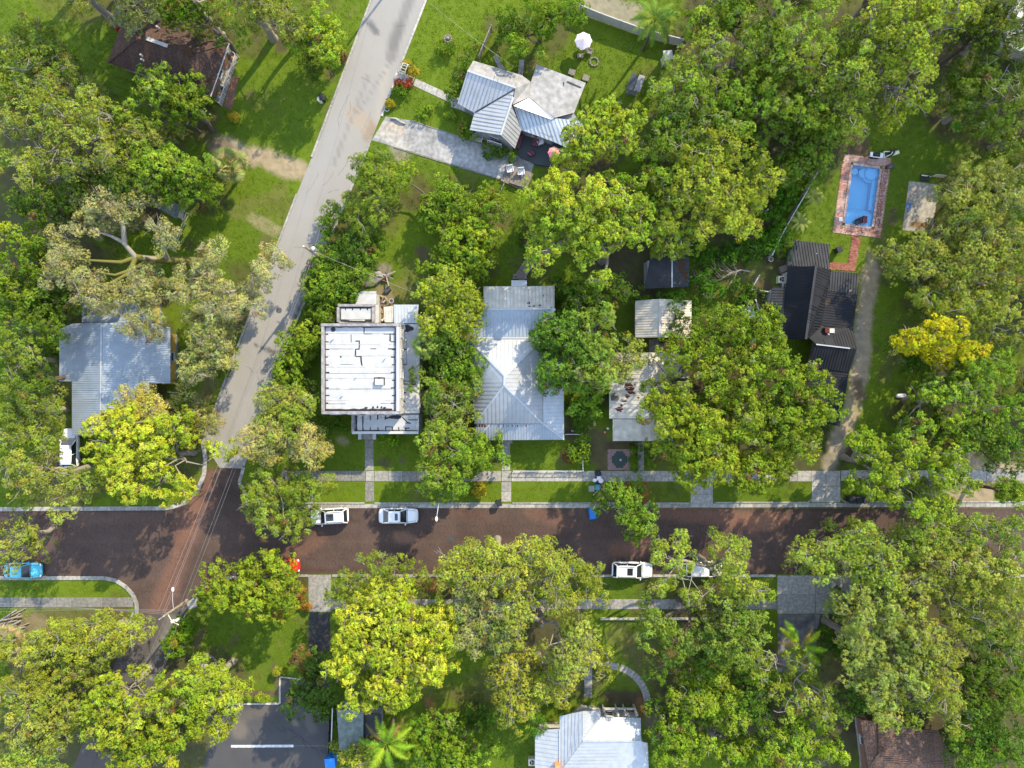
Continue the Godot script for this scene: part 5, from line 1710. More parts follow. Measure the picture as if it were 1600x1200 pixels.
	for x in [746.0, 772.0, 806.0, 840.0, 876.0]:
		var b := P(x, 684, 2.6)
		var mb := MB.new()
		mb.bar(Vector3(b.x, 0, b.z), Vector3(b.x, 2.62, b.z), 0.14, 0.14)
		build(r, "porch_post", mb, M.white_paint)
	var fl := MB.new()
	fl.prism([P(746, 663), P(874, 663), P(874, 683), P(746, 683)], 0.0, 0.4)
	build(r, "porch_floor", fl, M.deck_grey)
	for k in 2:
		var mb := MB.new()
		mb.box(T(P(790.5, 687 + 3.6 * k) + Vector3(0, 0.16 - 0.07 * k, 0)), Vector3(1.4 + 0.2 * k, 0.32 - 0.14 * k, 0.28), 0.01)
		build(r, "step", mb, M.slab1)
	var sd := MB.new()
	sd.prism([P(801, 429), P(823, 429), P(823, 437), P(801, 437)], 0.0, 0.5)
	build(r, "back_step", sd, M.old_wood)
	settle(r, P(800, 590))
	var rm := thing("access_ramp", "narrow weathered wooden ramp running up to the back door of the hip-roofed house", "ramp", P(822, 420))
	var d := P(834, 402) - P(812, 436)
	for k in 22:
		var mb := MB.new()
		mb.box(Transform3D.IDENTITY, Vector3(1.1, 0.04, 0.14), 0.006)
		var o := part(rm, "plank", mb.mesh(), M.old_wood if k % 2 else M.deck_grey)
		o.transform = Transform3D(Basis(Vector3.UP, atan2(d.x, d.z)), d * (k / 22.0 - 0.5) + Vector3(0, 0.45 - 0.018 * k, 0))
	for s in [-0.55, 0.55]:
		var mb := MB.new()
		var off: Vector3 = d.normalized().cross(Vector3.UP) * s
		mb.bar(off - d * 0.5 + Vector3(0, 1.3, 0), off + d * 0.5 + Vector3(0, 0.95, 0), 0.08, 0.07)
		for k in 4:
			var q: Vector3 = off + d * (k / 3.0 - 0.5)
			mb.bar(q, q + Vector3(0, 1.3 - 0.1 * k, 0), 0.08, 0.08)
		build(rm, "hand_rail", mb, M.deck_grey)

func _ribs_on(rb: MB, f: Array, dir: Vector2, gap: float, rw := 0.05) -> void:
	var p2 := flat2(f)
	var nrm := dir.orthogonal()
	var lo := 1e9; var hi := -1e9
	for p in p2:
		lo = minf(lo, p.dot(nrm)); hi = maxf(hi, p.dot(nrm))
	var idx := Geometry2D.triangulate_polygon(p2)
	var t := lo + gap * 0.5
	while t < hi:
		for seg in Geometry2D.intersect_polyline_with_polygon(PackedVector2Array([nrm * t - dir * 400.0, nrm * t + dir * 400.0]), p2):
			var s0: Vector2 = seg[0]; var s1: Vector2 = seg[seg.size() - 1]
			var a := Vector3(s0.x, _facet_y(f, idx, s0) + 0.022, s0.y); var b := Vector3(s1.x, _facet_y(f, idx, s1) + 0.022, s1.y)
			if a.distance_to(b) > 0.2: rb.bar(a, b, rw, 0.05)
		t += gap

func cream_house() -> void:
	var r := thing("cream_roof_house", "long cream metal-roofed house with rust patches, under big green trees", "house")
	var rb := MB.new()
	walls(r, [[954, 552], [1076, 552], [1076, 655], [954, 655]], 2.9, M.wall_white, 0.5)
	var f := facet(r, [[952, 551, 2.9], [1015, 551, 4.3], [1015, 654, 4.3], [952, 654, 2.9]], M.cream_tin)
	_ribs_on(rb, f, Vector2(1, 0), 0.5, 0.04)
	var f2 := facet(r, [[1015, 551, 4.3], [1078, 551, 2.9], [1078, 654, 2.9], [1015, 654, 4.3]], M.cream_tin)
	_ribs_on(rb, f2, Vector2(1, 0), 0.5, 0.04)
	ridge(r, [1015, 551, 4.32], [1015, 630, 4.32], M.white_roof, 0.2)
	var f3 := facet(r, [[957.5, 655, 3.1], [1034, 655, 3.1], [1060, 689, 2.5], [957.5, 689, 2.5]], M.cream_tin)
	_ribs_on(rb, f3, Vector2(0, 1), 0.36, 0.04)
	var f4 := facet(r, [[1034, 655, 3.1], [1072, 655, 2.5], [1072, 689, 2.5], [1060, 689, 2.5]], M.cream_tin)
	walls(r, [[962, 656], [1058, 656], [1058, 685], [962, 685]], 2.4, M.wall_white, 0.1, false)
	for q in [[981, 603, 5.5, 3.5], [984, 610, 6, 4.5], [980, 619, 3, 4], [975, 627, 4, 1.6], [968, 640, 5, 3.2], [971, 634, 2.4, 2.4], [997.5, 621.5, 2, 1.3], [991.5, 601, 1, 1], [990, 614, 3, 1.5]]:
		patch(r, "rust_patch", f, q[0], q[1], q[2], q[3], M.rust, 0.45)
	var ch := MB.new()
	ch.box(T(P(960.5, 622.5, 3.6)), Vector3(0.75, 0.9, 0.5), 0.02)
	build(r, "chimney", ch, M.dark_metal)
	# garage gable
	walls(r, [[994, 471], [1079, 471], [1079, 526], [994, 526]], 2.7, M.wall_white, 0.3, false)
	var g1 := facet(r, [[992.5, 470, 2.7], [1031, 467, 4.1], [1031, 527, 4.1], [992.5, 528, 2.7]], M.cream_tin)
	var g2 := facet(r, [[1031, 467, 4.1], [1080.5, 470, 2.7], [1080.5, 528, 2.7], [1031, 527, 4.1]], M.cream_tin)
	_ribs_on(rb, g1, Vector2(1, 0), 0.3, 0.04); _ribs_on(rb, g2, Vector2(1, 0), 0.3, 0.04)
	ridge(r, [1031, 467, 4.13], [1031, 527, 4.13], M.white_roof, 0.2)
	done_ribs(r, rb, M.cream_tin)
	settle(r, P(1012, 590))
	structure(sheet(self, "back_court", pix([[1014, 530], [1050, 530], [1050, 592], [1014, 592]]), 0.012, M.concrete, 0.3, Color(0.3, 0.29, 0.28), 0.3))
	bin("wheeled_bin", "black wheeled bin lying south of the cream garage roof", P(1034, 533), 1.57, M.black_plastic)

func black_house() -> void:
	var r := thing("black_roof_house", "house with steep black metal roofs beside the dirt drive and brick walk", "house")
	var rb := MB.new()
	walls(r, [[1232, 418], [1298, 423], [1284, 522], [1226, 522]], 2.9, M.wall_white, 0.3)
	walls(r, [[1299, 424], [1340, 428], [1333, 545], [1318, 660], [1258, 650], [1280, 520]], 2.5, M.wall_grey, 0.4)
	var f1 := facet(r, [[1241.7, 375, 2.7], [1296.7, 381.7, 2.7], [1295, 421.7, 3.1], [1238, 415, 3.1]], M.slate_tin)
	_ribs_on(rb, f1, Vector2(0.1, 1).normalized(), 0.33)
	walls(r, [[1243, 377], [1294, 383], [1293, 418], [1240, 413]], 2.6, M.wall_white, 0.2, false)
	var f2 := facet(r, [[1231, 416.7, 3.0], [1275, 415.8, 5.2], [1259, 530, 5.2], [1222, 530, 3.0]], M.black_tin)
	_ribs_on(rb, f2, Vector2(1, 0.03).normalized(), 0.33)
	var f3 := facet(r, [[1275, 415.8, 5.2], [1299.2, 422.5, 3.0], [1293, 453, 3.0], [1281.7, 511, 3.0], [1264, 527, 4.2], [1259, 530, 5.2]], M.black_tin)
	_ribs_on(rb, [P(1275, 415.8, 5.2), P(1299.2, 422.5, 3.0), P(1281.7, 511, 3.0), P(1259, 528, 5.2)], Vector2(1, 0.14).normalized(), 0.33)
	ridge(r, [1275, 415.8, 5.22], [1259, 530, 5.22], M.slate_tin, 0.26)
	var f4 := facet(r, [[1299, 423, 2.9], [1341, 426.7, 2.5], [1340, 460, 2.5], [1293.5, 454, 2.9]], M.slate_tin)
	_ribs_on(rb, f4, Vector2(-0.06, 1).normalized(), 0.33)
	var f5 := facet(r, [[1293, 454.5, 2.87], [1340, 460.5, 2.47], [1333, 512.5, 2.47], [1282.5, 509.5, 2.87]], M.black_tin)
	_ribs_on(rb, f5, Vector2(1, 0.1).normalized(), 0.3)
	var f6 := facet(r, [[1283, 510, 2.9], [1333, 513, 2.6], [1339, 545, 3.7], [1275, 537.5, 3.9], [1264, 528, 3.9]], M.black_tin)
	_ribs_on(rb, f6, Vector2(0.12, 1).normalized(), 0.33)
	var f7 := facet(r, [[1275, 538, 3.9], [1339, 545.5, 3.7], [1327, 582, 2.7], [1258, 572, 2.8]], M.black_tin)
	_ribs_on(rb, f7, Vector2(-0.1, 1).normalized(), 0.33)
	ridge(r, [1275, 538, 3.93], [1328, 544.3, 3.78], M.tin, 0.14)
	var f8 := facet(r, [[1262, 567, 2.6], [1327, 581, 2.6], [1312, 666, 2.4], [1250, 655, 2.4]], M.black_tin)
	_ribs_on(rb, f8, Vector2(1, 0.15).normalized(), 0.33)
	var f9 := facet(r, [[1206.7, 448, 2.4], [1232, 449, 2.9], [1228, 482, 2.9], [1203, 476, 2.4]], M.slate_tin)
	_ribs_on(rb, f9, Vector2(1, 0.05).normalized(), 0.33)
	walls(r, [[1207, 449], [1232, 450], [1228, 481], [1204, 475]], 2.4, M.wall_white, 0.15, false)
	done_ribs(r, rb, M.black_tin)
	for q in [[1290, 474, 3, 5], [1294, 470, 3, 3], [1222, 459, 5, 1.4], [1228, 467, 1, 3]]:
		patch(r, "leaf_drift", f5 if q[0] > 1250 else f9, q[0], q[1], q[2], q[3], M.litter, 0.5)
	patch(r, "leaf_drift", f6, 1284.5, 511, 3, 3, M.litter, 0.5)
	patch(r, "leaf_drift", f4, 1329, 454, 1.6, 2, M.cardboard, 0.3)
	patch(r, "leaf_drift", f1, 1276.5, 396, 1.2, 1, M.white_paint, 0.3)
	var mb := MB.new()
	mb.box(T(P(1299, 517, 3.2)), Vector3(0.6, 0.4, 0.55), 0.03)
	build(r, "roof_vent", mb, M.white_paint)
	mb = MB.new()
	mb.box(T(P(1290, 516.5, 3.3)), Vector3(0.5, 0.9, 0.6), 0.02)
	build(r, "chimney", mb, M.rust)
	mb = MB.new()
	mb.box(T(P(1289.5, 523, 3.3)), Vector3(0.95, 0.1, 0.25), 0.01)
	build(r, "chimney_flashing", mb, M.white_paint)
	settle(r, P(1275, 500))
	ac_unit("white air conditioning box against the west wall of the black-roofed house", P(1218, 438))
	var st := thing("stump_table", "brown square stump table by the west wall of the black-roofed house", "table", P(1222, 421))
	var q := MB.new(); q.box(T(Vector3(0, 0.3, 0), 0.4), Vector3(0.9, 0.6, 0.8), 0.04)
	build(st, "top", q, M.old_wood)
	var lg := MB.new(); lg.disc(Vector3(0, -0.02, 0), 0.3, 0.1)
	build(st, "base", lg, M.bark)
	var wp := thing("firewood_stack", "curved stack of split firewood beside the black shed roof", "firewood", P(1234, 400))
	for k in 26:
		var b := MB.new()
		b.tube([Vector3(-0.25, 0, 0), Vector3(0.25, 0, 0)], [0.08, 0.08], 6)
		var o := part(wp, "log", b.mesh(), M.wood if k % 3 else M.old_wood)
		o.transform = Transform3D(Basis(Vector3.UP, rng.randf_range(-0.3, 0.3)), Vector3(rng.randf_range(-0.12, 0.12), 0.1 + 0.15 * (k % 4), -0.9 + 0.28 * (k / 4)))
	bin("charcoal_grill", "black covered grill on the grass beside the brick walk", P(1306, 392), 0.4, M.black_plastic, "grill")

func blue_house() -> void:
	var r := thing("blue_roof_house", "house with a wide blue-grey ribbed metal roof and yellow walls", "house")
	var rb := MB.new()
	walls(r, [[94, 515], [265, 515], [265, 598], [232, 600], [232, 680], [113, 680], [113, 597], [94, 596]], 2.8, M.wall_yellow, 0.45)
	var e := 2.8
	var f := facet(r, [[92.6, 514, e], [113.6, 505.5, 3.2], [158.5, 504.4, 4.3], [157, 680, 4.3], [112.5, 680, 3.3], [112.5, 596, 3.3], [92.6, 596, e]], M.blue_tin)
	_ribs_on(rb, f, Vector2(1, 0), 0.26, 0.045)
	var g := facet(r, [[158.5, 504.4, 4.3], [236, 504.4, 3.05], [266, 512, e], [266, 598.7, e], [232.8, 598.7, 3.1], [232.8, 680, 3.1], [157, 680, 4.3]], M.blue_tin)
	_ribs_on(rb, g, Vector2(1, 0), 0.26, 0.045)
	ridge(r, [158.5, 504.4, 4.33], [157, 680, 4.33], M.tin, 0.18)
	walls(r, [[130, 472], [236, 469], [236, 504], [130, 504]], 2.7, M.wall_yellow, 0.2)
	var h := facet(r, [[128, 472, 2.7], [237, 467, 2.7], [237, 504, 3.0], [128, 504, 3.3]], M.blue_tin)
	_ribs_on(rb, h, Vector2(1, 0.02).normalized(), 0.26, 0.045)
	done_ribs(r, rb, M.blue_tin)
	for q in [[241, 479, 0.8], [241, 508, 1.4], [270, 590, 1.6], [268, 530, 1.2], [237, 640, 3.0]]:
		var mb := MB.new()
		mb.box(T(P(q[0], q[1]) + Vector3(0, 1.1, 0)), Vector3(0.5, 2.2, q[2]), 0.02)
		build(r, "wall_return", mb, M.wall_yellow)
	settle(r, P(165, 590))
	ac_unit("white air conditioner with dark fan beside the yellow wall of the blue-roofed house", P(243, 484))

func south_house() -> void:
	var r := thing("white_metal_house", "white metal-roofed house at the bottom edge with a red-tiled front porch", "house")
	var rb := MB.new()
	walls(r, [[838, 1143], [874, 1142], [910, 1113], [1000, 1124], [1011, 1162], [1015, 1250], [838, 1250]], 2.9, M.wall_white, 0.4)
	var f1 := facet(r, [[836, 1141.7, 2.9], [874.5, 1139, 3.6], [874.5, 1250, 3.6], [836, 1250, 2.9]], M.bright_tin)
	_ribs_on(rb, f1, Vector2(1, 0.02).normalized(), 0.5, 0.03)
	var f2 := facet(r, [[874.5, 1119, 3.65], [910.5, 1111.5, 4.3], [910.5, 1157.4, 4.6], [874.5, 1206, 3.65]], M.bright_tin)
	_ribs_on(rb, f2, Vector2(0, 1), 0.4, 0.03)
	var f3 := facet(r, [[910.5, 1111.5, 4.3], [936, 1110, 3.2], [939.4, 1120.2, 3.0], [910.5, 1157.4, 4.6]], M.tin)
	_ribs_on(rb, f3, Vector2(1, 0.05).normalized(), 0.3, 0.03)
	var f4 := facet(r, [[939.4, 1120.2, 3.0], [1001, 1122, 3.0], [1002, 1158, 4.4], [910.5, 1157.4, 4.6]], M.bright_tin)
	_ribs_on(rb, f4, Vector2(0.02, 1).normalized(), 0.3, 0.04)
	var f5 := facet(r, [[910.5, 1158, 4.6], [1002, 1158.5, 4.4], [1012, 1161, 4.2], [1015.5, 1250, 3.0], [874.5, 1250, 3.65], [874.5, 1207, 3.65]], M.bright_tin)
	_ribs_on(rb, f5, Vector2(1, 0), 0.45, 0.03)
	ridge(r, [910.5, 1157.6, 4.63], [1002, 1158, 4.43], M.tin, 0.16)
	ridge(r, [939.4, 1120.2, 3.04], [910.5, 1157.4, 4.62], M.tin, 0.14, "valley_flashing")
	ridge(r, [874.5, 1140, 3.66], [874.5, 1250, 3.66], M.white_paint, 0.1, "wall_cap")
	done_ribs(r, rb, M.tin)
	patch(r, "vine_patch", f4, 997, 1143, 2.2, 5, M.leaf, 0.4); 
	var ch := MB.new()
	ch.box(T(P(871, 1199, 4.0)), Vector3(0.6, 0.9, 0.8), 0.02)
	build(r, "chimney", ch, M.orange)
	var fl := MB.new()
	fl.prism(pix([[943, 1108], [992, 1108], [993, 1122], [942, 1122]]), 0.0, 0.3)
	build(r, "porch_floor", fl, M.red_tile)
	for q in [[943, 1107.5, 992, 1107.5], [962, 1107.5, 962, 1122], [992, 1107.5, 994, 1122]]:
		var mb := MB.new()
		mb.bar(P(q[0], q[1], 1.1), P(q[2], q[3], 1.1), 0.24, 0.14)
		build(r, "porch_rail", mb, M.white_paint)
	for q in [[943, 1107.5], [963, 1107.5], [975, 1107.5], [992, 1107.5]]:
		var b := P(q[0], q[1], 1.1)
		var mb := MB.new()
		mb.bar(Vector3(b.x, 0, b.z), Vector3(b.x, 2.75, b.z), 0.2, 0.2)
		build(r, "porch_post", mb, M.white_paint)
	settle(r, P(930, 1180))
	ac_unit("grey air conditioner with round dark fan west of the white metal-roofed house", P(831, 1186))
	chair("porch_chair", "white chair on the red-tiled porch of the bottom house", "chair", P(957, 1115) + Vector3(0, 0.3, 0), 2.9, M.white_plastic, 0.6)
	var rf := thing("flat_shed", "long flat grey-green roofed shed between the parking lot and a palm", "shed")
	facet(rf, [[526, 1108, 2.8], [568, 1112, 2.8], [567, 1176, 2.8], [530, 1172, 2.8]], M.green_roof)
	walls(rf, [[526, 1108], [568, 1112], [567, 1176], [530, 1172]], 2.75, M.wall_grey, 0.2, false)
	facet(rf, [[568, 1114, 2.4], [596, 1116, 2.4], [596, 1160, 2.4], [568, 1165, 2.4]], M.slate_tin)
	walls(rf, [[570, 1116], [595, 1118], [595, 1158], [570, 1162]], 2.35, M.wall_grey, 0.2, false)
	settle(rf, P(547, 1142))

func tile_house() -> void:
	var r := thing("tile_roof_house", "house with a reddish brown tiled roof at the bottom right, overhung by oaks", "house")
	walls(r, [[1347, 1128], [1372, 1131], [1374, 1158], [1470, 1152], [1494, 1200], [1494, 1250], [1358, 1250], [1356, 1200]], 2.8, M.wall_brick, 0.4)
	var rb := MB.new()
	var f1 := facet(r, [[1344, 1125, 2.8], [1371.5, 1128, 3.3], [1373, 1176, 3.7], [1357, 1200, 3.3], [1354, 1200, 2.8]], M.tile_red)
	_ribs_on(rb, f1, Vector2(0.1, 1).normalized(), 0.26, 0.09)
	var f2 := facet(r, [[1372, 1130, 3.5], [1388, 1134, 3.9], [1392, 1166, 4.2], [1373, 1176, 3.9]], M.tile_red)
	_ribs_on(rb, f2, Vector2(1, 0.1).normalized(), 0.26, 0.09)
	var f3 := facet(r, [[1388, 1134, 3.9], [1466, 1142, 2.9], [1492, 1198, 2.9], [1440, 1192, 4.2], [1392, 1166, 4.2]], M.tile_red)
	_ribs_on(rb, f3, Vector2(1, 0.1).normalized(), 0.26, 0.09)
	var f4 := facet(r, [[1357, 1200, 3.3], [1373, 1176, 3.9], [1392, 1166, 4.2], [1440, 1192, 4.2], [1492, 1198, 2.9], [1496, 1260, 2.8], [1356, 1260, 2.8]], M.tile_red)
	_ribs_on(rb, f4, Vector2(1, 0), 0.26, 0.09)
	done_ribs(r, rb, M.tile_red, "tile_course")
	for q in [[1400, 1160, 4, 4], [1420, 1150, 6, 3], [1380, 1172, 2, 4]]:
		patch(r, "leaf_drift", f3, q[0], q[1], q[2], q[3], M.litter, 0.6)
	settle(r, P(1420, 1190))

func corner_slice() -> void:
	var r := thing("pale_roof_house", "corner of a pale-roofed house with a dark skylight at the top right edge", "house")
	walls(r, [[1598, -10], [1574, 68], [1640, 90], [1660, 10]], 2.8, M.wall_white, 0.3, false)
	facet(r, [[1594, -20, 2.9], [1569, 70, 2.9], [1583, 76, 3.1], [1612, -14, 3.1]], M.bright_tin)
	facet(r, [[1612.5, -14, 3.1], [1583.5, 76, 3.1], [1640, 95, 3.6], [1668, 4, 3.6]], M.blue_tin)
	settle(r, P(1610, 35))
	var s := thing("garden_shed", "small pale shed corner under the trees at the right edge", "shed")
	facet(s, [[1578, 228, 2.2], [1580, 218, 2.2], [1590, 213, 2.2], [1588, 226, 2.2]], M.bright_tin)
	walls(s, [[1578, 228], [1580, 218], [1590, 213], [1588, 226]], 2.1, M.wall_white, 0.1, false)
	settle(s, P(1584, 221))

func sheds_and_fences() -> void:
	var r := thing("grey_shed", "dark grey tin-roofed shed with leaf litter, north of the cream garage", "shed")
	var rb := MB.new()
	walls(r, [[1010, 405], [1075, 405], [1075, 446], [1010, 448]], 2.2, M.wall_grey, 0.15, false)
	var a := facet(r, [[1016, 402, 2.2], [1050, 401, 3.0], [1050, 449, 3.0], [1007.5, 451, 2.2]], M.slate_tin)
	var b := facet(r, [[1050, 401, 3.0], [1077, 402, 2.2], [1076, 448, 2.2], [1050, 449, 3.0]], M.slate_tin)
	_ribs_on(rb, a, Vector2(1, 0), 0.5, 0.03); _ribs_on(rb, b, Vector2(1, 0), 0.5, 0.03)
	ridge(r, [1050, 401, 3.03], [1050, 449, 3.03], M.tin, 0.14)
	done_ribs(r, rb, M.slate_tin)
	for q in [[1066, 420, 5, 11], [1062, 408, 6, 4], [1072, 432, 3, 8]]:
		patch(r, "leaf_drift", b, q[0], q[1], q[2], q[3], M.litter, 0.5)
	settle(r, P(1042, 426))
	var s := thing("brown_shed", "old brown shed with an open white-posted front in the thicket", "shed")
	facet(s, [[1138, 315, 2.3], [1147, 290, 2.5], [1199, 303, 2.5], [1192, 333, 2.3]], M.shingle_brown)
	walls(s, [[1141, 314], [1148, 293], [1196, 305], [1191, 330]], 2.2, M.old_wood, 0.2, false)
	for q in [[1142, 319], [1190, 334], [1165, 327]]:
		var c := P(q[0], q[1])
		var mb := MB.new(); mb.bar(c, c + Vector3(0, 2.2, 0), 0.12, 0.12)
		build(s, "post", mb, M.white_paint)
	settle(s, P(1168, 313))
	var s3 := thing("teal_shed", "grey-teal shed roof between the palm and the mossy oak", "shed")
	facet(s3, [[232, 318, 2.3], [245, 310, 2.4], [282, 320, 2.4], [276, 342, 2.3]], M.green_roof)
	walls(s3, [[234, 318], [246, 312], [280, 321], [275, 340]], 2.2, M.wall_white, 0.15, false)
	settle(s3, P(256, 325))
	var s4 := thing("white_shed", "white shed roof half hidden behind the palm by the vinyl fence", "shed")
	facet(s4, [[1036, 79, 2.3], [1050, 78, 2.3], [1052, 92, 2.3], [1038, 96, 2.3]], M.white_roof)
	walls(s4, [[1037, 80], [1049, 79], [1051, 91], [1039, 95]], 2.2, M.wall_white, 0.1, false)
	settle(s4, P(1044, 86))
	var s5 := thing("low_shed", "low dark shed with grey lean-to at the east end of the back lawn", "shed")
	facet(s5, [[978, 138, 1.9], [988, 114, 1.9], [998, 118, 2.1], [990, 142, 2.1]], M.deck_dark)
	facet(s5, [[991, 141, 2.1], [999, 116, 2.1], [1008, 119, 1.9], [1000, 144, 1.9]], M.old_tin)
	walls(s5, [[980, 137], [989, 116], [1005, 120], [998, 142]], 1.85, M.wall_grey, 0.1, false)
	settle(s5, P(993, 129))
	# vinyl fence behind the back lawn: posts and panels, one thing
	var f := thing("vinyl_fence", "white board fence across the back of the lawn by the lilac parasol", "fence")
	fence_run(f, [[905, 20], [937, 33], [967, 44], [995, 54], [1030, 64], [1062, 72]], 1.8, M.white_paint, 0.15)
	settle(f, P(980, 46))
	var g := thing("side_fence", "short grey board fence between shrubs north of the grey gable", "fence")
	fence_run(g, [[768, 50], [757, 76], [748, 97]], 1.6, M.deck_grey, 0.15)
	settle(g, P(757, 76))
	var h := thing("steel_fence", "long pale corrugated fence slanting down to the black-roofed house", "fence")
	fence_run(h, [[1281, 248], [1268, 276], [1252, 305], [1236, 332], [1216, 367], [1199, 402]], 1.7, M.wall_white, 0.15)
	settle(h, P(1240, 325))
	var k := thing("white_fence", "white L-shaped fence beside the brush pile west of the black roofs", "fence")
	fence_run(k, [[1181, 433], [1169, 454], [1204, 459]], 1.2, M.white_paint, 0.12)
	fence_run(k, [[1204, 459], [1199, 477]], 1.2, M.white_paint, 0.12)
	settle(k, P(1180, 450))
	var w := thing("front_fence", "low white rail fence along the sidewalk in front of the hip-roofed house", "fence")
	rail_run(w, [[802, 735], [910, 735]], 0.8, 9)
	settle(w, P(855, 735))
	var w2 := thing("side_rail_fence", "thin wire and rail fence running north from the sidewalk beside shrubs", "fence")
	rail_run(w2, [[910, 734], [909, 680]], 0.9, 5)
	rail_run(w2, [[908, 678], [883, 678]], 0.9, 3)
	settle(w2, P(909, 705))
	var w3 := thing("lot_fence", "dark board fence with a pale cap between parking lot and flat shed", "fence")
	fence_run(w3, [[520, 1108], [519, 1134], [518, 1165]], 1.9, M.slate_tin, 0.15)
	ridge(w3, [519.5, 1106, 1.95], [517.5, 1166, 1.95], M.white_paint, 0.12, "cap_rail")
	settle(w3, P(519, 1140))
	var w4 := thing("garden_wall", "low white wall across the garden under the bottom oaks", "wall")
	for q in 9:
		var mb := MB.new()
		mb.box(T(P(948 + 22 * q, 966) + Vector3(0, 0.2, 0)), Vector3(22 * S - 0.03, 0.4, 0.2), 0.02)
		build(w4, "coping", mb, M.white_concrete)
	settle(w4, P(1036, 966))
	var w5 := thing("wire_fence", "thin wire fence with slim posts between two lawns beside the mossy oak", "fence")
	rail_run(w5, [[298, 336], [280, 380]], 1.1, 4, M.steel)
	settle(w5, P(290, 355))
	var w6 := thing("lawn_border", "rail of pale timber at the south end of the weathered drive", "fence")
	rail_run(w6, [[792, 280], [783, 300], [779, 310]], 1.0, 4, M.deck_grey)
	settle(w6, P(785, 296))
	var w7 := thing("timber_wall", "weathered timber retaining wall south of the grey deck", "wall")
	for q in 4:
		var mb := MB.new()
		mb.bar(P(796, 283) + Vector3(0, 0.1 + 0.16 * q, 0.3), P(832, 295) + Vector3(0, 0.1 + 0.16 * q, 0.3), 0.15, 0.14)
		build(w7, "plank", mb, M.old_wood)
	settle(w7, P(814, 289))

func fence_run(root: Node3D, line: Array, h: float, m: Material, bw: float) -> void:
	for i in line.size() - 1:
		var a := P(line[i][0], line[i][1]); var b := P(line[i + 1][0], line[i + 1][1])
		var d := b - a
		var yaw := atan2(-d.z, d.x)
		var pm := MB.new()
		pm.box(T(Vector3(0, (h + 0.1) * 0.5, 0)), Vector3(0.13, h + 0.1, 0.13), 0.02)
		for e in ([a, b] if i == line.size() - 2 else [a]):
			var o := part(root, "fence_post", pm.mesh(), m)
			o.transform = T(e, yaw)
		var n := maxi(2, int(d.length() / 0.3))
		var bm := MB.new()
		bm.box(T(Vector3(0, h * 0.5, 0)), Vector3(d.length() / n - 0.012, h - 0.08, 0.03), 0.006)
		var me := bm.mesh()
		for k in n:
			var o := part(root, "board", me, m)
			o.transform = T(a + d * (k + 0.5) / n + Vector3(0, rng.randf_range(-0.01, 0.01), 0), yaw)
		var rl := MB.new()
		rl.bar(a + Vector3(0, h - 0.02, 0), b + Vector3(0, h - 0.02, 0), 0.1, 0.06)
		build(root, "top_rail", rl, m)

func rail_run(root: Node3D, line: Array, h: float, n: int, m: Material = null) -> void:
	var mm: Material = m if m else M.white_paint
	for i in line.size() - 1:
		var a := P(line[i][0], line[i][1]); var b := P(line[i + 1][0], line[i + 1][1])
		for q in [h, h * 0.5]:
			var mb := MB.new()
			mb.bar(a + Vector3(0, q, 0), b + Vector3(0, q, 0), 0.06, 0.05)
			build(root, "rail", mb, mm)
		for k in n:
			var e := a.lerp(b, k / float(n - 1))
			var mb := MB.new()
			mb.bar(e, e + Vector3(0, h + 0.06, 0), 0.08, 0.08)
			build(root, "fence_post", mb, mm)

# ---------------------------------------------------------------- vehicles
# a skin through cross-sections along x: each [x, half width, bottom, top, roundness]
func loft(secs: Array, m := 14) -> ArrayMesh:
	var st := SurfaceTool.new()
	st.begin(Mesh.PRIMITIVE_TRIANGLES)
	st.set_smooth_group(0)
	for s in secs:
		for k in m:
			var a := TAU * k / m
			var ex: float = s[4]
			var cy: float = (s[2] + s[3]) * 0.5
			var hy: float = (s[3] - s[2]) * 0.5
			var ca := cos(a); var sa := sin(a)
			st.add_vertex(Vector3(s[0], cy + hy * signf(sa) * pow(absf(sa), ex), s[1] * signf(ca) * pow(absf(ca), ex)))
	for i in secs.size() - 1:
		for k in m:
			var k2 := (k + 1) % m
			var a := i * m + k; var b := i * m + k2; var c := (i + 1) * m + k2; var d := (i + 1) * m + k
			for q in [a, b, c, a, c, d]: st.add_index(q)
	for k in range(1, m - 1):
		for q in [0, k + 1, k]: st.add_index(q)
		var e := (secs.size() - 1) * m
		for q in [e, e + k, e + k + 1]: st.add_index(q)
	st.generate_normals()
	return st.commit()

func wheel(root: Node3D, at: Vector3, rad: float, side: float) -> void:
	var t := MB.new()
	t.tube([Vector3(0, 0, -0.11), Vector3(0, 0, -0.09), Vector3(0, 0, 0.09), Vector3(0, 0, 0.11)], [rad * 0.9, rad, rad, rad * 0.9], 18)
	var w := build(root, "wheel", t, M.rubber)
	w.position = at
	var r := MB.new()
	r.tube([Vector3(0, 0, side * 0.10), Vector3(0, 0, side * 0.125)], [rad * 0.62, rad * 0.55], 12)
	build(w, "rim", r, M.steel)

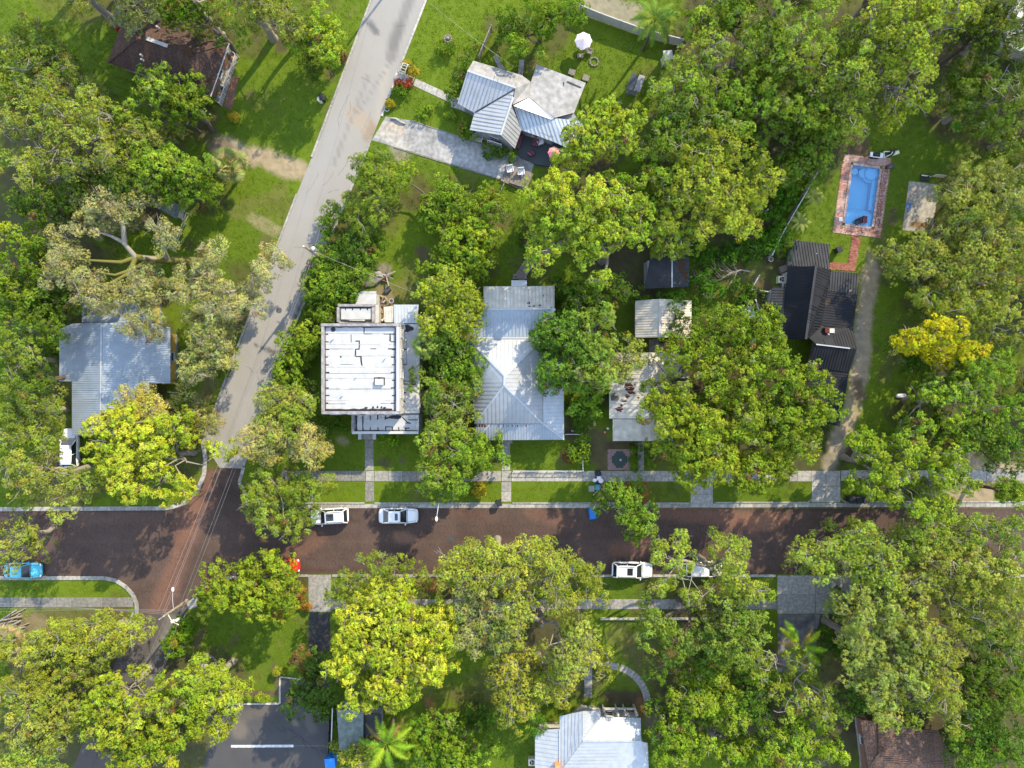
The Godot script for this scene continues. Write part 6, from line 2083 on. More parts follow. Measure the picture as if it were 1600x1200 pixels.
# kind: sedan, suv, pickup. yaw turns the nose (+x)
func car(called: String, kind: String, label: String, px: float, py: float, yaw: float, L: float, W: float, ht: float, paint: Material, dark_roof := 0.0, rack := false) -> Node3D:
	var g := P(px, py, 0.9); g.y = 0.012
	var root := thing(called, label, "car" if kind != "pickup" else "pickup truck", g, yaw, "cars parked along the streets")
	var hw := W * 0.5
	var b := 0.24
	var bel := ht * 0.6
	var secs := [[-0.5, 0.72, b + 0.14, bel * 0.78, 0.45], [-0.485, 0.84, b + 0.05, bel * 0.93, 0.4], [-0.44, 0.94, b, bel, 0.36], [-0.3, 1.0, b, bel * 1.03, 0.34], [-0.05, 1.0, b, bel, 0.33], [0.16, 0.99, b, bel * 0.98, 0.33], [0.3, 0.975, b, bel * 0.93, 0.36], [0.41, 0.92, b, bel * 0.86, 0.4], [0.47, 0.80, b + 0.04, bel * 0.76, 0.45], [0.5, 0.60, b + 0.12, bel * 0.64, 0.5]]
	if kind == "suv": secs[0] = [-0.5, 0.82, b + 0.14, bel * 0.9, 0.42]
	if kind == "pickup": secs = [[-0.5, 0.93, b + 0.2, bel * 0.98, 0.3], [-0.48, 0.97, b + 0.1, bel, 0.3], [-0.05, 0.97, b + 0.1, bel, 0.32], [0.2, 0.97, b + 0.1, bel, 0.33], [0.4, 0.95, b + 0.1, bel * 0.95, 0.35], [0.47, 0.88, b + 0.1, bel * 0.9, 0.4], [0.5, 0.72, b + 0.15, bel * 0.7, 0.45]]
	var ss := []
	for s in secs: ss.append([s[0] * L, s[1] * hw, s[2], s[3], s[4]])
	part(root, "body", loft(ss, 18), paint)
	# greenhouse of dark glass under a painted roof
	var x0: float = {"sedan": -0.40, "suv": -0.475, "pickup": -0.08}[kind]
	var x1: float = {"sedan": -0.22, "suv": -0.40, "pickup": -0.03}[kind]
	var x2: float = {"sedan": 0.06, "suv": 0.07, "pickup": 0.12}[kind]
	var x3: float = {"sedan": 0.22, "suv": 0.23, "pickup": 0.24}[kind]
	var lo := bel * 0.93
	var bw := hw * 0.90; var tw := hw * 0.72
	var roofy := ht - 0.05
	var q := func(x, y, z): return Vector3(x * L, y, z)
	var pane := func(called2: String, a: Vector3, b2: Vector3, c: Vector3, d: Vector3) -> void:
		var mb := MB.new()
		mb.quad(a, b2, c, d)
		var o := build(root, called2, mb, M.car_glass)
	pane.call("windscreen", q.call(x3, lo, -bw), q.call(x2, roofy, -tw), q.call(x2, roofy, tw), q.call(x3, lo, bw))
	pane.call("rear_window", q.call(x0, lo, bw), q.call(x1, roofy, tw), q.call(x1, roofy, -tw), q.call(x0, lo, -bw))
	for s in [-1.0, 1.0]:
		pane.call("side_window", q.call(x0, lo, s * bw), q.call(x3, lo, s * bw), q.call(x2, roofy, s * tw), q.call(x1, roofy, s * tw))
	# roof skin, gently domed
	var rs := []
	for i in 7:
		var t := i / 6.0
		var x := lerpf(x1 - 0.012, x2 + 0.012, t)
		var e := 1.0 - 0.10 * pow(absf(t - 0.5) * 2.0, 3.0)
		rs.append([x * L, tw * 1.05 * e, roofy - 0.05, ht - 0.035 * pow(absf(t - 0.45) * 2.0, 2.0), 0.4])
	part(root, "roof", loft(rs, 14), paint)
	for s in [-1.0, 1.0]:
		var pl := MB.new()
		pl.bar(q.call(x3, lo, s * bw), q.call(x2, roofy, s * tw), 0.09, 0.06)
		pl.bar(q.call(x0, lo, s * bw), q.call(x1, roofy, s * tw), 0.13, 0.07)
		pl.bar(q.call((x0 + x3) * 0.5, lo, s * bw), q.call((x1 + x2) * 0.5, roofy, s * tw), 0.07, 0.04)
		build(root, "pillar", pl, paint)
		var mr := MB.new()
		mr.box(T(q.call(x3 - 0.035, lo + 0.06, s * (hw + 0.08)), 0.2 * s), Vector3(0.14, 0.13, 0.2), 0.03)
		build(root, "mirror", mr, paint)
		var hl := MB.new()
		hl.ball(q.call(0.462, bel * 0.70, s * hw * 0.70), Vector3(0.12, 0.07, 0.16), 6)
		build(root, "headlight", hl, M.lamp_clear)
		var tl := MB.new()
		tl.box(T(q.call(-0.487, bel * 0.8, s * hw * 0.72)), Vector3(0.08, 0.16, 0.3), 0.02)
		build(root, "tail_light", tl, M.tail_red)
		for w in [-0.30, 0.31]:
			wheel(root, Vector3(w * L, 0.33, s * (hw - 0.13)), 0.33, s)
	if dark_roof > 0.0:
		var sr := MB.new()
		var xa := lerpf(x1, x2, 0.52 if kind == "suv" else 0.55); var xb := lerpf(x1, x2, 0.52 + dark_roof)
		sr.box(T(q.call((xa + xb) * 0.5, ht + 0.005, 0)), Vector3((xb - xa) * L, 0.02, tw * 1.25), 0.006)
		build(root, "sunroof", sr, M.car_glass)
	if rack:
		for s in [-1.0, 1.0]:
			var rk := MB.new()
			rk.tube([q.call(x1 + 0.03, ht - 0.03, s * tw * 0.86), q.call(x1 + 0.05, ht + 0.05, s * tw * 0.86), q.call(x2 - 0.05, ht + 0.05, s * tw * 0.86), q.call(x2 - 0.03, ht - 0.03, s * tw * 0.86)], [0.025, 0.025, 0.025, 0.025], 5)
			build(root, "roof_rail", rk, M.black_plastic)
	var bp := MB.new()
	bp.box(T(q.call(-0.495, b + 0.24, 0)), Vector3(0.08, 0.16, hw * 1.5), 0.02)
	build(root, "bumper", bp, M.black_plastic if kind != "pickup" else M.steel)
	var gp := MB.new()
	gp.box(T(q.call(x3 + 0.012, lo + 0.035, 0)), Vector3(0.05, 0.02, bw * 1.9))
	for s in [-1.0, 1.0]:
		gp.bar(q.call(x3 + 0.01, lo + 0.04, s * hw * 0.80), q.call(0.455, bel * 0.83, s * hw * 0.62), 0.025, 0.03)
		for x in [x0 + 0.10, (x0 + x3) * 0.5, x3 - 0.05]:
			gp.bar(q.call(x, lo - 0.02, s * hw * 0.985), q.call(x, 0.42, s * hw * 1.002), 0.02, 0.02)
	build(root, "panel_gap", gp, M.dark_metal)
	var gr := MB.new()
	gr.box(T(q.call(0.492, bel * 0.52, 0)), Vector3(0.06, 0.2, hw * 1.0), 0.02)
	build(root, "grille", gr, M.black_plastic)
	if kind == "pickup":
		var bed := MB.new()
		bed.box(T(q.call(-0.29, bel + 0.006, 0)), Vector3(L * 0.36, 0.02, hw * 1.6))
		build(root, "bed", bed, M.black_plastic)
		for s in [-1.0, 1.0]:
			var rl := MB.new()
			rl.box(T(q.call(-0.29, bel + 0.03, s * hw * 0.9)), Vector3(L * 0.38, 0.1, 0.1), 0.02)
			build(root, "bed_rail", rl, paint)
	return root

func vehicles() -> void:
	car("suv", "suv", "white SUV with a black glass roof panel parked at the north kerb", 514.5, 807, PI + 0.06, 4.6, 1.9, 1.68, M.paint_white, 0.42, true)
	car("sedan", "sedan", "white sedan with a small dark sunroof, parked nose east at the north kerb", 622, 806.5, 0.0, 4.75, 1.86, 1.45, M.paint_white, 0.3)
	car("suv", "suv", "white SUV with roof rails, half under oak leaves at the south kerb", 988, 891, -0.03, 4.9, 1.92, 1.75, M.paint_white, 0.3, true)
	car("suv", "suv", "white car nearly hidden under the big oak, east of the SUV with roof rails", 1101, 890, 0.0, 4.4, 1.85, 1.6, M.paint_white)
	car("sedan", "sedan", "turquoise car half under a tree at the far left of the brick street", 34, 892, 0.0, 4.5, 1.85, 1.5, M.paint_blue)
	car("sedan", "sedan", "bright red car under the round green tree at the street corner", 440, 886, 0.05, 4.2, 1.75, 1.45, M.paint_red)
	car("suv", "suv", "white SUV parked nose north at the south-west corner of the blue-grey roof", 109, 700, PI / 2.0, 4.7, 1.9, 1.75, M.paint_white)
	car("suv", "suv", "pale vehicle glimpsed through oak leaves at the right end of the brick street", 1537, 884, PI, 4.6, 1.9, 1.7, M.paint_grey)
	var t := thing("utility_trailer", "white utility trailer with dark bed and tongue under the mossy oak", "trailer", P(323, 512), 1.45)
	var fr := MB.new()
	for s in [-0.75, 0.75]: fr.bar(Vector3(-1.6, 0.55, s), Vector3(1.6, 0.55, s), 0.1, 0.12)
	for x in [-1.6, 1.6]: fr.bar(Vector3(x, 0.551, -0.75), Vector3(x, 0.551, 0.75), 0.1, 0.12)
	fr.bar(Vector3(1.6, 0.55, -0.6), Vector3(3.0, 0.5, 0), 0.09, 0.09)
	fr.bar(Vector3(1.6, 0.55, 0.6), Vector3(3.0, 0.5, 0.02), 0.09, 0.09)
	build(t, "frame", fr, M.paint_white)
	var bd := MB.new(); bd.box(T(Vector3(0, 0.5, 0)), Vector3(3.1, 0.06, 1.4))
	build(t, "bed", bd, M.dark_metal)
	for s in [-1.0, 1.0]:
		wheel(t, Vector3(-0.2, 0.33, s * 0.92), 0.33, s)
		var fd := MB.new(); fd.box(T(Vector3(-0.2, 0.74, s * 0.93)), Vector3(0.95, 0.05, 0.28), 0.01)
		build(t, "mudguard", fd, M.paint_white)
	for x in [-1.2, 0.4]:
		var sp := MB.new(); sp.box(T(Vector3(x, 0.6, 0)), Vector3(0.5, 0.14, 1.2), 0.03)
		build(t, "load_plank", sp, M.steel)

# ---------------------------------------------------------------- poles and wires
var wire_n := 0
func wire(a: Vector3, b: Vector3, sag: float, label: String, rad := 0.013) -> void:
	var pts := []; var rr := []
	var n := 14
	for i in n + 1:
		var t := i / float(n)
		pts.append(a.lerp(b, t) - Vector3(0, sag * 4.0 * t * (1.0 - t), 0) - a)
		rr.append(rad)
	var mb := MB.new()
	mb.tube(pts, rr, 4)
	var o := build(self, "power_line", mb, M.wire)
	o.position = a
	tag(o, label, "power line", "power lines over the street")

func utility_pole(label: String, foot: Vector3, h: float, arm_yaw: float, arm := true) -> Node3D:
	var r := thing("utility_pole", label, "utility pole", foot, 0.0, "wooden utility poles")
	var mb := MB.new()
	mb.tube([Vector3(0, -0.2, 0), Vector3(0, h * 0.5, 0), Vector3(0, h, 0)], [0.17, 0.145, 0.12], 10)
	build(r, "pole", mb, M.pole_wood)
	if arm:
		var ab := MB.new()
		var d := Vector3(cos(arm_yaw), 0, -sin(arm_yaw))
		ab.bar(-d * 1.0 + Vector3(0.0, h - 0.7, 0), d * 1.0 + Vector3(0, h - 0.7, 0), 0.11, 0.12)
		build(r, "crossarm", ab, M.pole_wood)
		for k in [-0.9, 0.0, 0.9]:
			var ins := MB.new()
			ins.disc(d * k + Vector3(0, h - 0.62 if k != 0.0 else h - 0.02, 0), 0.06, 0.2, 8)
			build(r, "insulator", ins, M.steel)
	return r

func poles() -> void:
	var a := P(511, 409); var b := P(314, 924); var c := P(648, -70)
	var p1 := utility_pole("wooden utility pole with a grey transformer, leaning over the hedge by the street bend", a, 9.6, 0.35, false)
	var tf := MB.new(); tf.disc(Vector3(0.42, 6.9, -0.15), 0.24, 0.85, 12)
	tf.disc(Vector3(0.42, 7.75, -0.15), 0.24, 0.1, 12, 0.1)
	build(p1, "transformer", tf, M.steel)
	var br := MB.new(); br.bar(Vector3(0, 7.3, 0), Vector3(0.3, 7.3, -0.1), 0.08, 0.08); br.bar(Vector3(-0.5, 6.6, -0.25), Vector3(0.5, 6.6, 0.1), 0.06, 0.06)
	build(p1, "bracket", br, M.steel)
	var ins := MB.new(); ins.disc(Vector3(0, 9.6, 0), 0.07, 0.22, 8); build(p1, "insulator", ins, M.white_plastic)
	var p0 := utility_pole("wooden utility pole with crossarm and street light at the brick intersection", b, 9.2, 0.6)
	var la := MB.new()
	var le := P(270, 921, 7.6) - b
	la.tube([Vector3(0, 7.0, 0), Vector3(0, 7.0, 0).lerp(le, 0.5) + Vector3(0, 0.15, 0), le], [0.04, 0.035, 0.03], 6)
	build(p0, "lamp_arm", la, M.white_paint)
	var lh := MB.new(); lh.ball(le, Vector3(0.17, 0.09, 0.27), 6)
	build(p0, "lamp_head", lh, M.white_plastic)
	var gu := MB.new(); gu.tube([Vector3(0, 7.5, 0), Vector3(2.2, 0, -0.6)], [0.02, 0.02], 4)
	gu.tube([Vector3(0, 6.6, 0), Vector3(1.5, 0, 1.9)], [0.02, 0.02], 4)
	build(p0, "guy_wire", gu, M.wire)
	var brk := MB.new(); brk.tube([Vector3(0, 8.4, 0), Vector3(0.3, 8.0, 1.0), Vector3(0.7, 7.3, 1.6)], [0.06, 0.06, 0.05], 6)
	brk.disc(Vector3(0.35, 7.7, 1.0), 0.16, 0.4, 8); brk.disc(Vector3(0.75, 7.5, 0.9), 0.16, 0.4, 8)
	build(p0, "cutout_bracket", brk, M.ivory)
	utility_pole("wooden utility pole beyond the top edge where the street leaves the picture", c, 9.6, 0.35, false)
	var off := Vector3(0.92, 0, 0.38)
	var names := ["westernmost", "second from the west", "middle", "second from the east", "easternmost"]
	var ho := [[-0.95, 8.7, -0.5, 8.4], [-0.45, 8.7, -0.2, 8.4], [0.0, 9.3, 0.0, 9.7], [0.5, 7.0, 0.25, 7.2], [0.8, 6.6, 0.35, 6.8]]
	for k in 5:
		wire(b + off * ho[k][0] + Vector3(0, ho[k][1], 0), a + off * ho[k][2] + Vector3(0, ho[k][3], 0), 0.5, "%s of the five wires between the intersection pole and the hedge pole" % names[k])
	for k in 2:
		wire(a + off * (0.3 * k) + Vector3(0, 9.6 - 2.6 * k, 0), c + off * (0.3 * k) + Vector3(0, 9.6 - 2.6 * k, 0), 0.45, ["upper wire running north from the hedge pole along the street", "lower wire running north from the hedge pole over the hedge"][k])
	for k in 4:
		wire(b + Vector3(0, 8.7 - 0.6 * k, 0), P(-60, 940 + 6.0 * k, 8.4 - 0.5 * k), 0.4, "%s wire running west from the intersection pole over the sidewalk" % ["northernmost", "second", "third", "southernmost"][k])
	for k in 2:
		wire(b + off * (0.9 * k) + Vector3(0, 8.6 - 1.6 * k, 0), P(192 + 22 * k, 1110 + 40 * k, 8.4 - 1.6 * k), 0.4, ["western wire running south down the dark asphalt street", "eastern wire running south down the dark asphalt street"][k])
	wire(a + Vector3(0.2, 7.2, 0), P(664, 464, 3.6), 0.8, "service wire slanting from the hedge pole over the back yard to the flat-roofed house", 0.016)
	wire(P(672, 5, 7.0), P(803, 104, 3.3), 0.5, "service wire crossing the front lawn to the grey metal gable", 0.014)
	var sl := thing("street_lamp", "slim street lamp whose white head hangs over the brick street beside the green tree", "street lamp", P(695, 772))
	var top := P(684.5, 789, 7.8) - P(695, 772)
	var hd := P(682, 811, 8.0) - P(695, 772)
	var mb := MB.new()
	mb.tube([Vector3(0, -0.1, 0), Vector3(0, 4, 0), Vector3(0, 7.6, 0), Vector3(0, 7.9, 0.3), hd], [0.1, 0.085, 0.065, 0.05, 0.04], 8)
	build(sl, "pole", mb, M.steel)
	mb = MB.new(); mb.ball(hd, Vector3(0.15, 0.08, 0.3), 6)
	build(sl, "lamp_head", mb, M.white_plastic)

# ---------------------------------------------------------------- small things
func chair(called: String, label: String, cat: String, at: Vector3, yaw: float, m: Material, w: float) -> void:
	var r := thing(called, label, cat, at, yaw, "chairs about the yards")
	var mb := MB.new(); mb.box(T(Vector3(0, 0.4, 0)), Vector3(w, 0.1, 0.62), 0.03); build(r, "seat", mb, m)
	mb = MB.new(); mb.box(Transform3D(Basis(Vector3.RIGHT, -0.25), Vector3(0, 0.72, -0.34)), Vector3(w, 0.62, 0.09), 0.03); build(r, "backrest", mb, m)
	for s in [-1, 1]:
		mb = MB.new(); mb.box(T(Vector3(s * w * 0.5, 0.56, 0)), Vector3(0.09, 0.07, 0.6), 0.02); build(r, "armrest", mb, m)
		for z in [-0.25, 0.25]:
			mb = MB.new(); mb.bar(Vector3(s * w * 0.46, 0, z), Vector3(s * w * 0.46, 0.36, z), 0.06, 0.06); build(r, "leg", mb, m)

func lounger(label: String, at: Vector3, yaw: float) -> void:
	var r := thing("lounge_chair", label, "lounge chair", at, yaw, "loungers behind the grey-roofed house")
	var mb := MB.new(); mb.box(T(Vector3(0, 0.35, 0.25)), Vector3(0.62, 0.06, 1.1), 0.02); build(r, "seat", mb, M.deck_grey)
	mb = MB.new(); mb.box(Transform3D(Basis(Vector3.RIGHT, 0.7), Vector3(0, 0.62, -0.55)), Vector3(0.62, 0.06, 0.85), 0.02); build(r, "backrest", mb, M.slab0)
	for s in [-1, 1]:
		for z in [-0.3, 0.7]:
			mb = MB.new(); mb.bar(Vector3(s * 0.28, 0, z), Vector3(s * 0.28, 0.33, z), 0.05, 0.05); build(r, "leg", mb, M.white_paint)

func box_thing(called: String, label: String, cat: String, at: Vector3, yaw: float, m: Material) -> void:
	var r := thing(called, label, cat, at, yaw)
	for k in 4:
		var mb := MB.new(); mb.box(T(Vector3(0, 0.46, -0.27 + 0.18 * k)), Vector3(0.8, 0.05, 0.16), 0.01); build(r, "slat", mb, m)
	for s in [-1, 1]:
		var mb := MB.new(); mb.box(T(Vector3(s * 0.34, 0.21, 0)), Vector3(0.07, 0.42, 0.6), 0.01); build(r, "leg", mb, m)

func parasol(label: String, at: Vector3, rad: float, h: float, m: Material) -> void:
	var r := thing("parasol", label, "parasol", at)
	var mb := MB.new(); mb.tube([Vector3.ZERO, Vector3(0, h, 0)], [0.025, 0.025], 6); build(r, "pole", mb, M.white_paint)
	var n := 8
	var top := Vector3(0, h + 0.1, 0)
	for k in n:
		var a := TAU * k / n; var b := TAU * (k + 1) / n
		var A := Vector3(cos(a) * rad * 0.56, h - 0.42, sin(a) * rad * 0.56); var B := Vector3(cos(b) * rad * 0.56, h - 0.42, sin(b) * rad * 0.56)
		mb = MB.new()
		var mid := (A + B) * 0.5 * Vector3(0.95, 1, 0.95) + Vector3(0, 0.03, 0)
		mb.tri(top, mid, A); mb.tri(top, B, mid)
		mb.quad(A, mid, mid + Vector3(0, -0.14, 0), A + Vector3(0, -0.14, 0)); mb.quad(mid, B, B + Vector3(0, -0.14, 0), mid + Vector3(0, -0.14, 0))
		build(r, "canopy_panel", mb, m)
		var rb := MB.new(); rb.bar(top - Vector3(0, 0.05, 0), A - Vector3(0, 0.03, 0), 0.025, 0.02); build(r, "rib", rb, M.steel)
	var tb := thing("garden_table", "round table under the %s" % label.left(label.find(" ", 8)), "table", at, 0.0)
	mb = MB.new(); mb.disc(Vector3(0, 0.7, 0), 0.5, 0.04, 16); build(tb, "table_top", mb, M.white_plastic)
	for k in 4:
		var a := TAU * k / 4.0
		mb = MB.new(); mb.bar(Vector3(cos(a) * 0.35, 0, sin(a) * 0.35), Vector3(cos(a) * 0.3, 0.7, sin(a) * 0.3), 0.05, 0.05); build(tb, "leg", mb, M.white_plastic)

func ac_unit(label: String, at: Vector3) -> void:
	var r := thing("air_conditioner", label, "air conditioner", at, 0.0, "air conditioners by house walls")
	var mb := MB.new(); mb.box(T(Vector3(0, 0.42, 0)), Vector3(0.85, 0.84, 0.85), 0.05); build(r, "casing", mb, M.ivory)
	mb = MB.new(); mb.disc(Vector3(0, 0.843, 0), 0.3, 0.02, 16); build(r, "fan_grille", mb, M.black_plastic)
	for k in 3:
		var a := TAU * k / 3.0
		mb = MB.new(); mb.bar(Vector3(0, 0.875, 0), Vector3(cos(a) * 0.28, 0.875, sin(a) * 0.28), 0.06, 0.015); build(r, "fan_blade", mb, M.steel)

func bin(called: String, label: String, at: Vector3, yaw: float, m: Material, cat := "bin", sc := 1.0) -> Node3D:
	var r := thing(called, label, cat, at, yaw, "wheeled bins" if cat == "bin" else "")
	var mb := MB.new()
	var h := 1.0 * sc
	mb._hex(Vector3(-0.24, 0.05, -0.26) * sc, Vector3(0.24, 0.05, -0.26) * sc, Vector3(0.24, 0.05, 0.26) * sc, Vector3(-0.24, 0.05, 0.26) * sc, Vector3(-0.29, 1.0, -0.33) * sc, Vector3(0.29, 1.0, -0.33) * sc, Vector3(0.29, 1.0, 0.33) * sc, Vector3(-0.29, 1.0, 0.33) * sc, true)
	build(r, "body", mb, m)
	mb = MB.new(); mb.box(Transform3D(Basis(Vector3.RIGHT, 0.06), Vector3(0, h + 0.03, 0.02)), Vector3(0.64, 0.06, 0.72) * sc, 0.025); build(r, "lid", mb, m)
	mb = MB.new(); mb.bar(Vector3(-0.24, h - 0.03, -0.4 * sc), Vector3(0.24, h - 0.03, -0.4 * sc), 0.04, 0.04); build(r, "handle", mb, m)
	for s in [-1, 1]:
		mb = MB.new(); mb.tube([Vector3(s * 0.24, 0.1, -0.28), Vector3(s * 0.3, 0.1, -0.28)], [0.1, 0.1], 10); build(r, "wheel", mb, M.rubber)
	return r

func lump(called: String, label: String, cat: String, at: Vector3, s: Vector3, m: Material, group := "") -> Node3D:
	var mb := MB.new()
	mb.ball(Vector3(0, s.y * 0.8, 0), s, 6, 0.09, rng)
	return tag(build_at(called, mb, m, at), label, cat, group)

func build_at(called: String, mb: MB, m: Material, at: Vector3, yaw := 0.0) -> MeshInstance3D:
	var o := build(self, called, mb, m)
	o.position = at
	o.rotation.y = yaw
	return o

func crate(called: String, label: String, cat: String, at: Vector3, s: Vector3, yaw: float, m: Material, group := "") -> void:
	var r := thing(called, label, cat, at, yaw, group)
	var mb := MB.new(); mb.box(T(Vector3(0, 0.02, 0)), Vector3(s.x, 0.04, s.z)); build(r, "base", mb, m)
	for k in 2:
		var sg := -1.0 + 2.0 * k
		mb = MB.new(); mb.box(T(Vector3(0, s.y * 0.5, sg * (s.z * 0.5 - 0.02))), Vector3(s.x, s.y, 0.04)); build(r, "side", mb, m)
		mb = MB.new(); mb.box(T(Vector3(sg * (s.x * 0.5 - 0.02), s.y * 0.5, 0)), Vector3(0.04, s.y - 0.004, s.z - 0.085)); build(r, "side", mb, m)
	mb = MB.new(); mb.box(T(Vector3(0, s.y - 0.04, 0)), Vector3(s.x - 0.1, 0.04, s.z - 0.1), 0.01); build(r, "lid", mb, m)

func yard_things() -> void:
	# kerbside rubbish on the sidewalk
	lump("rubbish_bag", "black bag at the north end of the kerbside rubbish heap", "rubbish bag", P(934, 739), Vector3(0.42, 0.35, 0.4), M.black_plastic, "rubbish heap on the sidewalk")
	lump("rubbish_bag", "white bag just south of the northern black bag in the heap", "rubbish bag", P(935, 743.5), Vector3(0.3, 0.24, 0.22), M.bag, "rubbish heap on the sidewalk")
	lump("rubbish_bag", "pale lilac bag lying over dark bags in the middle of the heap", "rubbish bag", P(936, 747), Vector3(0.36, 0.3, 0.3), M.bag, "rubbish heap on the sidewalk")
	lump("rubbish_bag", "dark blue-black bag in the middle of the kerbside heap", "rubbish bag", P(933, 747.5), Vector3(0.36, 0.2, 0.36), M.black_plastic, "rubbish heap on the sidewalk")
	lump("rubbish_bag", "white bag on the west side of the kerbside heap", "rubbish bag", P(929.5, 750), Vector3(0.3, 0.26, 0.26), M.bag, "rubbish heap on the sidewalk")
	lump("rubbish_bag", "round lilac-white bag on the east side of the kerbside heap", "rubbish bag", P(938.5, 751), Vector3(0.34, 0.32, 0.3), M.bag, "rubbish heap on the sidewalk")
	lump("rubbish_bag", "dark bag between the two pale bags of the kerbside heap", "rubbish bag", P(934, 752.5), Vector3(0.38, 0.22, 0.3), M.black_plastic, "rubbish heap on the sidewalk")
	crate("storage_box", "dusty red-brown box in the kerbside rubbish heap", "box", P(941, 757), Vector3(0.55, 0.35, 0.5), 0.2, M.maroon)
	crate("storage_box", "teal plastic tub on the grass in the rubbish heap", "box", P(933, 761), Vector3(0.6, 0.4, 0.7), -0.1, M.teal)
	var wr := thing("wire_rack", "square white wire rack lying on the verge beside the rubbish heap", "rack", P(924, 763))
	for k in 6:
		var mb := MB.new(); mb.bar(Vector3(-0.32, 0.3, -0.32 + 0.128 * k), Vector3(0.32, 0.3, -0.32 + 0.128 * k), 0.045, 0.03); build(wr, "bar", mb, M.white_paint)
		mb = MB.new(); mb.bar(Vector3(-0.32 + 0.128 * k, 0.335, -0.33), Vector3(-0.32 + 0.128 * k, 0.335, 0.33), 0.045, 0.03); build(wr, "bar", mb, M.white_paint)
	for s in [[-0.3, -0.3], [0.3, -0.3], [0.3, 0.3], [-0.3, 0.3]]:
		var mb := MB.new(); mb.bar(Vector3(s[0], 0, s[1]), Vector3(s[0], 0.3, s[1]), 0.04, 0.04); build(wr, "leg", mb, M.white_paint)
	var bl := [["white narrow board leaning across the teal tub", 937.5, 761, 0.8, 0.1, 1.1, "white_paint"], ["olive-brown board on the grass east of the teal tub", 942, 765, 0.95, 0.16, -0.7, "old_wood"], ["pinkish white board south-west of the teal tub", 930, 770, 0.8, 0.12, 0.8, "slab0"]]
	for q in bl:
		var mb := MB.new(); mb.box(T(Vector3(0, 0.2, 0)), Vector3(q[3], 0.05, q[4]), 0.01)
		tag(build_at("scrap_board", mb, M[q[6]], P(q[1], q[2]), q[5]), q[0], "scrap board", "rubbish heap on the sidewalk")
	bin("rubbish_bin", "small dark bin at the kerb end of the rubbish heap", P(931, 779), 0.1, M.black_plastic, "bin", 0.75)
	var tp := thing("blue_tarpaulin_cart", "bright blue covered cart on the brick street beside the rubbish heap", "cart", P(925, 801), 0.12)
	var mb2 := MB.new(); mb2.box(T(Vector3(0, 0.5, 0)), Vector3(0.85, 0.7, 1.35), 0.14); build(tp, "cover", mb2, M.blue_plastic)
	for s in [-1.0, 1.0]:
		wheel(tp, Vector3(s * 0.3, 0.17, 0.45), 0.17, s); wheel(tp, Vector3(s * 0.3, 0.17, -0.45), 0.17, s)
	# bins
	var bn := ["westernmost of the three black bins on the verge under the leaves", "middle one of the three black bins on the verge under the leaves", "easternmost of the three black bins on the verge, with a white tag"]
	for k in 3: bin("wheeled_bin", bn[k], P(1325 + 10.5 * k, 779), 0.1 * k, M.black_plastic, "bin", 1.15)
	bin("wheeled_bin", "single dark bin beside the walk to the hip-roofed house", P(780, 784), 0.2, M.black_plastic)
	bin("wheeled_bin", "western one of two blue bins among oak leaves by the south kerb", P(866, 893), 0.3, M.blue_plastic)
	bin("wheeled_bin", "eastern one of two blue bins among oak leaves by the south kerb", P(892, 885), 0.0, M.blue_plastic)
	bin("recycling_skip", "blue recycling skip at the bottom end of the dark lot fence", P(522, 1180), 0.1, M.blue_plastic, "bin", 1.9)
	bin("wheeled_bin", "dark wheeled bin beside the pale lid by the north-west lawn kerb", P(506, 157), 0.2, M.black_plastic)
	var lid := MB.new(); lid.disc(Vector3(0, 0.0, 0), 0.27, 0.85, 14, 0.31); 
	var kc := tag(build_at("round_bin", lid, M.ivory, P(502, 159)), "round pale-topped bin beside the dark bin on the west lawn", "bin")
	# post with a small box on the west lawn
	var bh := thing("bird_house", "brown bird house on a post on the west lawn near the street", "bird house", P(520, 118))
	var mb := MB.new(); mb.bar(Vector3.ZERO, Vector3(0, 1.9, 0), 0.09, 0.09); build(bh, "post", mb, M.old_wood)
	mb = MB.new(); mb.box(T(Vector3(0, 2.05, 0), 0.4), Vector3(0.3, 0.35, 0.3), 0.02); build(bh, "box", mb, M.wall_brick)
	for s in [-1.0, 1.0]:
		mb = MB.new(); mb.box(Transform3D(Basis(Vector3.UP, 0.4) * Basis(Vector3(0, 0, 1), -s * 0.6), Vector3(0, 2.3, 0) + Basis(Vector3.UP, 0.4) * Vector3(s * 0.13, 0, 0)), Vector3(0.34, 0.03, 0.46)); build(bh, "roof", mb, M.rust)
	# garden gate arch
	var ga := thing("garden_arch", "white garden arch over the front walk among red and yellow plants", "garden arch", P(636, 119), -0.38)
	for s in [-1.0, 1.0]:
		for z in [-0.3, 0.3]:
			mb = MB.new(); mb.bar(Vector3(z, 0, s * 0.6), Vector3(z, 2.1, s * 0.6), 0.09, 0.09); build(ga, "post", mb, M.white_paint)
	for z in [-0.3, 0.3]:
		var pts := []; var rr := []
		for i in 9:
			var t := PI * i / 8.0
			pts.append(Vector3(z, 2.1 + 0.35 * sin(t), -0.6 * cos(t))); rr.append(0.05)
		mb = MB.new(); mb.tube(pts, rr, 6); build(ga, "arch", mb, M.white_paint)
	for k in 6:
		var t := PI * k / 5.0
		mb = MB.new(); mb.bar(Vector3(-0.34, 2.1 + 0.4 * sin(t), -0.6 * cos(t)), Vector3(0.34, 2.1 + 0.4 * sin(t), -0.6 * cos(t)), 0.05, 0.04); build(ga, "lath", mb, M.white_paint)
	var rg := thing("white_ring", "white painted ring planter at the lawn's street corner", "planter", P(605, 171))
	var pts2 := []; var rr2 := []
	for i in 17:
		pts2.append(Vector3(cos(TAU * i / 16.0) * 0.27, 0.12, sin(TAU * i / 16.0) * 0.27)); rr2.append(0.06)
	mb = MB.new(); mb.tube(pts2, rr2, 6); build(rg, "rim", mb, M.white_paint)
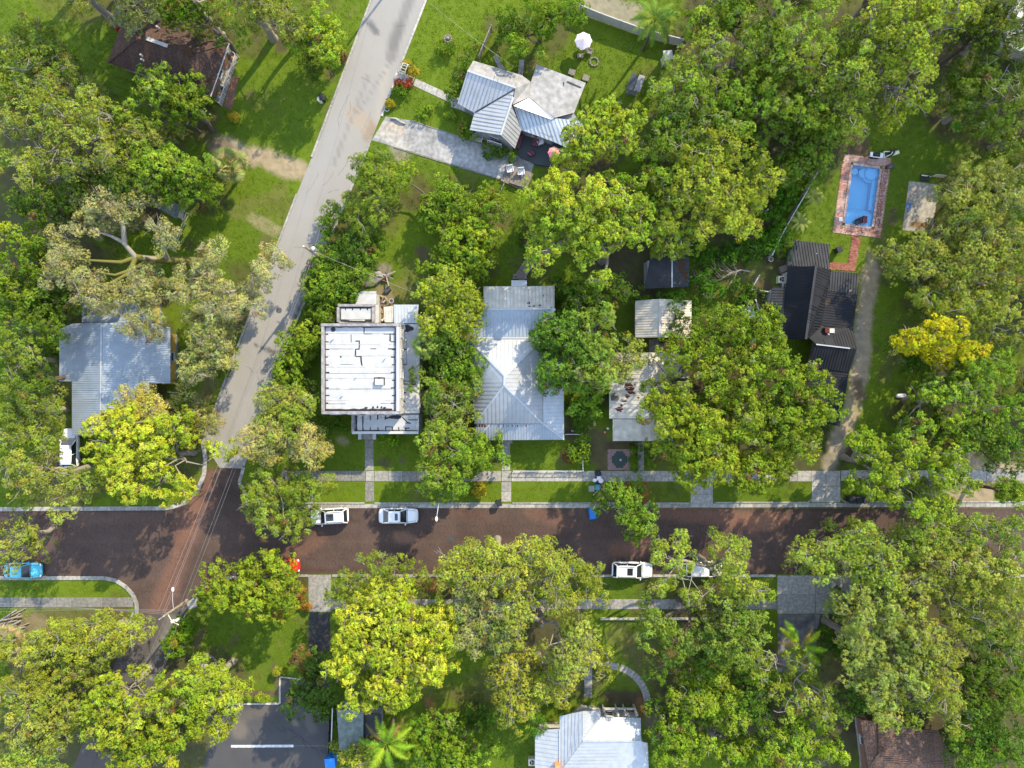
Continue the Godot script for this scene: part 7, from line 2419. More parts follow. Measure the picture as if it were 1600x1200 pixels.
	var lg := thing("driftwood_log", "pale driftwood log along the edge of the weathered drive", "log", P(622, 189), -0.4)
	mb = MB.new(); mb.tube([Vector3(-0.9, 0.14, 0.05), Vector3(-0.3, 0.2, -0.08), Vector3(0.4, 0.17, 0.06), Vector3(1.0, 0.12, 0)], [0.1, 0.15, 0.16, 0.09], 8); build(lg, "log", mb, M.slab2)
	mb = MB.new(); mb.tube([Vector3(0.2, 0.2, 0), Vector3(0.35, 0.4, -0.3)], [0.06, 0.03], 5); build(lg, "knot", mb, M.slab2)
	# planter ring of stones in the lawn at the lower left
	var pr := thing("stone_ring", "ring of stones round a pale stump on the lower left lawn", "planter", P(325, 1036))
	ring_stones(pr, 1.02, 15, 0.24, M.stone)
	mb = MB.new(); mb.ball(Vector3(-0.4, 0.1, 0.35), Vector3(0.45, 0.3, 0.4), 6, 0.12, rng); build(pr, "stump", mb, M.slab1)
	# pool furniture
	for k in 2:
		chair("pool_chair", ["dark wicker chair standing on the pool's shallow shelf, the western one", "dark wicker chair on the pool's shallow shelf, facing east"][k], "chair", P([1340.0, 1350.5][k], [347.5, 343.5][k]) + Vector3(0, -0.34, 0), [0.4, 1.5][k], M.dark_metal if k == 0 else M.maroon, 0.72)
	box_like("skimmer_lid", "small white square lid on the pool deck's west side", "lid", P(1313, 343), Vector3(0.45, 0.05, 0.45), M.white_plastic, 0.08)
	var pg := thing("pool_grill", "white and black grill cart on the pool deck's north edge", "grill", P(1364, 245.5) + Vector3(0, 0.06, 0), -0.1)
	mb = MB.new(); mb.box(T(Vector3(0, 0.45, 0)), Vector3(0.9, 0.7, 0.55), 0.04); build(pg, "cart", mb, M.black_plastic)
	for s in [-1, 1]:
		mb = MB.new(); mb.box(T(Vector3(s * 0.62, 0.8, 0)), Vector3(0.36, 0.06, 0.6), 0.02); build(pg, "side_shelf", mb, M.white_plastic)
	mb = MB.new(); mb.box(T(Vector3(0, 0.86, 0.3)), Vector3(0.9, 0.08, 0.1), 0.02); build(pg, "front_rail", mb, M.white_plastic)
	mb = MB.new(); mb.ball(Vector3(0, 0.85, -0.02), Vector3(0.44, 0.22, 0.26), 7); build(pg, "hood", mb, M.black_plastic)
	var pm := thing("pool_pump", "white framed pool pump with pipes on the grass north of the deck", "pool pump", P(1383, 239))
	for q in [[-0.4, 0.0, -0.4, 0.8], [-0.4, 0.0, 0.5, 0.0]]:
		mb = MB.new(); mb.bar(Vector3(q[0], 0.5, q[1]), Vector3(q[2], 0.5, q[3]), 0.09, 0.09); build(pm, "pipe", mb, M.white_plastic)
	mb = MB.new(); mb.disc(Vector3(0.55, 0, 0.1), 0.28, 0.75, 14); build(pm, "filter_tank", mb, M.black_plastic)
	mb = MB.new(); mb.box(T(Vector3(1.15, 0.25, 0.1), 0.3), Vector3(0.7, 0.5, 0.4), 0.05); build(pm, "motor", mb, M.ivory)
	mb = MB.new(); mb.tube([Vector3(0.55, 0.72, 0.1), Vector3(0.3, 0.8, 0.4), Vector3(-0.3, 0.5, 0.7)], [0.05, 0.05, 0.05], 6); build(pm, "hose", mb, M.white_plastic)
	var bb := thing("pool_table", "dark round-cornered table at the pool deck's north-east corner", "table", P(1388, 262) + Vector3(0, 0.06, 0), 0.2)
	mb = MB.new(); mb.box(T(Vector3(0, 0.5, 0)), Vector3(0.9, 0.07, 0.5), 0.03); build(bb, "top", mb, M.dark_metal)
	for s in [-1, 1]:
		mb = MB.new(); mb.bar(Vector3(s * 0.36, 0, 0), Vector3(s * 0.36, 0.47, 0), 0.07, 0.3); build(bb, "leg", mb, M.dark_metal)
	# basketball hoop
	var hp := thing("basketball_hoop", "portable basketball hoop with a pale-edged backboard on the concrete court", "basketball hoop", P(1444, 283), -0.12)
	mb = MB.new(); mb.box(T(Vector3(0, 0.1, -0.4)), Vector3(1.0, 0.2, 0.8), 0.06); build(hp, "base", mb, M.black_plastic)
	mb = MB.new(); mb.tube([Vector3(0, 0.1, -0.4), Vector3(0, 2.6, -0.2), Vector3(0, 3.0, 0.2)], [0.06, 0.055, 0.05], 8); build(hp, "pole", mb, M.dark_metal)
	mb = MB.new(); mb.box(T(Vector3(0, 3.2, 0.3)), Vector3(1.3, 0.85, 0.04), 0.01); build(hp, "backboard", mb, M.ivory)
	var pr3 := []; var rr3 := []
	for i in 13:
		pr3.append(Vector3(cos(TAU * i / 12.0) * 0.23, 2.95, 0.6 + sin(TAU * i / 12.0) * 0.23)); rr3.append(0.015)
	mb = MB.new(); mb.tube(pr3, rr3, 5); build(hp, "rim", mb, M.orange)
	mb = MB.new(); mb.box(T(Vector3(0, 0.35, -0.55)), Vector3(1.15, 0.05, 0.12)); build(hp, "wheel_bar", mb, M.ivory)
	var hc := thing("garden_hose", "coil of blue hose on the concrete court's west edge", "hose", P(1418.5, 322) + Vector3(0, 0.03, 0))
	for k in 3:
		var pts := []; var rr := []
		for i in 15:
			pts.append(Vector3(cos(TAU * i / 14.0) * (0.2 + 0.05 * k), 0.03 + 0.03 * k, sin(TAU * i / 14.0) * (0.26 + 0.04 * k))); rr.append(0.025)
		mb = MB.new(); mb.tube(pts, rr, 5); build(hc, "loop", mb, M.blue_plastic)
	# timber wreck in the back yard of the flat-roofed house
	var wr2 := [[0.2, 1.5], [1.0, 1.8], [1.9, 1.6], [2.5, 1.9], [2.9, 1.3], [0.6, 1.4], [1.45, 1.2]]
	for k in wr2.size():
		mb = MB.new()
		mb.box(Transform3D(Basis(Vector3(0, 0, 1), 0.12 + 0.04 * k), Vector3(0.5, 0.35 + 0.05 * k, 0)), Vector3(wr2[k][1], 0.07, 0.16), 0.01)
		tag(build_at("scrap_timber", mb, M["old_wood"] if k % 3 else M.slab1, P(604, 431), wr2[k][0] * 2.0), "timber of the star-shaped pile on the back yard, the one pointing " + ["north-north-west", "west", "south-west", "south", "east", "north", "south-east"][k], "timber", "timber pile on the back yard")
	crate("rubble_box", "rusty orange box under the star-shaped timber pile", "box", P(602, 436), Vector3(0.7, 0.35, 0.6), 0.3, M.rust)
	crate("rubble_box", "grey box tilted beside the scrap behind the flat-roofed house", "box", P(606, 454), Vector3(0.8, 0.5, 0.5), 0.7, M.deck_dark)
	for k in 5:
		mb = MB.new(); mb.box(Transform3D(Basis(Vector3(0.1, 1, 0.1).normalized(), k * 1.3), Vector3(0, 0.12 + 0.04 * k, 0)), Vector3(1.1 - 0.1 * k, 0.08, 0.2), 0.01)
		tag(build_at("scrap_board", mb, M[["wood", "old_wood", "cardboard", "slab0", "wood"][k]], P(596 + 2 * k, 463 + (k * 5) % 8), 0.0), "%s scrap board on the bare earth behind the white-roofed annex" % ["tan", "dark grey", "cardboard-coloured", "pale concrete-grey", "yellowish"][k], "scrap board", "scrap boards on the bare earth")
	lump("rubble", "heap of grey rubble at the hedge end behind the annex", "rubble", P(572, 440), Vector3(1.6, 0.25, 0.7), M.stone)
	lump("rubble", "smaller pale rubble patch between timber pile and annex roof", "rubble", P(588, 432), Vector3(0.9, 0.22, 0.7), M.slab1)
	var bd := thing("bird_bath", "pale round bird bath by the white annex's north-east corner", "bird bath", P(613, 471))
	mb = MB.new(); mb.disc(Vector3.ZERO, 0.12, 0.6, 10, 0.1); build(bd, "pedestal", mb, M.slab0)
	mb = MB.new(); mb.disc(Vector3(0, 0.6, 0), 0.2, 0.12, 14, 0.32); build(bd, "bowl", mb, M.slab0)
	mb = MB.new(); mb.disc(Vector3(0, 0.721, 0), 0.2, 0.004, 12); build(bd, "basin", mb, M.dark_metal)
	# kids' things and oddments
	lump("red_bucket", "red-orange tub beside the cream house's west wall", "tub", P(945, 675), Vector3(0.16, 0.18, 0.16), M.orange)
	lump("white_bucket", "white tub beside the cream house's west wall", "tub", P(949.5, 669), Vector3(0.18, 0.16, 0.18), M.white_plastic)
	lump("garden_globe", "pale garden globe in the bed east of the hip-roofed house", "ornament", P(894.5, 672.5), Vector3(0.2, 0.22, 0.2), M.slab0)
	var wb := thing("white_boat", "small white upturned dinghy on the grass by the palm thicket", "boat", P(1407, 618), 0.1)
	part(wb, "hull", loft([[-0.6, 0.1, 0.0, 0.22, 0.7], [-0.45, 0.24, 0.0, 0.32, 0.7], [0.0, 0.28, 0.0, 0.34, 0.7], [0.45, 0.2, 0.0, 0.3, 0.7], [0.65, 0.04, 0.05, 0.2, 0.8]], 12), M.white_plastic)
	mb = MB.new(); mb.bar(Vector3(-0.5, 0.34, 0), Vector3(0.5, 0.33, 0), 0.05, 0.04); build(wb, "keel", mb, M.slab0)
	var bx := thing("white_cabinet", "white cabinet standing under lime-green leaves north of the sidewalk", "cabinet", P(1394, 704), 0.3)
	mb = MB.new(); mb.box(T(Vector3(0, 0.6, 0)), Vector3(0.8, 1.2, 0.65), 0.03); build(bx, "body", mb, M.white_paint)
	mb = MB.new(); mb.box(T(Vector3(0, 0.6, 0.335)), Vector3(0.7, 1.05, 0.02), 0.005); build(bx, "door", mb, M.white_plastic)
	var wp := thing("white_planter", "white rounded planter near the steel fence by the shed roof", "planter", P(1203, 406))
	mb = MB.new(); mb.disc(Vector3.ZERO, 0.2, 0.4, 12, 0.28); build(wp, "bowl", mb, M.white_plastic)
	mb = MB.new(); mb.disc(Vector3(0, 0.401, 0), 0.24, 0.01, 12); build(wp, "earth", mb, M.bark)
	var tl := thing("tin_sheet_pile", "white and bluish metal sheets heaped beside the brush pile", "metal sheets", P(1168, 486))
	for k in 3:
		mb = MB.new(); mb.box(Transform3D(Basis(Vector3.UP, 0.5 - 0.3 * k), Vector3(0.1 * k, 0.2 + 0.05 * k, 0.2 * k)), Vector3(1.3, 0.03, 0.9)); build(tl, "sheet", mb, M.bright_tin)
	mb = MB.new(); mb.bar(Vector3(0.8, 0.5, -1.4), Vector3(1.6, 0.4, 1.2), 0.14, 0.08); build(tl, "board", mb, M.white_paint)
	# brush pile and a fallen bare tree
	bare_tree("fallen_tree", "bare pale fallen tree lying in the undergrowth west of the black roofs", P(1170, 425), PI + 0.2, 6.5, 11)
	bare_tree("brush_pile", "heap of cut bare branches beside the white L-shaped fence", P(1190, 470), 0.4, 3.0, 23)
	bare_tree("fallen_branch", "long pale branch above the roof of the grey shed's east side", P(1118, 455), 2.7, 4.5, 31)
	# the tall white gate post row at the left edge
	var la := thing("log_heap", "heap of pale sawn logs and dry palm fronds at the left edge", "log heap", P(22, 975))
	for k in 12:
		mb = MB.new(); mb.tube([Vector3(-1.2, 0, 0), Vector3(1.2, 0, 0)], [0.12, 0.09], 7)
		var o := part(la, "log", mb.mesh(), M.slab1 if k % 2 else M.wood)
		o.transform = Transform3D(Basis(Vector3.UP, 0.5 + rng.randf_range(-0.3, 0.3)), Vector3(rng.randf_range(-1, 1), 0.15 + 0.12 * (k % 3), -1.4 + 0.28 * k))

func box_like(called: String, label: String, cat: String, at: Vector3, s: Vector3, m: Material, y: float) -> void:
	var mb := MB.new(); mb.box(T(Vector3(0, y + s.y * 0.5, 0), 0.1), s, 0.015)
	tag(build_at(called, mb, m, at), label, cat)

func bare_tree(called: String, label: String, at: Vector3, yaw: float, L: float, sd: int) -> void:
	var r := RandomNumberGenerator.new(); r.seed = sd
	var root := thing(called, label, "fallen branches", at, yaw)
	var mb := MB.new()
	var main := []
	for i in 7: main.append(Vector3(L * i / 6.0, 0.3 + 0.35 * sin(i * 0.9), 0.4 * sin(i * 1.1)))
	mb.tube(main, [0.12, 0.11, 0.1, 0.08, 0.06, 0.04, 0.02], 6)
	build(root, "stem", mb, M.pale_bark)
	var br := MB.new()
	for k in 16:
		var p: Vector3 = main[r.randi_range(0, 5)].lerp(main[6], r.randf() * 0.2)
		var d := Vector3(r.randf_range(0.1, 1.0), r.randf_range(0.0, 0.4), r.randf_range(-1, 1)).normalized()
		var e := p + d * L * r.randf_range(0.18, 0.4)
		var m := p.lerp(e, 0.5) + rdir(r) * 0.15
		br.tube([p, m, e], [0.05, 0.035, 0.015], 4)
		for j in 3:
			var s := m.lerp(e, r.randf())
			br.tube([s, s + (d + rdir(r) * 0.8).normalized() * L * 0.13], [0.022, 0.01], 3)
	build(root, "branches", br, M.pale_bark)

func plants() -> void:
	var W := Color.WHITE
	# --- north-west
	tree("oak", 11.0, "dark green oak at the left edge, west of the mossy lawn in the top left", [[40, 70, 58, 42], [25, 120, 45, 40], [70, 110, 40, 40]], {"tint": Color(0.8, 0.9, 0.75)})
	tree("mossy", 11.0, "grey mossy oak leaning over the brown shingle roof at the top edge", [[212, 22, 30, 34], [195, 10, 30, 22]], {"foot": [190, 40], "tint": Color(0.7, 0.8, 0.6)})
	tree("dark", 9.0, "dark green tree over the north corner of the brown roof", [[270, 12, 40, 22], [310, 25, 42, 26], [352, 38, 30, 30], [335, 10, 40, 20]], {"tint": Color(1.0, 1.15, 0.8)})
	tree("oak", 9.0, "grey-green oak at the top edge between brown roof and lime tree", [[385, 12, 30, 20], [425, 18, 42, 26], [450, 35, 18, 25]])
	tree("lime", 7.5, "small lime-yellow tree on the mulch bed of the top left lawn", [[488, 38, 30, 30], [510, 60, 20, 26], [465, 48, 20, 16], [505, 85, 16, 16]], {"foot": [508, 95], "gap": 0.2})
	shrub("dark", 2.2, "low dark bush on the lawn below the lime-yellow tree", [[487, 98, 13, 16]])
	shrub("brownleaf", 1.2, "brown withered bush on the lawn edge by the street", [[535, 87, 8, 8]])
	tree("lime", 9.0, "round olive-topped tree hiding the south side of the brown roof", [[222, 145, 50, 38], [200, 165, 34, 34], [242, 122, 28, 20]], {"tint": Color(0.75, 0.8, 0.9)})
	tree("green", 8.5, "bright round tree beside the brown roof's south-east corner", [[285, 142, 32, 26], [300, 160, 24, 24], [265, 170, 34, 26]], {"tint": Color(1.1, 1.0, 1), "gap": 0.4})
	tree("oak", 9.5, "grey-brown twiggy tree between two green crowns west of the ribbed shed", [[225, 195, 32, 26], [215, 215, 26, 20]])
	tree("green", 10.5, "big green tree north of the yellow fan palm", [[258, 235, 58, 34], [290, 255, 42, 34], [240, 265, 38, 26]])
	tree("green", 10.0, "green tree west of the teal shed roof, below the fan palm", [[275, 290, 48, 32], [250, 305, 32, 24], [305, 285, 22, 24]], {"tint": Color(0.85, 0.9, 0.9)})
	tree("oak", 13.0, "tall olive oak with a yellow top west of the brown house", [[108, 158, 44, 28], [95, 185, 52, 34], [140, 170, 24, 30]], {"tint": Color(1.0, 1.0, 0.8)})
	tree("oak", 12.5, "broad twiggy oak in the middle of the left-hand wood", [[130, 230, 58, 38], [165, 255, 28, 34], [95, 245, 40, 30]])
	tree("oak", 12.0, "grey-limbed oak at the left edge above the mossy one", [[40, 190, 48, 40], [20, 235, 38, 40], [60, 270, 48, 34]])
	tree("dark", 11.0, "dark oak in shade just above the mossy leaning oak", [[110, 290, 50, 28], [45, 320, 50, 32], [175, 285, 22, 20]], {"tint": Color(0.9, 0.95, 0.9)})
	tree("oak", 10.0, "small oak below the teal shed roof's west side", [[200, 300, 30, 26], [215, 285, 20, 18]], {"tint": Color(0.9, 0.95, 0.8)})
	tree("green", 10.0, "vivid green tree at the left edge beside the mossy leaning oak", [[25, 385, 34, 38], [15, 430, 28, 34], [40, 365, 28, 22]], {"tint": Color(1.25, 1.1, 1.0)})
	tree("dark", 9.0, "dark tree west of the blue-grey roof's north wing", [[72, 465, 36, 36], [60, 440, 34, 30], [78, 492, 16, 20]])
	tree("green", 9.0, "mid green tree at the left edge level with the blue-grey roof's top", [[30, 480, 40, 40], [15, 445, 30, 30], [52, 512, 28, 26]], {"tint": Color(0.85, 0.85, 0.9)})
	tree("oak", 9.0, "grey-green oak at the left edge, west of the blue-grey roof", [[20, 560, 40, 44], [45, 555, 20, 30]], {"tint": Color(0.85, 0.95, 0.8)})
	# the great leaning mossy oak, its limbs bare to view
	leaning_oak()
	tree("mossy", 10.5, "pale mossy oak between the blue-grey roof and the street", [[340, 412, 42, 36], [390, 415, 38, 34], [300, 448, 34, 34], [350, 470, 44, 30], [385, 465, 20, 26]], {"gap": 0.22})
	tree("mossy", 9.5, "shaggy grey oak hanging over the trailer by the blue-grey house", [[285, 500, 28, 36], [305, 540, 48, 40], [330, 505, 30, 36], [290, 575, 30, 22], [345, 550, 14, 20]], {"gap": 0.18, "tint": Color(0.85, 0.9, 0.75)})
	tree("yellow", 11.0, "great yellow-green tree at the street corner below the blue-grey roof", [[180, 668, 48, 38], [240, 690, 62, 48], [205, 740, 60, 42], [280, 720, 52, 48], [165, 720, 30, 30], [235, 765, 70, 22], [310, 705, 28, 34]], {"gap": 0.27, "tint": Color(0.93, 0.95, 1)})
	tree("mossy", 9.0, "yellowish mossy limb crown over the blue-grey roof's south end", [[205, 615, 26, 14], [215, 640, 34, 18], [185, 650, 30, 22], [225, 655, 22, 14]], {"tint": Color(1.05, 1.0, 0.6)})
	tree("mossy", 6.0, "small mossy oak on the roadside grass north of the yellow-green corner tree", [[312, 655, 22, 18], [295, 665, 18, 20], [290, 625, 16, 20]], {"tint": Color(0.85, 0.85, 0.6), "gap": 0.2})
	tree("oak", 9.5, "oak at the left edge north-west of the white pickup", [[25, 625, 48, 36], [20, 670, 42, 36], [50, 690, 22, 18], [60, 635, 20, 24]], {"tint": Color(0.85, 0.95, 0.8)})
	tree("oak", 10.5, "olive oak over the sidewalk south-west of the white pickup", [[65, 738, 56, 34], [105, 752, 28, 34], [25, 735, 30, 34], [90, 775, 40, 24], [35, 760, 28, 18]])
	tree("oak", 8.0, "small oak overhanging the turquoise car at the left edge", [[15, 825, 30, 26], [30, 850, 24, 26], [10, 868, 26, 20]])
	shrub("dark", 1.6, "dark round bush on the roadside by the shaggy grey oak", [[346, 568, 9, 9]])
	# --- south-west
	tree("oak", 10.5, "wide olive oak reaching from the left edge to the dark asphalt street", [[130, 995, 70, 26], [175, 1003, 36, 22], [75, 1010, 48, 30], [115, 1030, 56, 24]], {"tint": Color(1.1, 1.1, 0.8)})
	tree("olive", 9.0, "yellowish oak at the left edge over the log heap", [[25, 1025, 40, 26], [45, 1055, 40, 30], [12, 1075, 26, 24]])
	tree("oak", 10.0, "dense grey-green oak in the lower left corner wood", [[60, 1110, 50, 42], [30, 1100, 36, 36], [90, 1140, 30, 34], [55, 1150, 48, 28]])
	tree("oak", 9.5, "shadowy oak at the very bottom left corner", [[30, 1180, 50, 30], [85, 1185, 38, 26], [10, 1150, 26, 30]], {"tint": Color(0.85, 0.95, 0.85)})
	tree("lime", 12.0, "tall yellow-green tree over the south street, lower left", [[150, 1085, 42, 40], [135, 1110, 46, 44], [200, 1115, 36, 34], [150, 1155, 50, 40]], {"gap": 0.28, "tint": Color(1.05, 0.95, 1)})
	tree("lime", 11.0, "yellow-green tree beside the stone ring on the lower left lawn", [[302, 1060, 30, 24], [315, 1085, 46, 30], [278, 1098, 42, 28], [345, 1100, 30, 22]], {"gap": 0.28, "tint": Color(1.05, 1.0, 1)})
	tree("lime", 11.0, "yellow-green tree with bare grey limbs left of the parking lot", [[260, 1130, 48, 34], [310, 1140, 44, 34], [290, 1175, 54, 30], [230, 1175, 44, 30], [330, 1165, 20, 22]], {"gap": 0.2, "tint": Color(1.1, 0.98, 0.9)})
	shrub("shrub", 2.8, "tall clipped green hedge bush beside the dark asphalt street", [[288, 985, 20, 18], [272, 1005, 16, 26]], {"dense": 1.5, "tint": Color(1.1, 1.1, 1)})
	shrub("croton", 2.9, "yellow-leaved bush in front of the clipped hedge by the dark street", [[272, 1000, 10, 14]])
	tree("green", 7.5, "round bright green tree at the south-east street corner, over the red car", [[358, 918, 50, 38], [420, 882, 24, 16], [405, 905, 40, 30], [420, 940, 38, 34], [370, 945, 44, 26], [330, 940, 26, 28], [448, 930, 22, 26]], {"tint": Color(1.3, 1.15, 1)})
	shrub("blossom", 2.2, "red-flowering bush at the edge of the lawn by the round green tree", [[434, 964, 13, 10]])
	shrub("blossom", 1.6, "orange-red flowering bush beside the drive", [[468, 925, 12, 12], [476, 950, 8, 5]], {"tint": Color(1.0, 1.6, 1.2)})
	shrub("croton", 1.2, "low yellow hedge along the lawn's bottom edge by the lot kerb", [[398, 1091, 24, 6]], {"tint": Color(0.7, 1.1, 1)})
	shrub("croton", 1.4, "yellow flowering bush at the lawn corner by the parking lot", [[434, 1050, 8, 7]], {"tint": Color(0.9, 1.2, 1)})
	tree("dark", 6.5, "dark tree between parking lot and the great yellow tree", [[482, 1080, 34, 26], [500, 1060, 26, 26], [475, 1100, 18, 14]], {"tint": Color(0.95, 1.05, 1.1)})
	shrub("brownleaf", 3.0, "brown-green bush over the asphalt drive", [[468, 1030, 16, 18], [480, 1050, 18, 16]])
	tree("yellow", 14.0, "great golden-yellow tree in the lower middle", [[585, 985, 78, 50], [560, 1030, 66, 48], [530, 1025, 44, 36], [640, 985, 48, 42], [600, 1065, 62, 48], [575, 1090, 48, 28], [645, 1030, 50, 48], [610, 945, 40, 30]], {"gap": 0.36, "tint": Color(0.98, 1.0, 1.1), "dense": 1.15})
	tree("yellow", 12.5, "golden-yellow tree on the east side of the great golden tree", [[690, 985, 34, 30], [665, 1020, 30, 34], [690, 1050, 26, 34], [700, 965, 24, 22]], {"gap": 0.33})
	tree("oak", 7.0, "small oak behind the great golden tree by the south kerb", [[570, 908, 42, 24], [620, 895, 32, 20], [545, 925, 22, 22], [640, 915, 24, 18]], {"tint": Color(0.95, 1.05, 0.8)})
	# --- south centre oaks
	tree("oak", 12.5, "broad oak over the brick street opposite the white sedan's side", [[770, 875, 72, 36], [730, 865, 42, 30], [830, 885, 52, 36], [700, 895, 30, 22], [760, 905, 60, 26]], {"tint": Color(1.15, 1.1, 0.9)})
	tree("oak", 12.0, "oak whose crown tops the two blue bins by the south kerb", [[880, 900, 48, 28], [915, 930, 36, 32], [860, 930, 44, 30]], {"tint": Color(1.1, 1.1, 0.85)})
	tree("mossy", 12.0, "pale mossy oak just east of the golden trees", [[740, 940, 44, 36], [755, 985, 46, 38], [720, 915, 34, 26], [725, 985, 24, 30]], {"tint": Color(0.85, 0.95, 0.72), "gap": 0.3})
	tree("olive", 13.0, "great olive oak in the middle of the south gardens", [[840, 965, 60, 38], [810, 1010, 56, 42], [870, 1000, 46, 38], [905, 1000, 32, 36], [850, 1045, 60, 36]], {"gap": 0.3, "tint": Color(0.95, 1, 1.2)})
	tree("oak", 11.0, "oak hanging over the north side of the white metal-roofed house", [[830, 1085, 56, 34], [790, 1065, 44, 34], [890, 1075, 44, 28], [930, 1070, 30, 26], [810, 1110, 34, 24], [925, 1040, 30, 24]], {"tint": Color(1.2, 1.1, 0.9), "gap": 0.3})
	tree("dark", 6.0, "dark green tree at the west end of the white metal-roofed house", [[815, 1135, 28, 30], [790, 1125, 26, 22]], {"tint": Color(0.9, 1.3, 0.8)})
	tree("green", 6.0, "green tree at the bottom edge, west of the back lawn of the white house", [[690, 1150, 34, 26], [660, 1170, 34, 26], [735, 1175, 44, 24], [700, 1190, 50, 22]], {"tint": Color(0.95, 1.0, 0.9)})
	tree("olive", 5.0, "olive bushy tree at the bottom edge beside the bright palm", [[540, 1190, 30, 14], [565, 1180, 26, 16]])
	tree("oak", 12.0, "big oak over the parked cars on the south kerb", [[1055, 862, 36, 20], [1168, 900, 42, 36], [1044, 905, 26, 22], [1185, 925, 40, 34], [1110, 940, 60, 22], [1150, 868, 30, 16]], {"tint": Color(1.05, 1.15, 0.85), "gap": 0.3})
	tree("green", 12.0, "broad grey-green oak south of the parked cars' oak", [[1050, 955, 54, 34], [1110, 965, 58, 36], [1165, 965, 46, 36], [1080, 1000, 54, 34], [1025, 985, 26, 26], [1140, 1005, 44, 34]], {"gap": 0.28, "tint": Color(1.05, 0.98, 1.5)})
	tree("green", 9.0, "mid green tree below the broad grey-green oak", [[1075, 1035, 50, 28], [1040, 1035, 26, 22], [1120, 1040, 36, 26]], {"tint": Color(0.95, 1, 1)})
	tree("lime", 8.5, "yellow-green tree north-east of the white metal-roofed house", [[1110, 1085, 44, 34], [1080, 1105, 34, 26], [1140, 1110, 30, 36]], {"tint": Color(0.95, 0.95, 0.9), "gap": 0.26})
	tree("green", 7.0, "green tree east of the white metal-roofed house at the bottom edge", [[1050, 1130, 34, 32], [1070, 1170, 40, 32], [1040, 1185, 24, 22]], {"tint": Color(1.0, 1.0, 0.9)})
	tree("lime", 7.5, "yellow-green tree in the bottom middle, east of the green tree", [[1125, 1155, 36, 30], [1160, 1180, 40, 26], [1120, 1190, 34, 18]], {"tint": Color(0.85, 0.92, 0.9)})
	tree("lime", 8.5, "bright yellow-green tree at the bottom edge west of the tiled roof", [[1230, 1170, 50, 28], [1260, 1155, 34, 22], [1200, 1190, 44, 20], [1300, 1185, 34, 22]], {"tint": Color(0.95, 0.98, 0.9)})
	tree("oak", 11.0, "oak with bright twigs between the fern palm and the tiled roof", [[1240, 1065, 30, 24], [1285, 1085, 40, 34], [1205, 1050, 30, 24], [1310, 1115, 34, 24], [1225, 1100, 24, 22]], {"tint": Color(1.0, 1.1, 0.8), "gap": 0.24})
	# --- south-east oaks
	tree("olive", 13.0, "great oak with a bare grey limb north of the tiled roof", [[1365, 965, 54, 36], [1345, 1010, 48, 36], [1400, 1010, 54, 38], [1350, 1050, 56, 36], [1410, 1055, 50, 36], [1380, 1085, 44, 26]], {"gap": 0.28, "tint": Color(0.92, 1, 1.5)})
	tree("oak", 12.5, "oak with pale sprays at the right of the great oak", [[1440, 985, 44, 32], [1475, 1040, 44, 30], [1490, 1070, 40, 34], [1450, 1015, 34, 24]], {"tint": Color(1.15, 1.1, 1.0), "gap": 0.28})
	tree("oak", 11.0, "oak reaching over the right part of the brick street", [[1350, 860, 54, 40], [1310, 875, 30, 26], [1395, 880, 48, 34], [1365, 900, 50, 24], [1275, 880, 30, 26], [1430, 850, 30, 24]], {"tint": Color(1.0, 1.1, 0.9), "gap": 0.26})
	tree("oak", 12.0, "pale-sprayed oak over the hidden vehicle at the right end of the street", [[1450, 895, 50, 38], [1490, 915, 46, 36], [1430, 935, 40, 28], [1525, 895, 40, 32], [1490, 870, 36, 22]], {"tint": Color(1.2, 1.15, 1.1)})
	tree("oak", 12.0, "greyish oak at the right edge below the brick street", [[1555, 930, 48, 36], [1530, 970, 46, 36], [1585, 975, 30, 40], [1570, 900, 34, 24]], {"tint": Color(1.0, 1.0, 0.9)})
	tree("oak", 10.5, "oak at the right edge over the sandy drive's south side", [[1545, 825, 48, 34], [1500, 840, 38, 32], [1585, 810, 28, 34], [1560, 860, 44, 28], [1460, 850, 34, 30]], {"tint": Color(0.85, 1, 0.8)})
	tree("dark", 10.0, "dark green tree in shade at the right edge of the bottom wood", [[1555, 1060, 44, 40], [1580, 1110, 34, 44], [1535, 1100, 34, 36]], {"tint": Color(1.05, 1.1, 1)})
	tree("dark", 8.0, "deep green tree in the bottom right corner", [[1540, 1165, 48, 34], [1580, 1180, 34, 30], [1505, 1180, 30, 26]], {"tint": Color(1.0, 1.25, 1)})
	tree("oak", 11.0, "light-sprayed oak overhanging the tiled roof's north-east", [[1465, 1105, 40, 28], [1425, 1122, 40, 26], [1500, 1125, 26, 30], [1395, 1108, 30, 20]], {"tint": Color(1.0, 1.0, 0.9), "gap": 0.25})
	tree("lime", 9.0, "lime-green tree at the right edge under the pale oaks", [[1575, 1010, 34, 30], [1595, 1040, 22, 30]], {"tint": Color(0.75, 0.85, 1)})
	tree("green", 7.0, "small green tree at the right edge south of the sandy drive", [[1575, 765, 34, 16], [1590, 780, 24, 16]])
	# --- east
	tree("lime", 10.5, "lime-green tree over the black bins on the verge", [[1375, 708, 34, 24], [1395, 735, 38, 28], [1360, 755, 36, 24], [1345, 690, 18, 12]], {"gap": 0.24, "tint": Color(1, 1, 1)})
	tree("lime", 11.5, "larger lime-green tree between the black bins and the sandy drive", [[1435, 705, 34, 32], [1450, 745, 48, 34], [1490, 735, 36, 32], [1440, 780, 44, 26], [1465, 800, 40, 24]], {"gap": 0.26, "tint": Color(1.02, 1, 1)})
	tree("lime", 9.5, "tall lime-yellow tree at the right, above the sandy drive", [[1470, 630, 36, 28], [1505, 610, 40, 28], [1450, 655, 26, 22], [1500, 660, 30, 20]], {"tint": Color(0.9, 0.97, 1), "gap": 0.25})
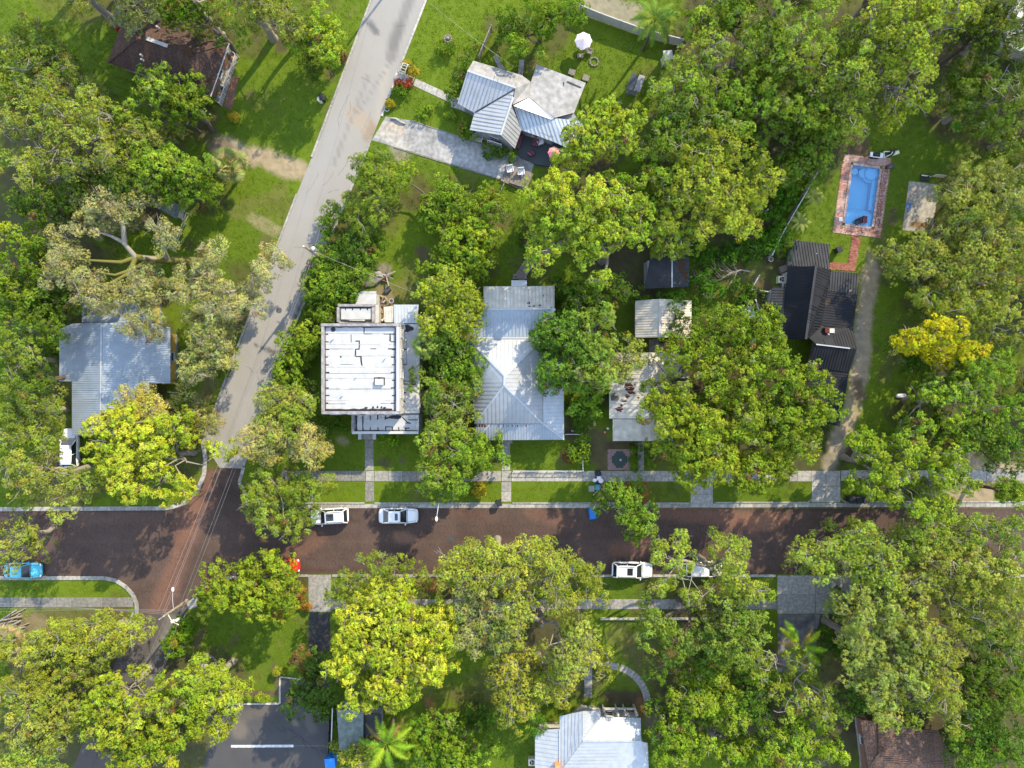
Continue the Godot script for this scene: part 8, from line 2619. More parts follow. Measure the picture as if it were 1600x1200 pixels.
	tree("lime", 10.0, "lime-green tree at the right edge below the golden tree", [[1560, 605, 44, 38], [1590, 640, 28, 36], [1540, 570, 34, 26]], {"tint": Color(0.85, 0.95, 1)})
	tree("green", 8.5, "dark-leaved green tree at the right edge above the sandy drive", [[1545, 680, 44, 28], [1500, 690, 34, 24], [1585, 700, 30, 30]], {"tint": Color(0.85, 0.9, 1)})
	tree("gold", 10.5, "bright golden-leaved tree at the right, between olive oaks and lime trees", [[1452, 531, 26, 13], [1485, 524, 32, 20], [1512, 545, 34, 18], [1425, 532, 18, 8], [1468, 513, 16, 10]], {"gap": 0.5, "dense": 1.5})
	tree("olive", 8.5, "large olive oak east of the concrete court", [[1515, 318, 34, 32], [1518, 355, 42, 38], [1490, 375, 30, 24], [1545, 320, 40, 36], [1495, 395, 46, 34]], {"tint": Color(1.0, 1.0, 1.3), "gap": 0.4})
	tree("olive", 8.5, "pale olive tree above the large oak, at the right edge", [[1540, 275, 48, 34], [1580, 300, 36, 40], [1515, 290, 30, 26]], {"tint": Color(1.05, 1.05, 1.8), "gap": 0.4})
	tree("olive", 8.0, "broad olive oak south of the concrete court's oak", [[1428, 392, 38, 28], [1425, 420, 34, 20], [1530, 395, 50, 36], [1480, 430, 54, 34], [1570, 430, 44, 40], [1575, 370, 34, 34]], {"tint": Color(0.88, 0.92, 1.1), "gap": 0.4})
	tree("olive", 8.0, "olive oak above the bright golden tree at the right", [[1500, 475, 46, 26], [1555, 490, 44, 32], [1585, 520, 26, 34], [1460, 465, 28, 18]], {"tint": Color(0.9, 0.95, 1.0), "gap": 0.4})
	tree("oak", 11.0, "shaded oak at the top right edge beside the pale corner roof", [[1565, 110, 44, 36], [1580, 150, 34, 44], [1540, 140, 30, 30]], {"tint": Color(0.7, 0.85, 0.65)})
	tree("oak", 5.0, "shaded oak at the right edge above the pale olive tree", [[1575, 195, 34, 24], [1570, 215, 20, 16], [1592, 238, 20, 22]], {"tint": Color(0.75, 0.9, 0.7)})
	# --- north-east wood
	tree("olive", 16.0, "tall yellow-green pine-like tree at the top right", [[1430, 30, 62, 40], [1380, 20, 48, 32], [1480, 18, 48, 30], [1430, 75, 50, 32], [1440, 110, 34, 24], [1440, 145, 20, 16]], {"gap": 0.34, "tint": Color(0.95, 1.08, 0.8)})
	tree("olive", 15.0, "tall olive tree left of the pine-like one at the top", [[1300, 35, 50, 40], [1260, 70, 48, 40], [1330, 80, 48, 36], [1235, 30, 40, 34]], {"gap": 0.32, "tint": Color(0.85, 1, 0.9)})
	tree("olive", 14.0, "olive tree overhanging the lawn north of the pool", [[1375, 125, 48, 34], [1330, 145, 42, 34], [1350, 180, 36, 22], [1400, 135, 30, 24]], {"gap": 0.28, "tint": Color(0.78, 0.95, 0.9)})
	tree("green", 12.5, "green tree in the middle of the top right wood", [[1240, 145, 50, 40], [1285, 175, 46, 34], [1210, 120, 36, 34]], {"tint": Color(1.05, 1, 1)})
	tree("oak", 12.0, "grey-twigged oak behind the vinyl fence", [[1150, 85, 46, 40], [1105, 65, 38, 34], [1180, 60, 30, 34]], {"tint": Color(0.95, 1.05, 0.75)})
	tree("green", 11.5, "green tree at the top edge right of the feathery palm", [[1120, 15, 50, 26], [1170, 15, 40, 26], [1205, 35, 28, 26], [1085, 25, 28, 26]], {"tint": Color(1.1, 1.05, 1)})
	tree("oak", 11.5, "oak with grey twigs over the low dark shed", [[1075, 120, 44, 36], [1110, 150, 44, 34], [1050, 150, 28, 26]], {"tint": Color(0.95, 1.1, 0.75), "gap": 0.28})
	tree("dark", 10.0, "dark green tree above the pale fence's upper end", [[1200, 190, 44, 34], [1240, 225, 44, 34], [1190, 230, 30, 24]], {"tint": Color(1.2, 1.2, 1)})
	tree("dark", 9.0, "deep green tree beside the top of the pale steel fence", [[1285, 225, 32, 34], [1265, 250, 34, 26], [1245, 265, 28, 20]], {"tint": Color(1.25, 1.3, 1)})
	tree("green", 9.0, "shady green tree between the olive trees and the pool lawn", [[1310, 195, 34, 26], [1295, 150, 20, 18]], {"tint": Color(0.8, 0.85, 0.9)})
	# --- yellow trees behind the grey-roofed house
	tree("yellow", 12.5, "open-branched yellow tree over the east end of the grey metal roofs", [[925, 190, 40, 36], [965, 170, 34, 28], [955, 215, 44, 34], [900, 225, 28, 26], [985, 195, 24, 24]], {"gap": 0.2, "tint": Color(0.82, 0.92, 1)})
	tree("yellow", 13.0, "bright yellow tree south of the grey deck", [[870, 280, 48, 30], [915, 275, 42, 30], [850, 310, 36, 26], [900, 315, 46, 26], [940, 300, 24, 24]], {"gap": 0.25, "tint": Color(0.95, 0.97, 1)})
	tree("yellow", 12.0, "yellow-green tree north of the hip-roofed house's ramp", [[865, 360, 48, 30], [850, 395, 26, 28], [910, 360, 36, 30], [890, 335, 40, 24]], {"gap": 0.25, "tint": Color(0.75, 0.88, 1)})
	tree("lime", 10.5, "lime tree with drooping boughs above the cream garage", [[950, 370, 44, 40], [935, 410, 34, 28], [985, 390, 34, 34], [960, 440, 24, 18], [990, 330, 34, 30]], {"gap": 0.25, "tint": Color(1.05, 1.0, 1)})
	tree("olive", 11.0, "dense olive-yellow tree north-east of the grey shed", [[1100, 235, 54, 44], [1150, 255, 54, 42], [1085, 285, 52, 44], [1145, 310, 54, 40], [1195, 275, 30, 30], [1120, 345, 44, 32], [1165, 340, 28, 26]], {"gap": 0.46, "tint": Color(1.05, 1.1, 0.9), "dense": 1.2})
	tree("olive", 9.0, "smaller olive tree just north of the grey shed roof", [[1035, 335, 40, 34], [1060, 365, 40, 26], [1030, 375, 26, 18], [1050, 300, 24, 24]], {"gap": 0.34, "tint": Color(0.85, 1, 0.8)})
	tree("lime", 10.0, "lime-green sapling crown between the yellow tree and the olive tree", [[1030, 200, 30, 36], [1025, 240, 26, 26], [1050, 180, 20, 22]], {"gap": 0.22, "tint": Color(0.8, 0.9, 1)})
	# --- middle
	tree("green", 6.5, "broad leafy tree north of the grey-roofed house at the top edge", [[830, 25, 54, 34], [864, 42, 36, 28], [800, 12, 30, 18], [885, 15, 30, 22], [832, 62, 28, 18]], {"tint": Color(0.95, 1, 0.9)})
	tree("green", 5.0, "small green tree at the top edge by the side fence", [[770, 18, 30, 20], [790, 40, 26, 20]])
	shrub("shrub", 2.0, "green shrub row by the grey side fence", [[735, 80, 11, 18], [728, 105, 10, 16]])
	shrub("shrub", 1.5, "trimmed shrub strip along the west wall of the grey gable", [[718, 128, 8, 14], [708, 148, 7, 12]])
	tree("olive", 8.0, "olive tree at the street end of the weathered drive", [[575, 262, 34, 34], [595, 290, 36, 32], [550, 290, 26, 32], [580, 325, 32, 26]], {"dense": 1.2, "gap": 0.4, "tint": Color(0.75, 0.9, 0.8)})
	tree("green", 5.0, "vivid green bamboo-like clump right of the olive street tree", [[640, 275, 36, 24], [665, 295, 44, 34], [695, 315, 38, 36], [632, 300, 26, 24]], {"tint": Color(1.15, 1.15, 1), "dense": 1.2})
	tree("green", 5.5, "vivid green clump at the east end of the back yard", [[725, 310, 44, 38], [755, 335, 42, 44], [735, 375, 48, 38]], {"tint": Color(1.3, 1.2, 1), "dense": 1.2})
	tree("green", 5.0, "leafy clump between the back yard and the olive-yellow dense tree", [[712, 410, 48, 32], [748, 410, 32, 34], [685, 432, 40, 22]], {"tint": Color(1.2, 1.15, 1)})
	tree("green", 4.6, "green hedge tree directly behind the hedge pole", [[535, 345, 36, 32], [555, 378, 34, 28], [525, 385, 30, 26], [560, 345, 26, 26]], {"tint": Color(0.75, 0.85, 1), "dense": 1.2})
	tree("green", 4.4, "hedge tree by the street just below the hedge pole", [[520, 425, 34, 30], [552, 428, 32, 26], [498, 450, 26, 28], [535, 450, 28, 18]], {"tint": Color(0.9, 0.95, 1), "dense": 1.2})
	tree("green", 4.2, "bright hedge tree north-west of the white flat roof", [[490, 475, 28, 26], [514, 470, 24, 26], [488, 500, 26, 22]], {"tint": Color(1.15, 1.1, 1), "dense": 1.2})
	tree("green", 4.0, "hedge tree along the street beside the white flat roof", [[465, 545, 26, 28], [478, 522, 22, 18], [450, 578, 24, 26]], {"tint": Color(1.2, 1.1, 1), "dense": 1.2})
	shrub("shrub", 2.4, "low hedge bush between the street and the white flat-roofed house", [[436, 600, 20, 22], [458, 605, 22, 22], [450, 575, 18, 18]])
	shrub("shrub", 2.8, "hedge bush at the top of the street hedge", [[516, 330, 16, 22], [508, 358, 14, 22]], {"dense": 1.3})
	shrub("shrub", 2.6, "hedge bush between the hedge pole and the street", [[494, 428, 14, 22], [484, 455, 14, 20], [480, 482, 12, 20]])
	tree("olive", 8.0, "dense yellow-olive tree between the flat roof and the back wing of the hip roof", [[690, 460, 38, 30], [720, 475, 36, 32], [685, 495, 34, 28], [725, 502, 28, 26], [705, 445, 28, 20]], {"dense": 1.35, "gap": 0.5, "tint": Color(1.0, 1.1, 0.8)})
	tree("green", 7.5, "twiggy green tree between the white flat roof and the grey hip roof", [[694, 545, 44, 36], [708, 590, 34, 36], [672, 592, 30, 32], [692, 612, 40, 28]], {"tint": Color(1.05, 1.0, 1.4)})
	tree("mossy", 7.0, "pale twiggy tree close to the flat roof's south-east corner", [[668, 632, 28, 24], [700, 632, 34, 26], [642, 622, 14, 14], [700, 660, 40, 24]], {"tint": Color(0.7, 0.9, 0.4)})
	tree("lime", 8.5, "leafy tree standing across the sidewalk between two front walks", [[686, 688, 38, 30], [695, 730, 40, 34], [692, 760, 34, 24], [728, 715, 26, 30]], {"tint": Color(0.8, 0.88, 1), "gap": 0.4, "dense": 1.15})
	tree("green", 5.0, "green small tree in front of the hip-roofed house's west corner", [[745, 705, 30, 22], [760, 720, 22, 18], [735, 735, 20, 12]], {"tint": Color(0.95, 1, 1)})
	tree("mossy", 9.0, "pale mossy oak on the corner lawn by the white SUV", [[425, 650, 30, 36], [400, 700, 26, 36], [455, 690, 36, 26], [425, 695, 34, 34], [480, 712, 24, 14]], {"tint": Color(1.05, 1.0, 0.8), "gap": 0.4})
	tree("olive", 9.5, "olive tree north of the corner's mossy oak", [[445, 625, 32, 26], [430, 660, 32, 26], [455, 655, 20, 22]], {"tint": Color(0.85, 0.95, 1), "gap": 0.4})
	tree("olive", 8.5, "dark-leaved street tree over the nose of the white SUV", [[430, 762, 48, 30], [470, 762, 40, 24], [415, 795, 40, 30], [450, 800, 36, 30], [395, 770, 24, 24], [440, 825, 30, 14]], {"tint": Color(0.75, 0.88, 0.9), "gap": 0.4})
	tree("lime", 8.5, "leafy green tree over the east side of the grey hip roof", [[880, 515, 46, 30], [850, 525, 24, 18], [885, 575, 46, 28], [850, 590, 20, 16], [910, 545, 30, 26]], {"tint": Color(0.5, 0.68, 0.9), "gap": 0.38})
	tree("olive", 9.5, "olive-green tree between the hip roof and the cream roof", [[935, 515, 44, 34], [925, 560, 40, 34], [962, 500, 34, 28], [938, 592, 20, 22]], {"tint": Color(0.75, 0.95, 1), "gap": 0.42})
	tree("olive", 8.0, "pale-leaved tree over the cream roof's north end", [[978, 546, 26, 12], [966, 574, 16, 16], [990, 562, 12, 9]], {"tint": Color(0.95, 1.0, 1.4), "gap": 0.24})
	tree("dark", 7.0, "dark tree north of the leafy tree, behind the hip roof", [[930, 465, 44, 24], [965, 460, 34, 22], [905, 480, 24, 18]], {"tint": Color(1.1, 1.15, 1)})
	shrub("lime", 3.2, "bright spiky bush west of the cream roof", [[925, 618, 26, 22], [922, 640, 22, 16]], {"tint": Color(0.85, 1.0, 1), "dense": 1.4})
	tree("dark", 6.0, "dark-leaved small tree on the cream garage roof's east slope", [[1062, 488, 18, 16], [1055, 510, 16, 16]], {"tint": Color(0.9, 1.1, 1.2)})
	# --- the big green trees between cream and black roofs
	tree("green", 11.0, "big bright green tree over the cream roof's east side", [[1075, 560, 50, 38], [1045, 600, 38, 36], [1110, 590, 44, 38], [1060, 640, 40, 32], [1030, 640, 26, 22]], {"tint": Color(1.4, 1.18, 1), "gap": 0.36})
	tree("green", 12.0, "big green tree west of the black roofs", [[1190, 510, 46, 30], [1150, 540, 48, 36], [1220, 550, 50, 36], [1250, 570, 34, 30], [1185, 575, 50, 36]], {"tint": Color(1.3, 1.15, 1), "gap": 0.36})
	tree("green", 11.5, "big green tree over the lower black roof", [[1240, 620, 50, 36], [1195, 640, 46, 36], [1288, 625, 32, 36], [1292, 650, 24, 20], [1225, 670, 46, 32], [1260, 690, 34, 26], [1270, 595, 34, 22]], {"tint": Color(1.25, 1.12, 1), "gap": 0.36})
	tree("green", 11.0, "big green tree reaching over the sidewalk by the short concrete apron", [[1110, 670, 52, 34], [1075, 700, 44, 34], [1130, 715, 48, 36], [1060, 675, 30, 26], [1100, 740, 44, 24], [1165, 685, 34, 30]], {"tint": Color(1.35, 1.15, 1), "gap": 0.34})
	tree("green", 10.0, "green tree at the sidewalk's bend before the driveway", [[1205, 715, 40, 34], [1180, 745, 36, 26], [1225, 740, 30, 24], [1165, 735, 24, 26]], {"tint": Color(1.4, 1.18, 1), "gap": 0.34})
	tree("green", 9.0, "green tree at the north end of the big green group", [[1120, 520, 38, 28], [1095, 535, 28, 22], [1145, 500, 24, 20]], {"tint": Color(1.1, 1.05, 1), "gap": 0.36})
	tree("lime", 8.0, "street tree with a yellow top leaning over the brick street", [[985, 790, 44, 24], [960, 805, 26, 20], [1005, 810, 28, 22], [975, 825, 44, 18], [985, 770, 28, 16]], {"foot": [955, 768], "tint": Color(0.75, 0.88, 1), "gap": 0.3, "bark": "pale_bark"})
	shrub("brownleaf", 1.2, "brownish shrub bed beside the rail fence", [[888, 716, 8, 9]])
	shrub("shrub", 1.8, "round green shrub by the side rail fence", [[900, 712, 9, 12], [915, 710, 10, 12], [912, 690, 8, 8]])
	shrub("shrub", 1.0, "low hedge between seat square and front walk", [[991, 705, 5, 14], [992, 725, 5, 10]], {"dense": 1.4})
	shrub("shrub", 0.9, "low green border east of the cream house's walk", [[1014, 715, 7, 18]])
	shrub("croton", 1.2, "golden croton bush on the verge by the walk", [[749, 765, 12, 11]], {"dense": 1.6})
	shrub("shrub", 1.4, "round bush by the steps of the white flat-roofed house", [[606, 688, 15, 11]], {"tint": Color(1.2, 1.3, 1)})
	shrub("dark", 1.3, "dim bush below the white flat roof's south-west corner", [[527, 663, 15, 10]], {"tint": Color(1.2, 1.4, 1)})
	shrub("croton", 1.5, "yellow and orange croton by the garden arch's north side", [[633, 104, 8, 8], [645, 112, 7, 8]])
	shrub("redleaf", 1.3, "dark red leafed plants south of the garden arch", [[624, 131, 8, 7], [637, 130, 6, 5]])
	shrub("shrub", 1.1, "low green clump beneath the red plants at the front walk", [[630, 142, 8, 6]])
	shrub("croton", 0.8, "small orange plant by the white ring", [[609, 162, 5, 4]])
	shrub("shrub", 0.9, "grassy tuft plant in the middle of the front lawn", [[667, 174, 8, 8]], {"tint": Color(1.4, 1.3, 1.2)})
	shrub("croton", 0.9, "yellow-green plant on the front lawn near the house step", [[703, 178, 6, 5]], {"tint": Color(0.6, 1.1, 1)})
	shrub("shrub", 1.3, "clipped hedge under the white window of the grey gable", [[765, 233, 14, 8], [785, 240, 14, 8]], {"dense": 1.6, "tint": Color(0.8, 0.85, 1)})
	shrub("shrub", 1.6, "shrub at the corner between front lawn and weathered drive", [[733, 210, 8, 9], [722, 196, 8, 8]], {"tint": Color(0.9, 0.9, 1)})
	shrub("shrub", 1.2, "fern-like plant south of the planter ring on the front lawn", [[700, 74, 9, 6]])
	shrub("croton", 1.0, "yellow flowering plant at the edge of the brown house's lawn", [[363, 184, 5, 5]])
	shrub("shrub", 1.3, "dark shrub at the brown house's porch end", [[322, 156, 7, 6]])
	shrub("redleaf", 1.2, "red flowering plant by the small shed in the top left", [[186, 44, 4, 4]])
	# undergrowth one can tell apart, in the thicket west of the steel fence and by the woods
	var ug := [[1200, 340, "vine-covered thicket below the brown shed"], [1225, 300, "vine thicket beside the steel fence's upper half"], [1175, 375, "thicket of vines left of the steel fence's foot"], [1215, 375, "low vines at the foot of the steel fence"], [1140, 385, "green undergrowth below the dense olive-yellow tree"], [1100, 400, "undergrowth right of the grey shed roof"], [1100, 440, "green undergrowth south-east of the grey shed"], [1060, 470, "undergrowth behind the cream garage"]]
	for q in ug:
		shrub("shrub", 1.6, q[2], [[q[0], q[1], 24, 18], [q[0] + 14, q[1] + 14, 18, 14]], {"tint": Color(0.7, 0.95, 0.9)})
	var ug2 := [[920, 470, "dark undergrowth east of the hip roof's back wing"], [880, 450, "dark undergrowth beside the ramp"], [820, 370, "low growth west of the yellow-green tree"], [1000, 470, "low bushes between garage and lime tree"], [760, 640, "low bushes along the hip roof's west wall"], [700, 660, "shrubs under the pale twiggy tree"], [900, 640, "shrubs along the hip roof's east porch"], [1160, 460, "green bushes beside the fallen branches"], [1130, 640, "shade bushes under the big green trees"], [1450, 640, "dark bushes under the lime trees at the right"], [1420, 665, "leafy bushes left of the right-hand lime trees"], [1320, 940, "shade bushes beside the wide south drive"], [1290, 1000, "olive bushes right of the fern palm"], [1180, 1110, "dark bushes in the gap of the bottom wood"], [1150, 1060, "bushes beneath the broad grey-green oak"], [1500, 1150, "bushes east of the tiled roof"], [1330, 1090, "bushes north-west of the tiled roof"], [60, 420, "dark bushes under the vivid green left-edge tree"], [130, 330, "dark bushes behind the mossy leaning oak"], [180, 240, "bushes between the two left-hand woods"], [66, 545, "bushes at the blue-grey roof's north-west corner"], [500, 1100, "bushes in the shade of the golden tree by the lot"], [740, 1120, "dark bushes at the edge of the bottom lawn"], [600, 1180, "bushes by the foot of the bright palm"], [1240, 190, "bushes in the heart of the top right wood"], [1130, 200, "bushes under the dense olive-yellow tree's north side"], [860, 140, "bush by the grey valley roof's north side"], [1420, 560, "low growth left of the golden tree"]]
	for q in ug2:
		shrub("dark", 1.8, q[2], [[q[0], q[1], 22, 16], [q[0] + 12, q[1] + 10, 16, 14]], {"tint": Color(0.9, 1.15, 1)})
	tree("dark", 10.0, "dark tree at the top right, between the pine-like tree and the shaded oak", [[1530, 125, 34, 34], [1545, 165, 30, 28]], {"tint": Color(1.3, 1.3, 1), "gap": 0.5})
	tree("dark", 9.0, "dark tree hugging the pale corner roof at the top right", [[1540, 30, 34, 30], [1550, 65, 28, 26]], {"tint": Color(1.2, 1.2, 1)})
	tree("oak", 10.0, "dark oak at the left edge just below the top left lawn", [[25, 155, 40, 32], [55, 150, 26, 24]], {"tint": Color(0.8, 0.9, 0.75)})
	tree("dark", 9.0, "dark tree filling the left wood between blue-grey roof and pickup", [[48, 600, 24, 26], [55, 580, 16, 24]], {"tint": Color(1.0, 1.1, 1)})
	tree("dark", 8.0, "dark tree in the gap of the bottom wood right of the lime trees", [[1180, 1070, 30, 28], [1170, 1110, 26, 30]], {"tint": Color(1.0, 1.1, 1)})
	tree("green", 8.0, "green tree in shade at the right edge of the tiled roof", [[1525, 1125, 28, 26], [1510, 1165, 26, 30]], {"tint": Color(0.8, 0.9, 1)})
	tree("oak", 10.0, "oak in the bottom right wood behind the pale-sprayed oaks", [[1520, 1040, 36, 34], [1540, 1010, 30, 26]], {"tint": Color(0.9, 1, 0.85)})
	tree("dark", 9.0, "dark tree at the right edge by the sandy drive's north side", [[1570, 735, 26, 14], [1530, 640, 24, 20]], {"tint": Color(1, 1.1, 1)})
	tree("olive", 13.5, "olive tree filling the middle of the top right wood", [[1335, 55, 44, 42], [1375, 85, 40, 36], [1290, 110, 36, 34]], {"gap": 0.45, "tint": Color(0.85, 1, 0.9)})
	tree("green", 11.0, "green tree between the twigged oaks and the steel fence's top", [[1180, 145, 44, 40], [1150, 185, 40, 34], [1215, 80, 36, 34]], {"gap": 0.45, "tint": Color(0.95, 0.98, 1)})
	tree("oak", 10.0, "oak filling the gap between the low dark shed and the dense olive-yellow tree", [[1085, 185, 36, 30], [1060, 215, 30, 26], [1120, 200, 30, 24]], {"gap": 0.4, "tint": Color(0.9, 1.05, 0.8)})
	tree("lime", 9.5, "lime tree closing the crown between bright yellow and lime drooping trees", [[935, 330, 34, 34], [1000, 290, 34, 36], [965, 265, 30, 26]], {"gap": 0.4, "tint": Color(0.95, 0.98, 1)})
	tree("oak", 9.0, "olive oak at the left wood's east side by the ribbed shed", [[185, 215, 30, 36], [205, 250, 26, 30]], {"gap": 0.4, "tint": Color(0.95, 1, 0.8)})
	tree("green", 6.5, "green tree filling the strip beside the fan palm, west of the hip roof", [[700, 522, 34, 22], [728, 548, 22, 26], [722, 610, 22, 30]], {"gap": 0.5, "tint": Color(0.95, 1, 1), "dense": 1.2})
	tree("green", 5.5, "low leafy tree close to the hip roof's west eave", [[712, 570, 36, 32], [700, 600, 26, 20]], {"gap": 0.6, "tint": Color(0.9, 1, 1), "dense": 1.3})
	tree("olive", 9.0, "olive tree thickening the lower left wood beside the dark street", [[85, 1080, 44, 34], [120, 1060, 36, 26]], {"gap": 0.45})
	tree("lime", 8.5, "lime tree at the bottom edge under the south street's end", [[225, 1150, 36, 30], [205, 1185, 40, 20]], {"gap": 0.45, "tint": Color(0.95, 0.97, 1)})
	var far := [[60, -70, 60, 50], [160, -60, 60, 46], [250, -50, 60, 42], [350, -45, 50, 36], [1130, -60, 60, 46], [1260, -65, 70, 50], [1400, -60, 70, 50], [1520, -50, 60, 46], [1640, -20, 50, 60], [1670, 110, 50, 60], [1670, 230, 50, 60], [1665, 420, 46, 60], [1665, 600, 46, 60], [100, -190, 60, 50], [10, -180, 60, 50], [190, -190, 60, 50], [1750, -50, 60, 60], [1745, 70, 60, 60], [1700, -170, 60, 60], [1600, -190, 60, 50]]
	var where := ["above the top left corner", "above the top left lawn", "above the brown roof", "above the grey-green oak at the top", "above the feathery palm", "above the top wood, west", "above the top wood, east", "above the top right corner", "off the top right corner", "off the right edge by the shaded oak", "off the right edge by the pale shed", "off the right edge by the olive oaks", "off the right edge by the golden tree", "far above the top left lawn", "far above the top left corner", "far above the mossy oak by the brown roof", "far off the top right corner, east", "far off the right edge by the shaded oak", "far off the top right corner, north", "far above the pale corner roof"]
	for k in far.size():
		tree("oak", 7.0 if far[k][0] > 1655 and far[k][1] > -40 else 15.0, "oak just beyond the frame, " + where[k], [far[k], [far[k][0] + 24, far[k][1] + 14, far[k][2] * 0.7, far[k][3] * 0.7]])
	# --- palms
	var c1 := Color(0.19, 0.30, 0.02)
	var c2 := Color(0.16, 0.25, 0.03)
	var bright := [frond_mesh(3.7, 1.7, 1.1, 0.7, 1, Color(0.16, 0.29, 0.02), 48), frond_mesh(3.8, 1.9, 1.0, 0.7, 2, Color(0.21, 0.31, 0.025), 48), frond_mesh(3.2, 2.6, 0.4, 0.6, 41, Color(0.20, 0.15, 0.05), 30), frond_mesh(3.7, 1.9, 1.2, 0.65, 42, Color(0.12, 0.23, 0.02), 48)]
	palm("feather_palm", "bright green feather palm at the bottom edge, beside the flat shed", 604, 1160, 6.5, bright, 14, -0.25, 0.7)
	var br2 := [frond_mesh(3.6, 1.5, 0.9, 0.7, 3, Color(0.18, 0.33, 0.02), 44), frond_mesh(3.3, 1.3, 0.9, 0.65, 4, Color(0.25, 0.33, 0.02), 44), frond_mesh(3.0, 1.8, 0.6, 0.6, 43, Color(0.28, 0.20, 0.04), 36)]
	palm("feather_palm", "vivid green feather palm on the cracked drive, lower right", 1250, 1008, 4.5, br2, 10, -0.15, 0.65, 0.12)
	var f3 := [frond_mesh(3.0, 1.7, 0.9, 0.7, 5, Color(0.12, 0.20, 0.03), 44), frond_mesh(2.8, 1.9, 0.8, 0.7, 6, Color(0.15, 0.21, 0.03), 44)]
	palm("feather_palm", "feathery palm standing over the vinyl fence", 1022, 32, 7.0, f3, 18, -0.25, 0.7)
	var small := [frond_mesh(1.5, 0.7, 0.5, 0.32, 7, Color(0.20, 0.25, 0.06), 26), frond_mesh(1.4, 0.8, 0.4, 0.32, 8, Color(0.22, 0.26, 0.07), 26)]
	palm("small_palm", "small feather palm on the lawn just above the black shed roof", 1249, 347, 1.6, small, 12, 0.0, 0.6, 0.09)
	palm("small_palm", "small feather palm further up the lawn along the steel fence", 1271, 307, 1.5, small, 11, 0.0, 0.6, 0.08)
	var fan := [fan_mesh(1.55, 0.95, 9, Color(0.25, 0.26, 0.08)), fan_mesh(1.45, 0.9, 10, Color(0.31, 0.26, 0.10)), fan_mesh(1.6, 0.9, 11, Color(0.19, 0.24, 0.07))]
	palm("fan_palm", "round yellowish fan palm on the gravel by the top left street", 358, 257, 4.0, fan, 44, -0.5, 1.25, 0.2)
	var fan2 := [fan_mesh(1.0, 0.7, 12, Color(0.17, 0.24, 0.06)), fan_mesh(0.9, 0.65, 13, Color(0.21, 0.26, 0.08))]
	palm("fan_palm", "fan palm between the white flat roof and the yellow-olive tree", 663, 540, 5.5, fan2, 30, -0.3, 1.2, 0.16)
	palm("fan_palm", "dark fan palm thicket at the right, beside the upturned dinghy", 1430, 640, 1.8, [fan_mesh(1.2, 0.8, 14, Color(0.11, 0.15, 0.03)), fan_mesh(1.1, 0.8, 15, Color(0.16, 0.17, 0.04))], 30, -0.2, 1.2, 0.12)
	palm("fan_palm", "half-dead fan palm with straw fronds at the lower left edge", 14, 1000, 3.0, [fan_mesh(1.3, 0.9, 16, Color(0.36, 0.28, 0.15)), fan_mesh(1.2, 0.8, 17, Color(0.17, 0.2, 0.05))], 26, -0.5, 0.9, 0.16)
	palm("small_palm", "little green cycad on the shaded lawn north-east of the pool", 1492, 200, 0.8, [frond_mesh(1.0, 0.4, 0.4, 0.25, 18, Color(0.10, 0.24, 0.03), 18)], 10, 0.0, 0.6, 0.08)

# the mossy oak whose trunk leans out from the street and forks low
func leaning_oak() -> void:
	var blobs := [[150, 325, 44, 30], [190, 318, 34, 26], [95, 385, 42, 36], [120, 345, 34, 24], [80, 420, 30, 30], [150, 440, 46, 28], [205, 450, 40, 24], [180, 470, 52, 16], [130, 470, 30, 20], [252, 368, 16, 20], [225, 440, 20, 26], [210, 505, 18, 20]]
	var t := tree("mossy", 10.5, "great mossy oak leaning west with thick forked limbs in view", blobs, {"foot": [322, 410], "gap": 0.26, "girth": 0.3, "fork": 6.0, "nolimbs": true})
	# heavy limbs: fork points from their places above the lawn
	var mb := MB.new()
	var base := P(322, 410)
	var pts := [P(322, 410, 0), P(300, 408, 2.2), P(262, 406, 4.4), P(232, 405, 5.8), P(212, 402, 6.6)]
	mb.tube(pts, [0.55, 0.5, 0.46, 0.42, 0.38], 10)
	build(t, "leaning_trunk", mb, M.moss_bark)
	var lm := [[[212, 402, 6.6], [192, 378, 7.6], [172, 368, 8.3], [145, 360, 8.8]], [[195, 382, 7.4], [192, 350, 8.2], [184, 330, 8.8], [175, 312, 9.3]], [[212, 402, 6.6], [190, 410, 7.1], [158, 408, 7.8], [118, 405, 8.6]], [[212, 404, 6.6], [200, 428, 7.3], [172, 443, 8.0], [128, 446, 8.8]], [[230, 405, 5.8], [222, 435, 7.2], [225, 460, 8.2], [212, 500, 8.8]], [[262, 406, 4.4], [256, 390, 6.4], [254, 372, 7.6]], [[240, 405, 5.5], [205, 422, 7.0], [180, 430, 7.8], [150, 425, 8.4]]]
	for l in lm:
		var lb := MB.new()
		var pp := []; var rr := []
		for i in l.size():
			pp.append(P(l[i][0], l[i][1], l[i][2])); rr.append(0.30 - 0.07 * i)
		lb.tube(pp, rr, 8)
		build(t, "limb", lb, M.moss_bark if l[1][1] > 395 else M.pale_bark)
	for ch in t.get_children():
		if String(ch.name).begins_with("limb") and not String(ch.name) == "limbs" or ch.name == "leaning_trunk":
			ch.position -= base

func under_trees() -> void:
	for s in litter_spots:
		soil(s[0], s[1], s[0], s[1], s[2], LEAFMOLD, 0.55)

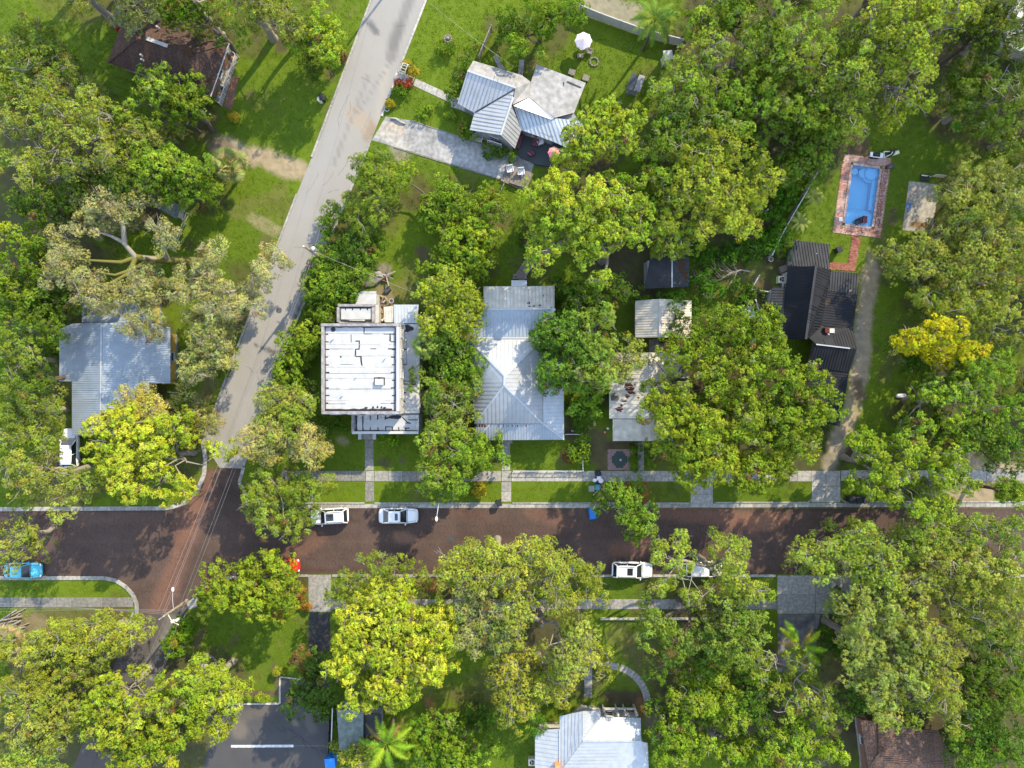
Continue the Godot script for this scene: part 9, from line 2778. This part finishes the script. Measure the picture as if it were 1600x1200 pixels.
# ---------------------------------------------------------------- grass
func grass() -> void:
	var r := RandomNumberGenerator.new()
	r.seed = 99
	var meshes := []
	for v in 3:
		var mb := MB.new()
		for k in 46:
			var p := Vector3(r.randf_range(-0.36, 0.36), 0, r.randf_range(-0.36, 0.36))
			var a := r.randf() * TAU
			var s := Vector3(cos(a), 0, sin(a)) * r.randf_range(0.018, 0.04)
			var e := p + Vector3(r.randf_range(-0.09, 0.09), r.randf_range(0.04, 0.11), r.randf_range(-0.09, 0.09))
			var t := r.randf_range(0.75, 1.2)
			mb.col = Color(minf(t * r.randf_range(0.85, 1.15), 1.0), minf(t, 1.0), t * 0.8)
			mb.tri(p - s, p + s, e)
		meshes.append(mb.mesh())
	var spots := [[], [], []]
	var tints := [[], [], []]
	var step := 0.58
	var nx := int(128.0 / step); var nz := int(97.0 / step)
	for j in nz:
		for i in nx:
			var q := Vector3(-64.0 + (i + r.randf()) * step, 0.0, -48.5 + (j + r.randf()) * step)
			var id := gi(q)
			if id.x < 0 or id.y < 0 or id.x > GX or id.y > GZ: continue
			var w := lawn[id.y * (GX + 1) + id.x]
			if w < 0.3 or (w < 0.7 and r.randf() > w): continue
			var near := false
			for o in [Vector2i(1, 0), Vector2i(-1, 0), Vector2i(0, 1), Vector2i(0, -1)]:
				var n2: Vector2i = id + o
				if n2.x >= 0 and n2.y >= 0 and n2.x <= GX and n2.y <= GZ and lawn[n2.y * (GX + 1) + n2.x] < 0.0: near = true
			if near and r.randf() < 0.6: continue
			var k := r.randi() % 3
			var sc := r.randf_range(0.7, 1.15) * (0.75 if near else 1.0)
			spots[k].append(Transform3D(Basis(Vector3.UP, r.randf() * TAU).scaled(Vector3(sc, sc * r.randf_range(0.7, 1.3), sc)), q))
			var c := gcol[id.y * (GX + 1) + id.x] * r.randf_range(0.9, 1.25)
			tints[k].append(Color(c.r * 1.05, c.g * 1.05, c.b))
	for k in 3:
		var mm := MultiMesh.new()
		mm.transform_format = MultiMesh.TRANSFORM_3D
		mm.use_colors = true
		mm.mesh = meshes[k]
		mm.instance_count = spots[k].size()
		for i in spots[k].size():
			mm.set_instance_transform(i, spots[k][i])
			mm.set_instance_color(i, tints[k][i])
		var g := MultiMeshInstance3D.new()
		g.name = numbered("grass")
		g.multimesh = mm
		g.material_override = M.grass
		add_child(g)
		tag(g, "short lawn grass over the yards and verges", "grass", "lawn grass")
		g.set_meta("kind", "stuff")
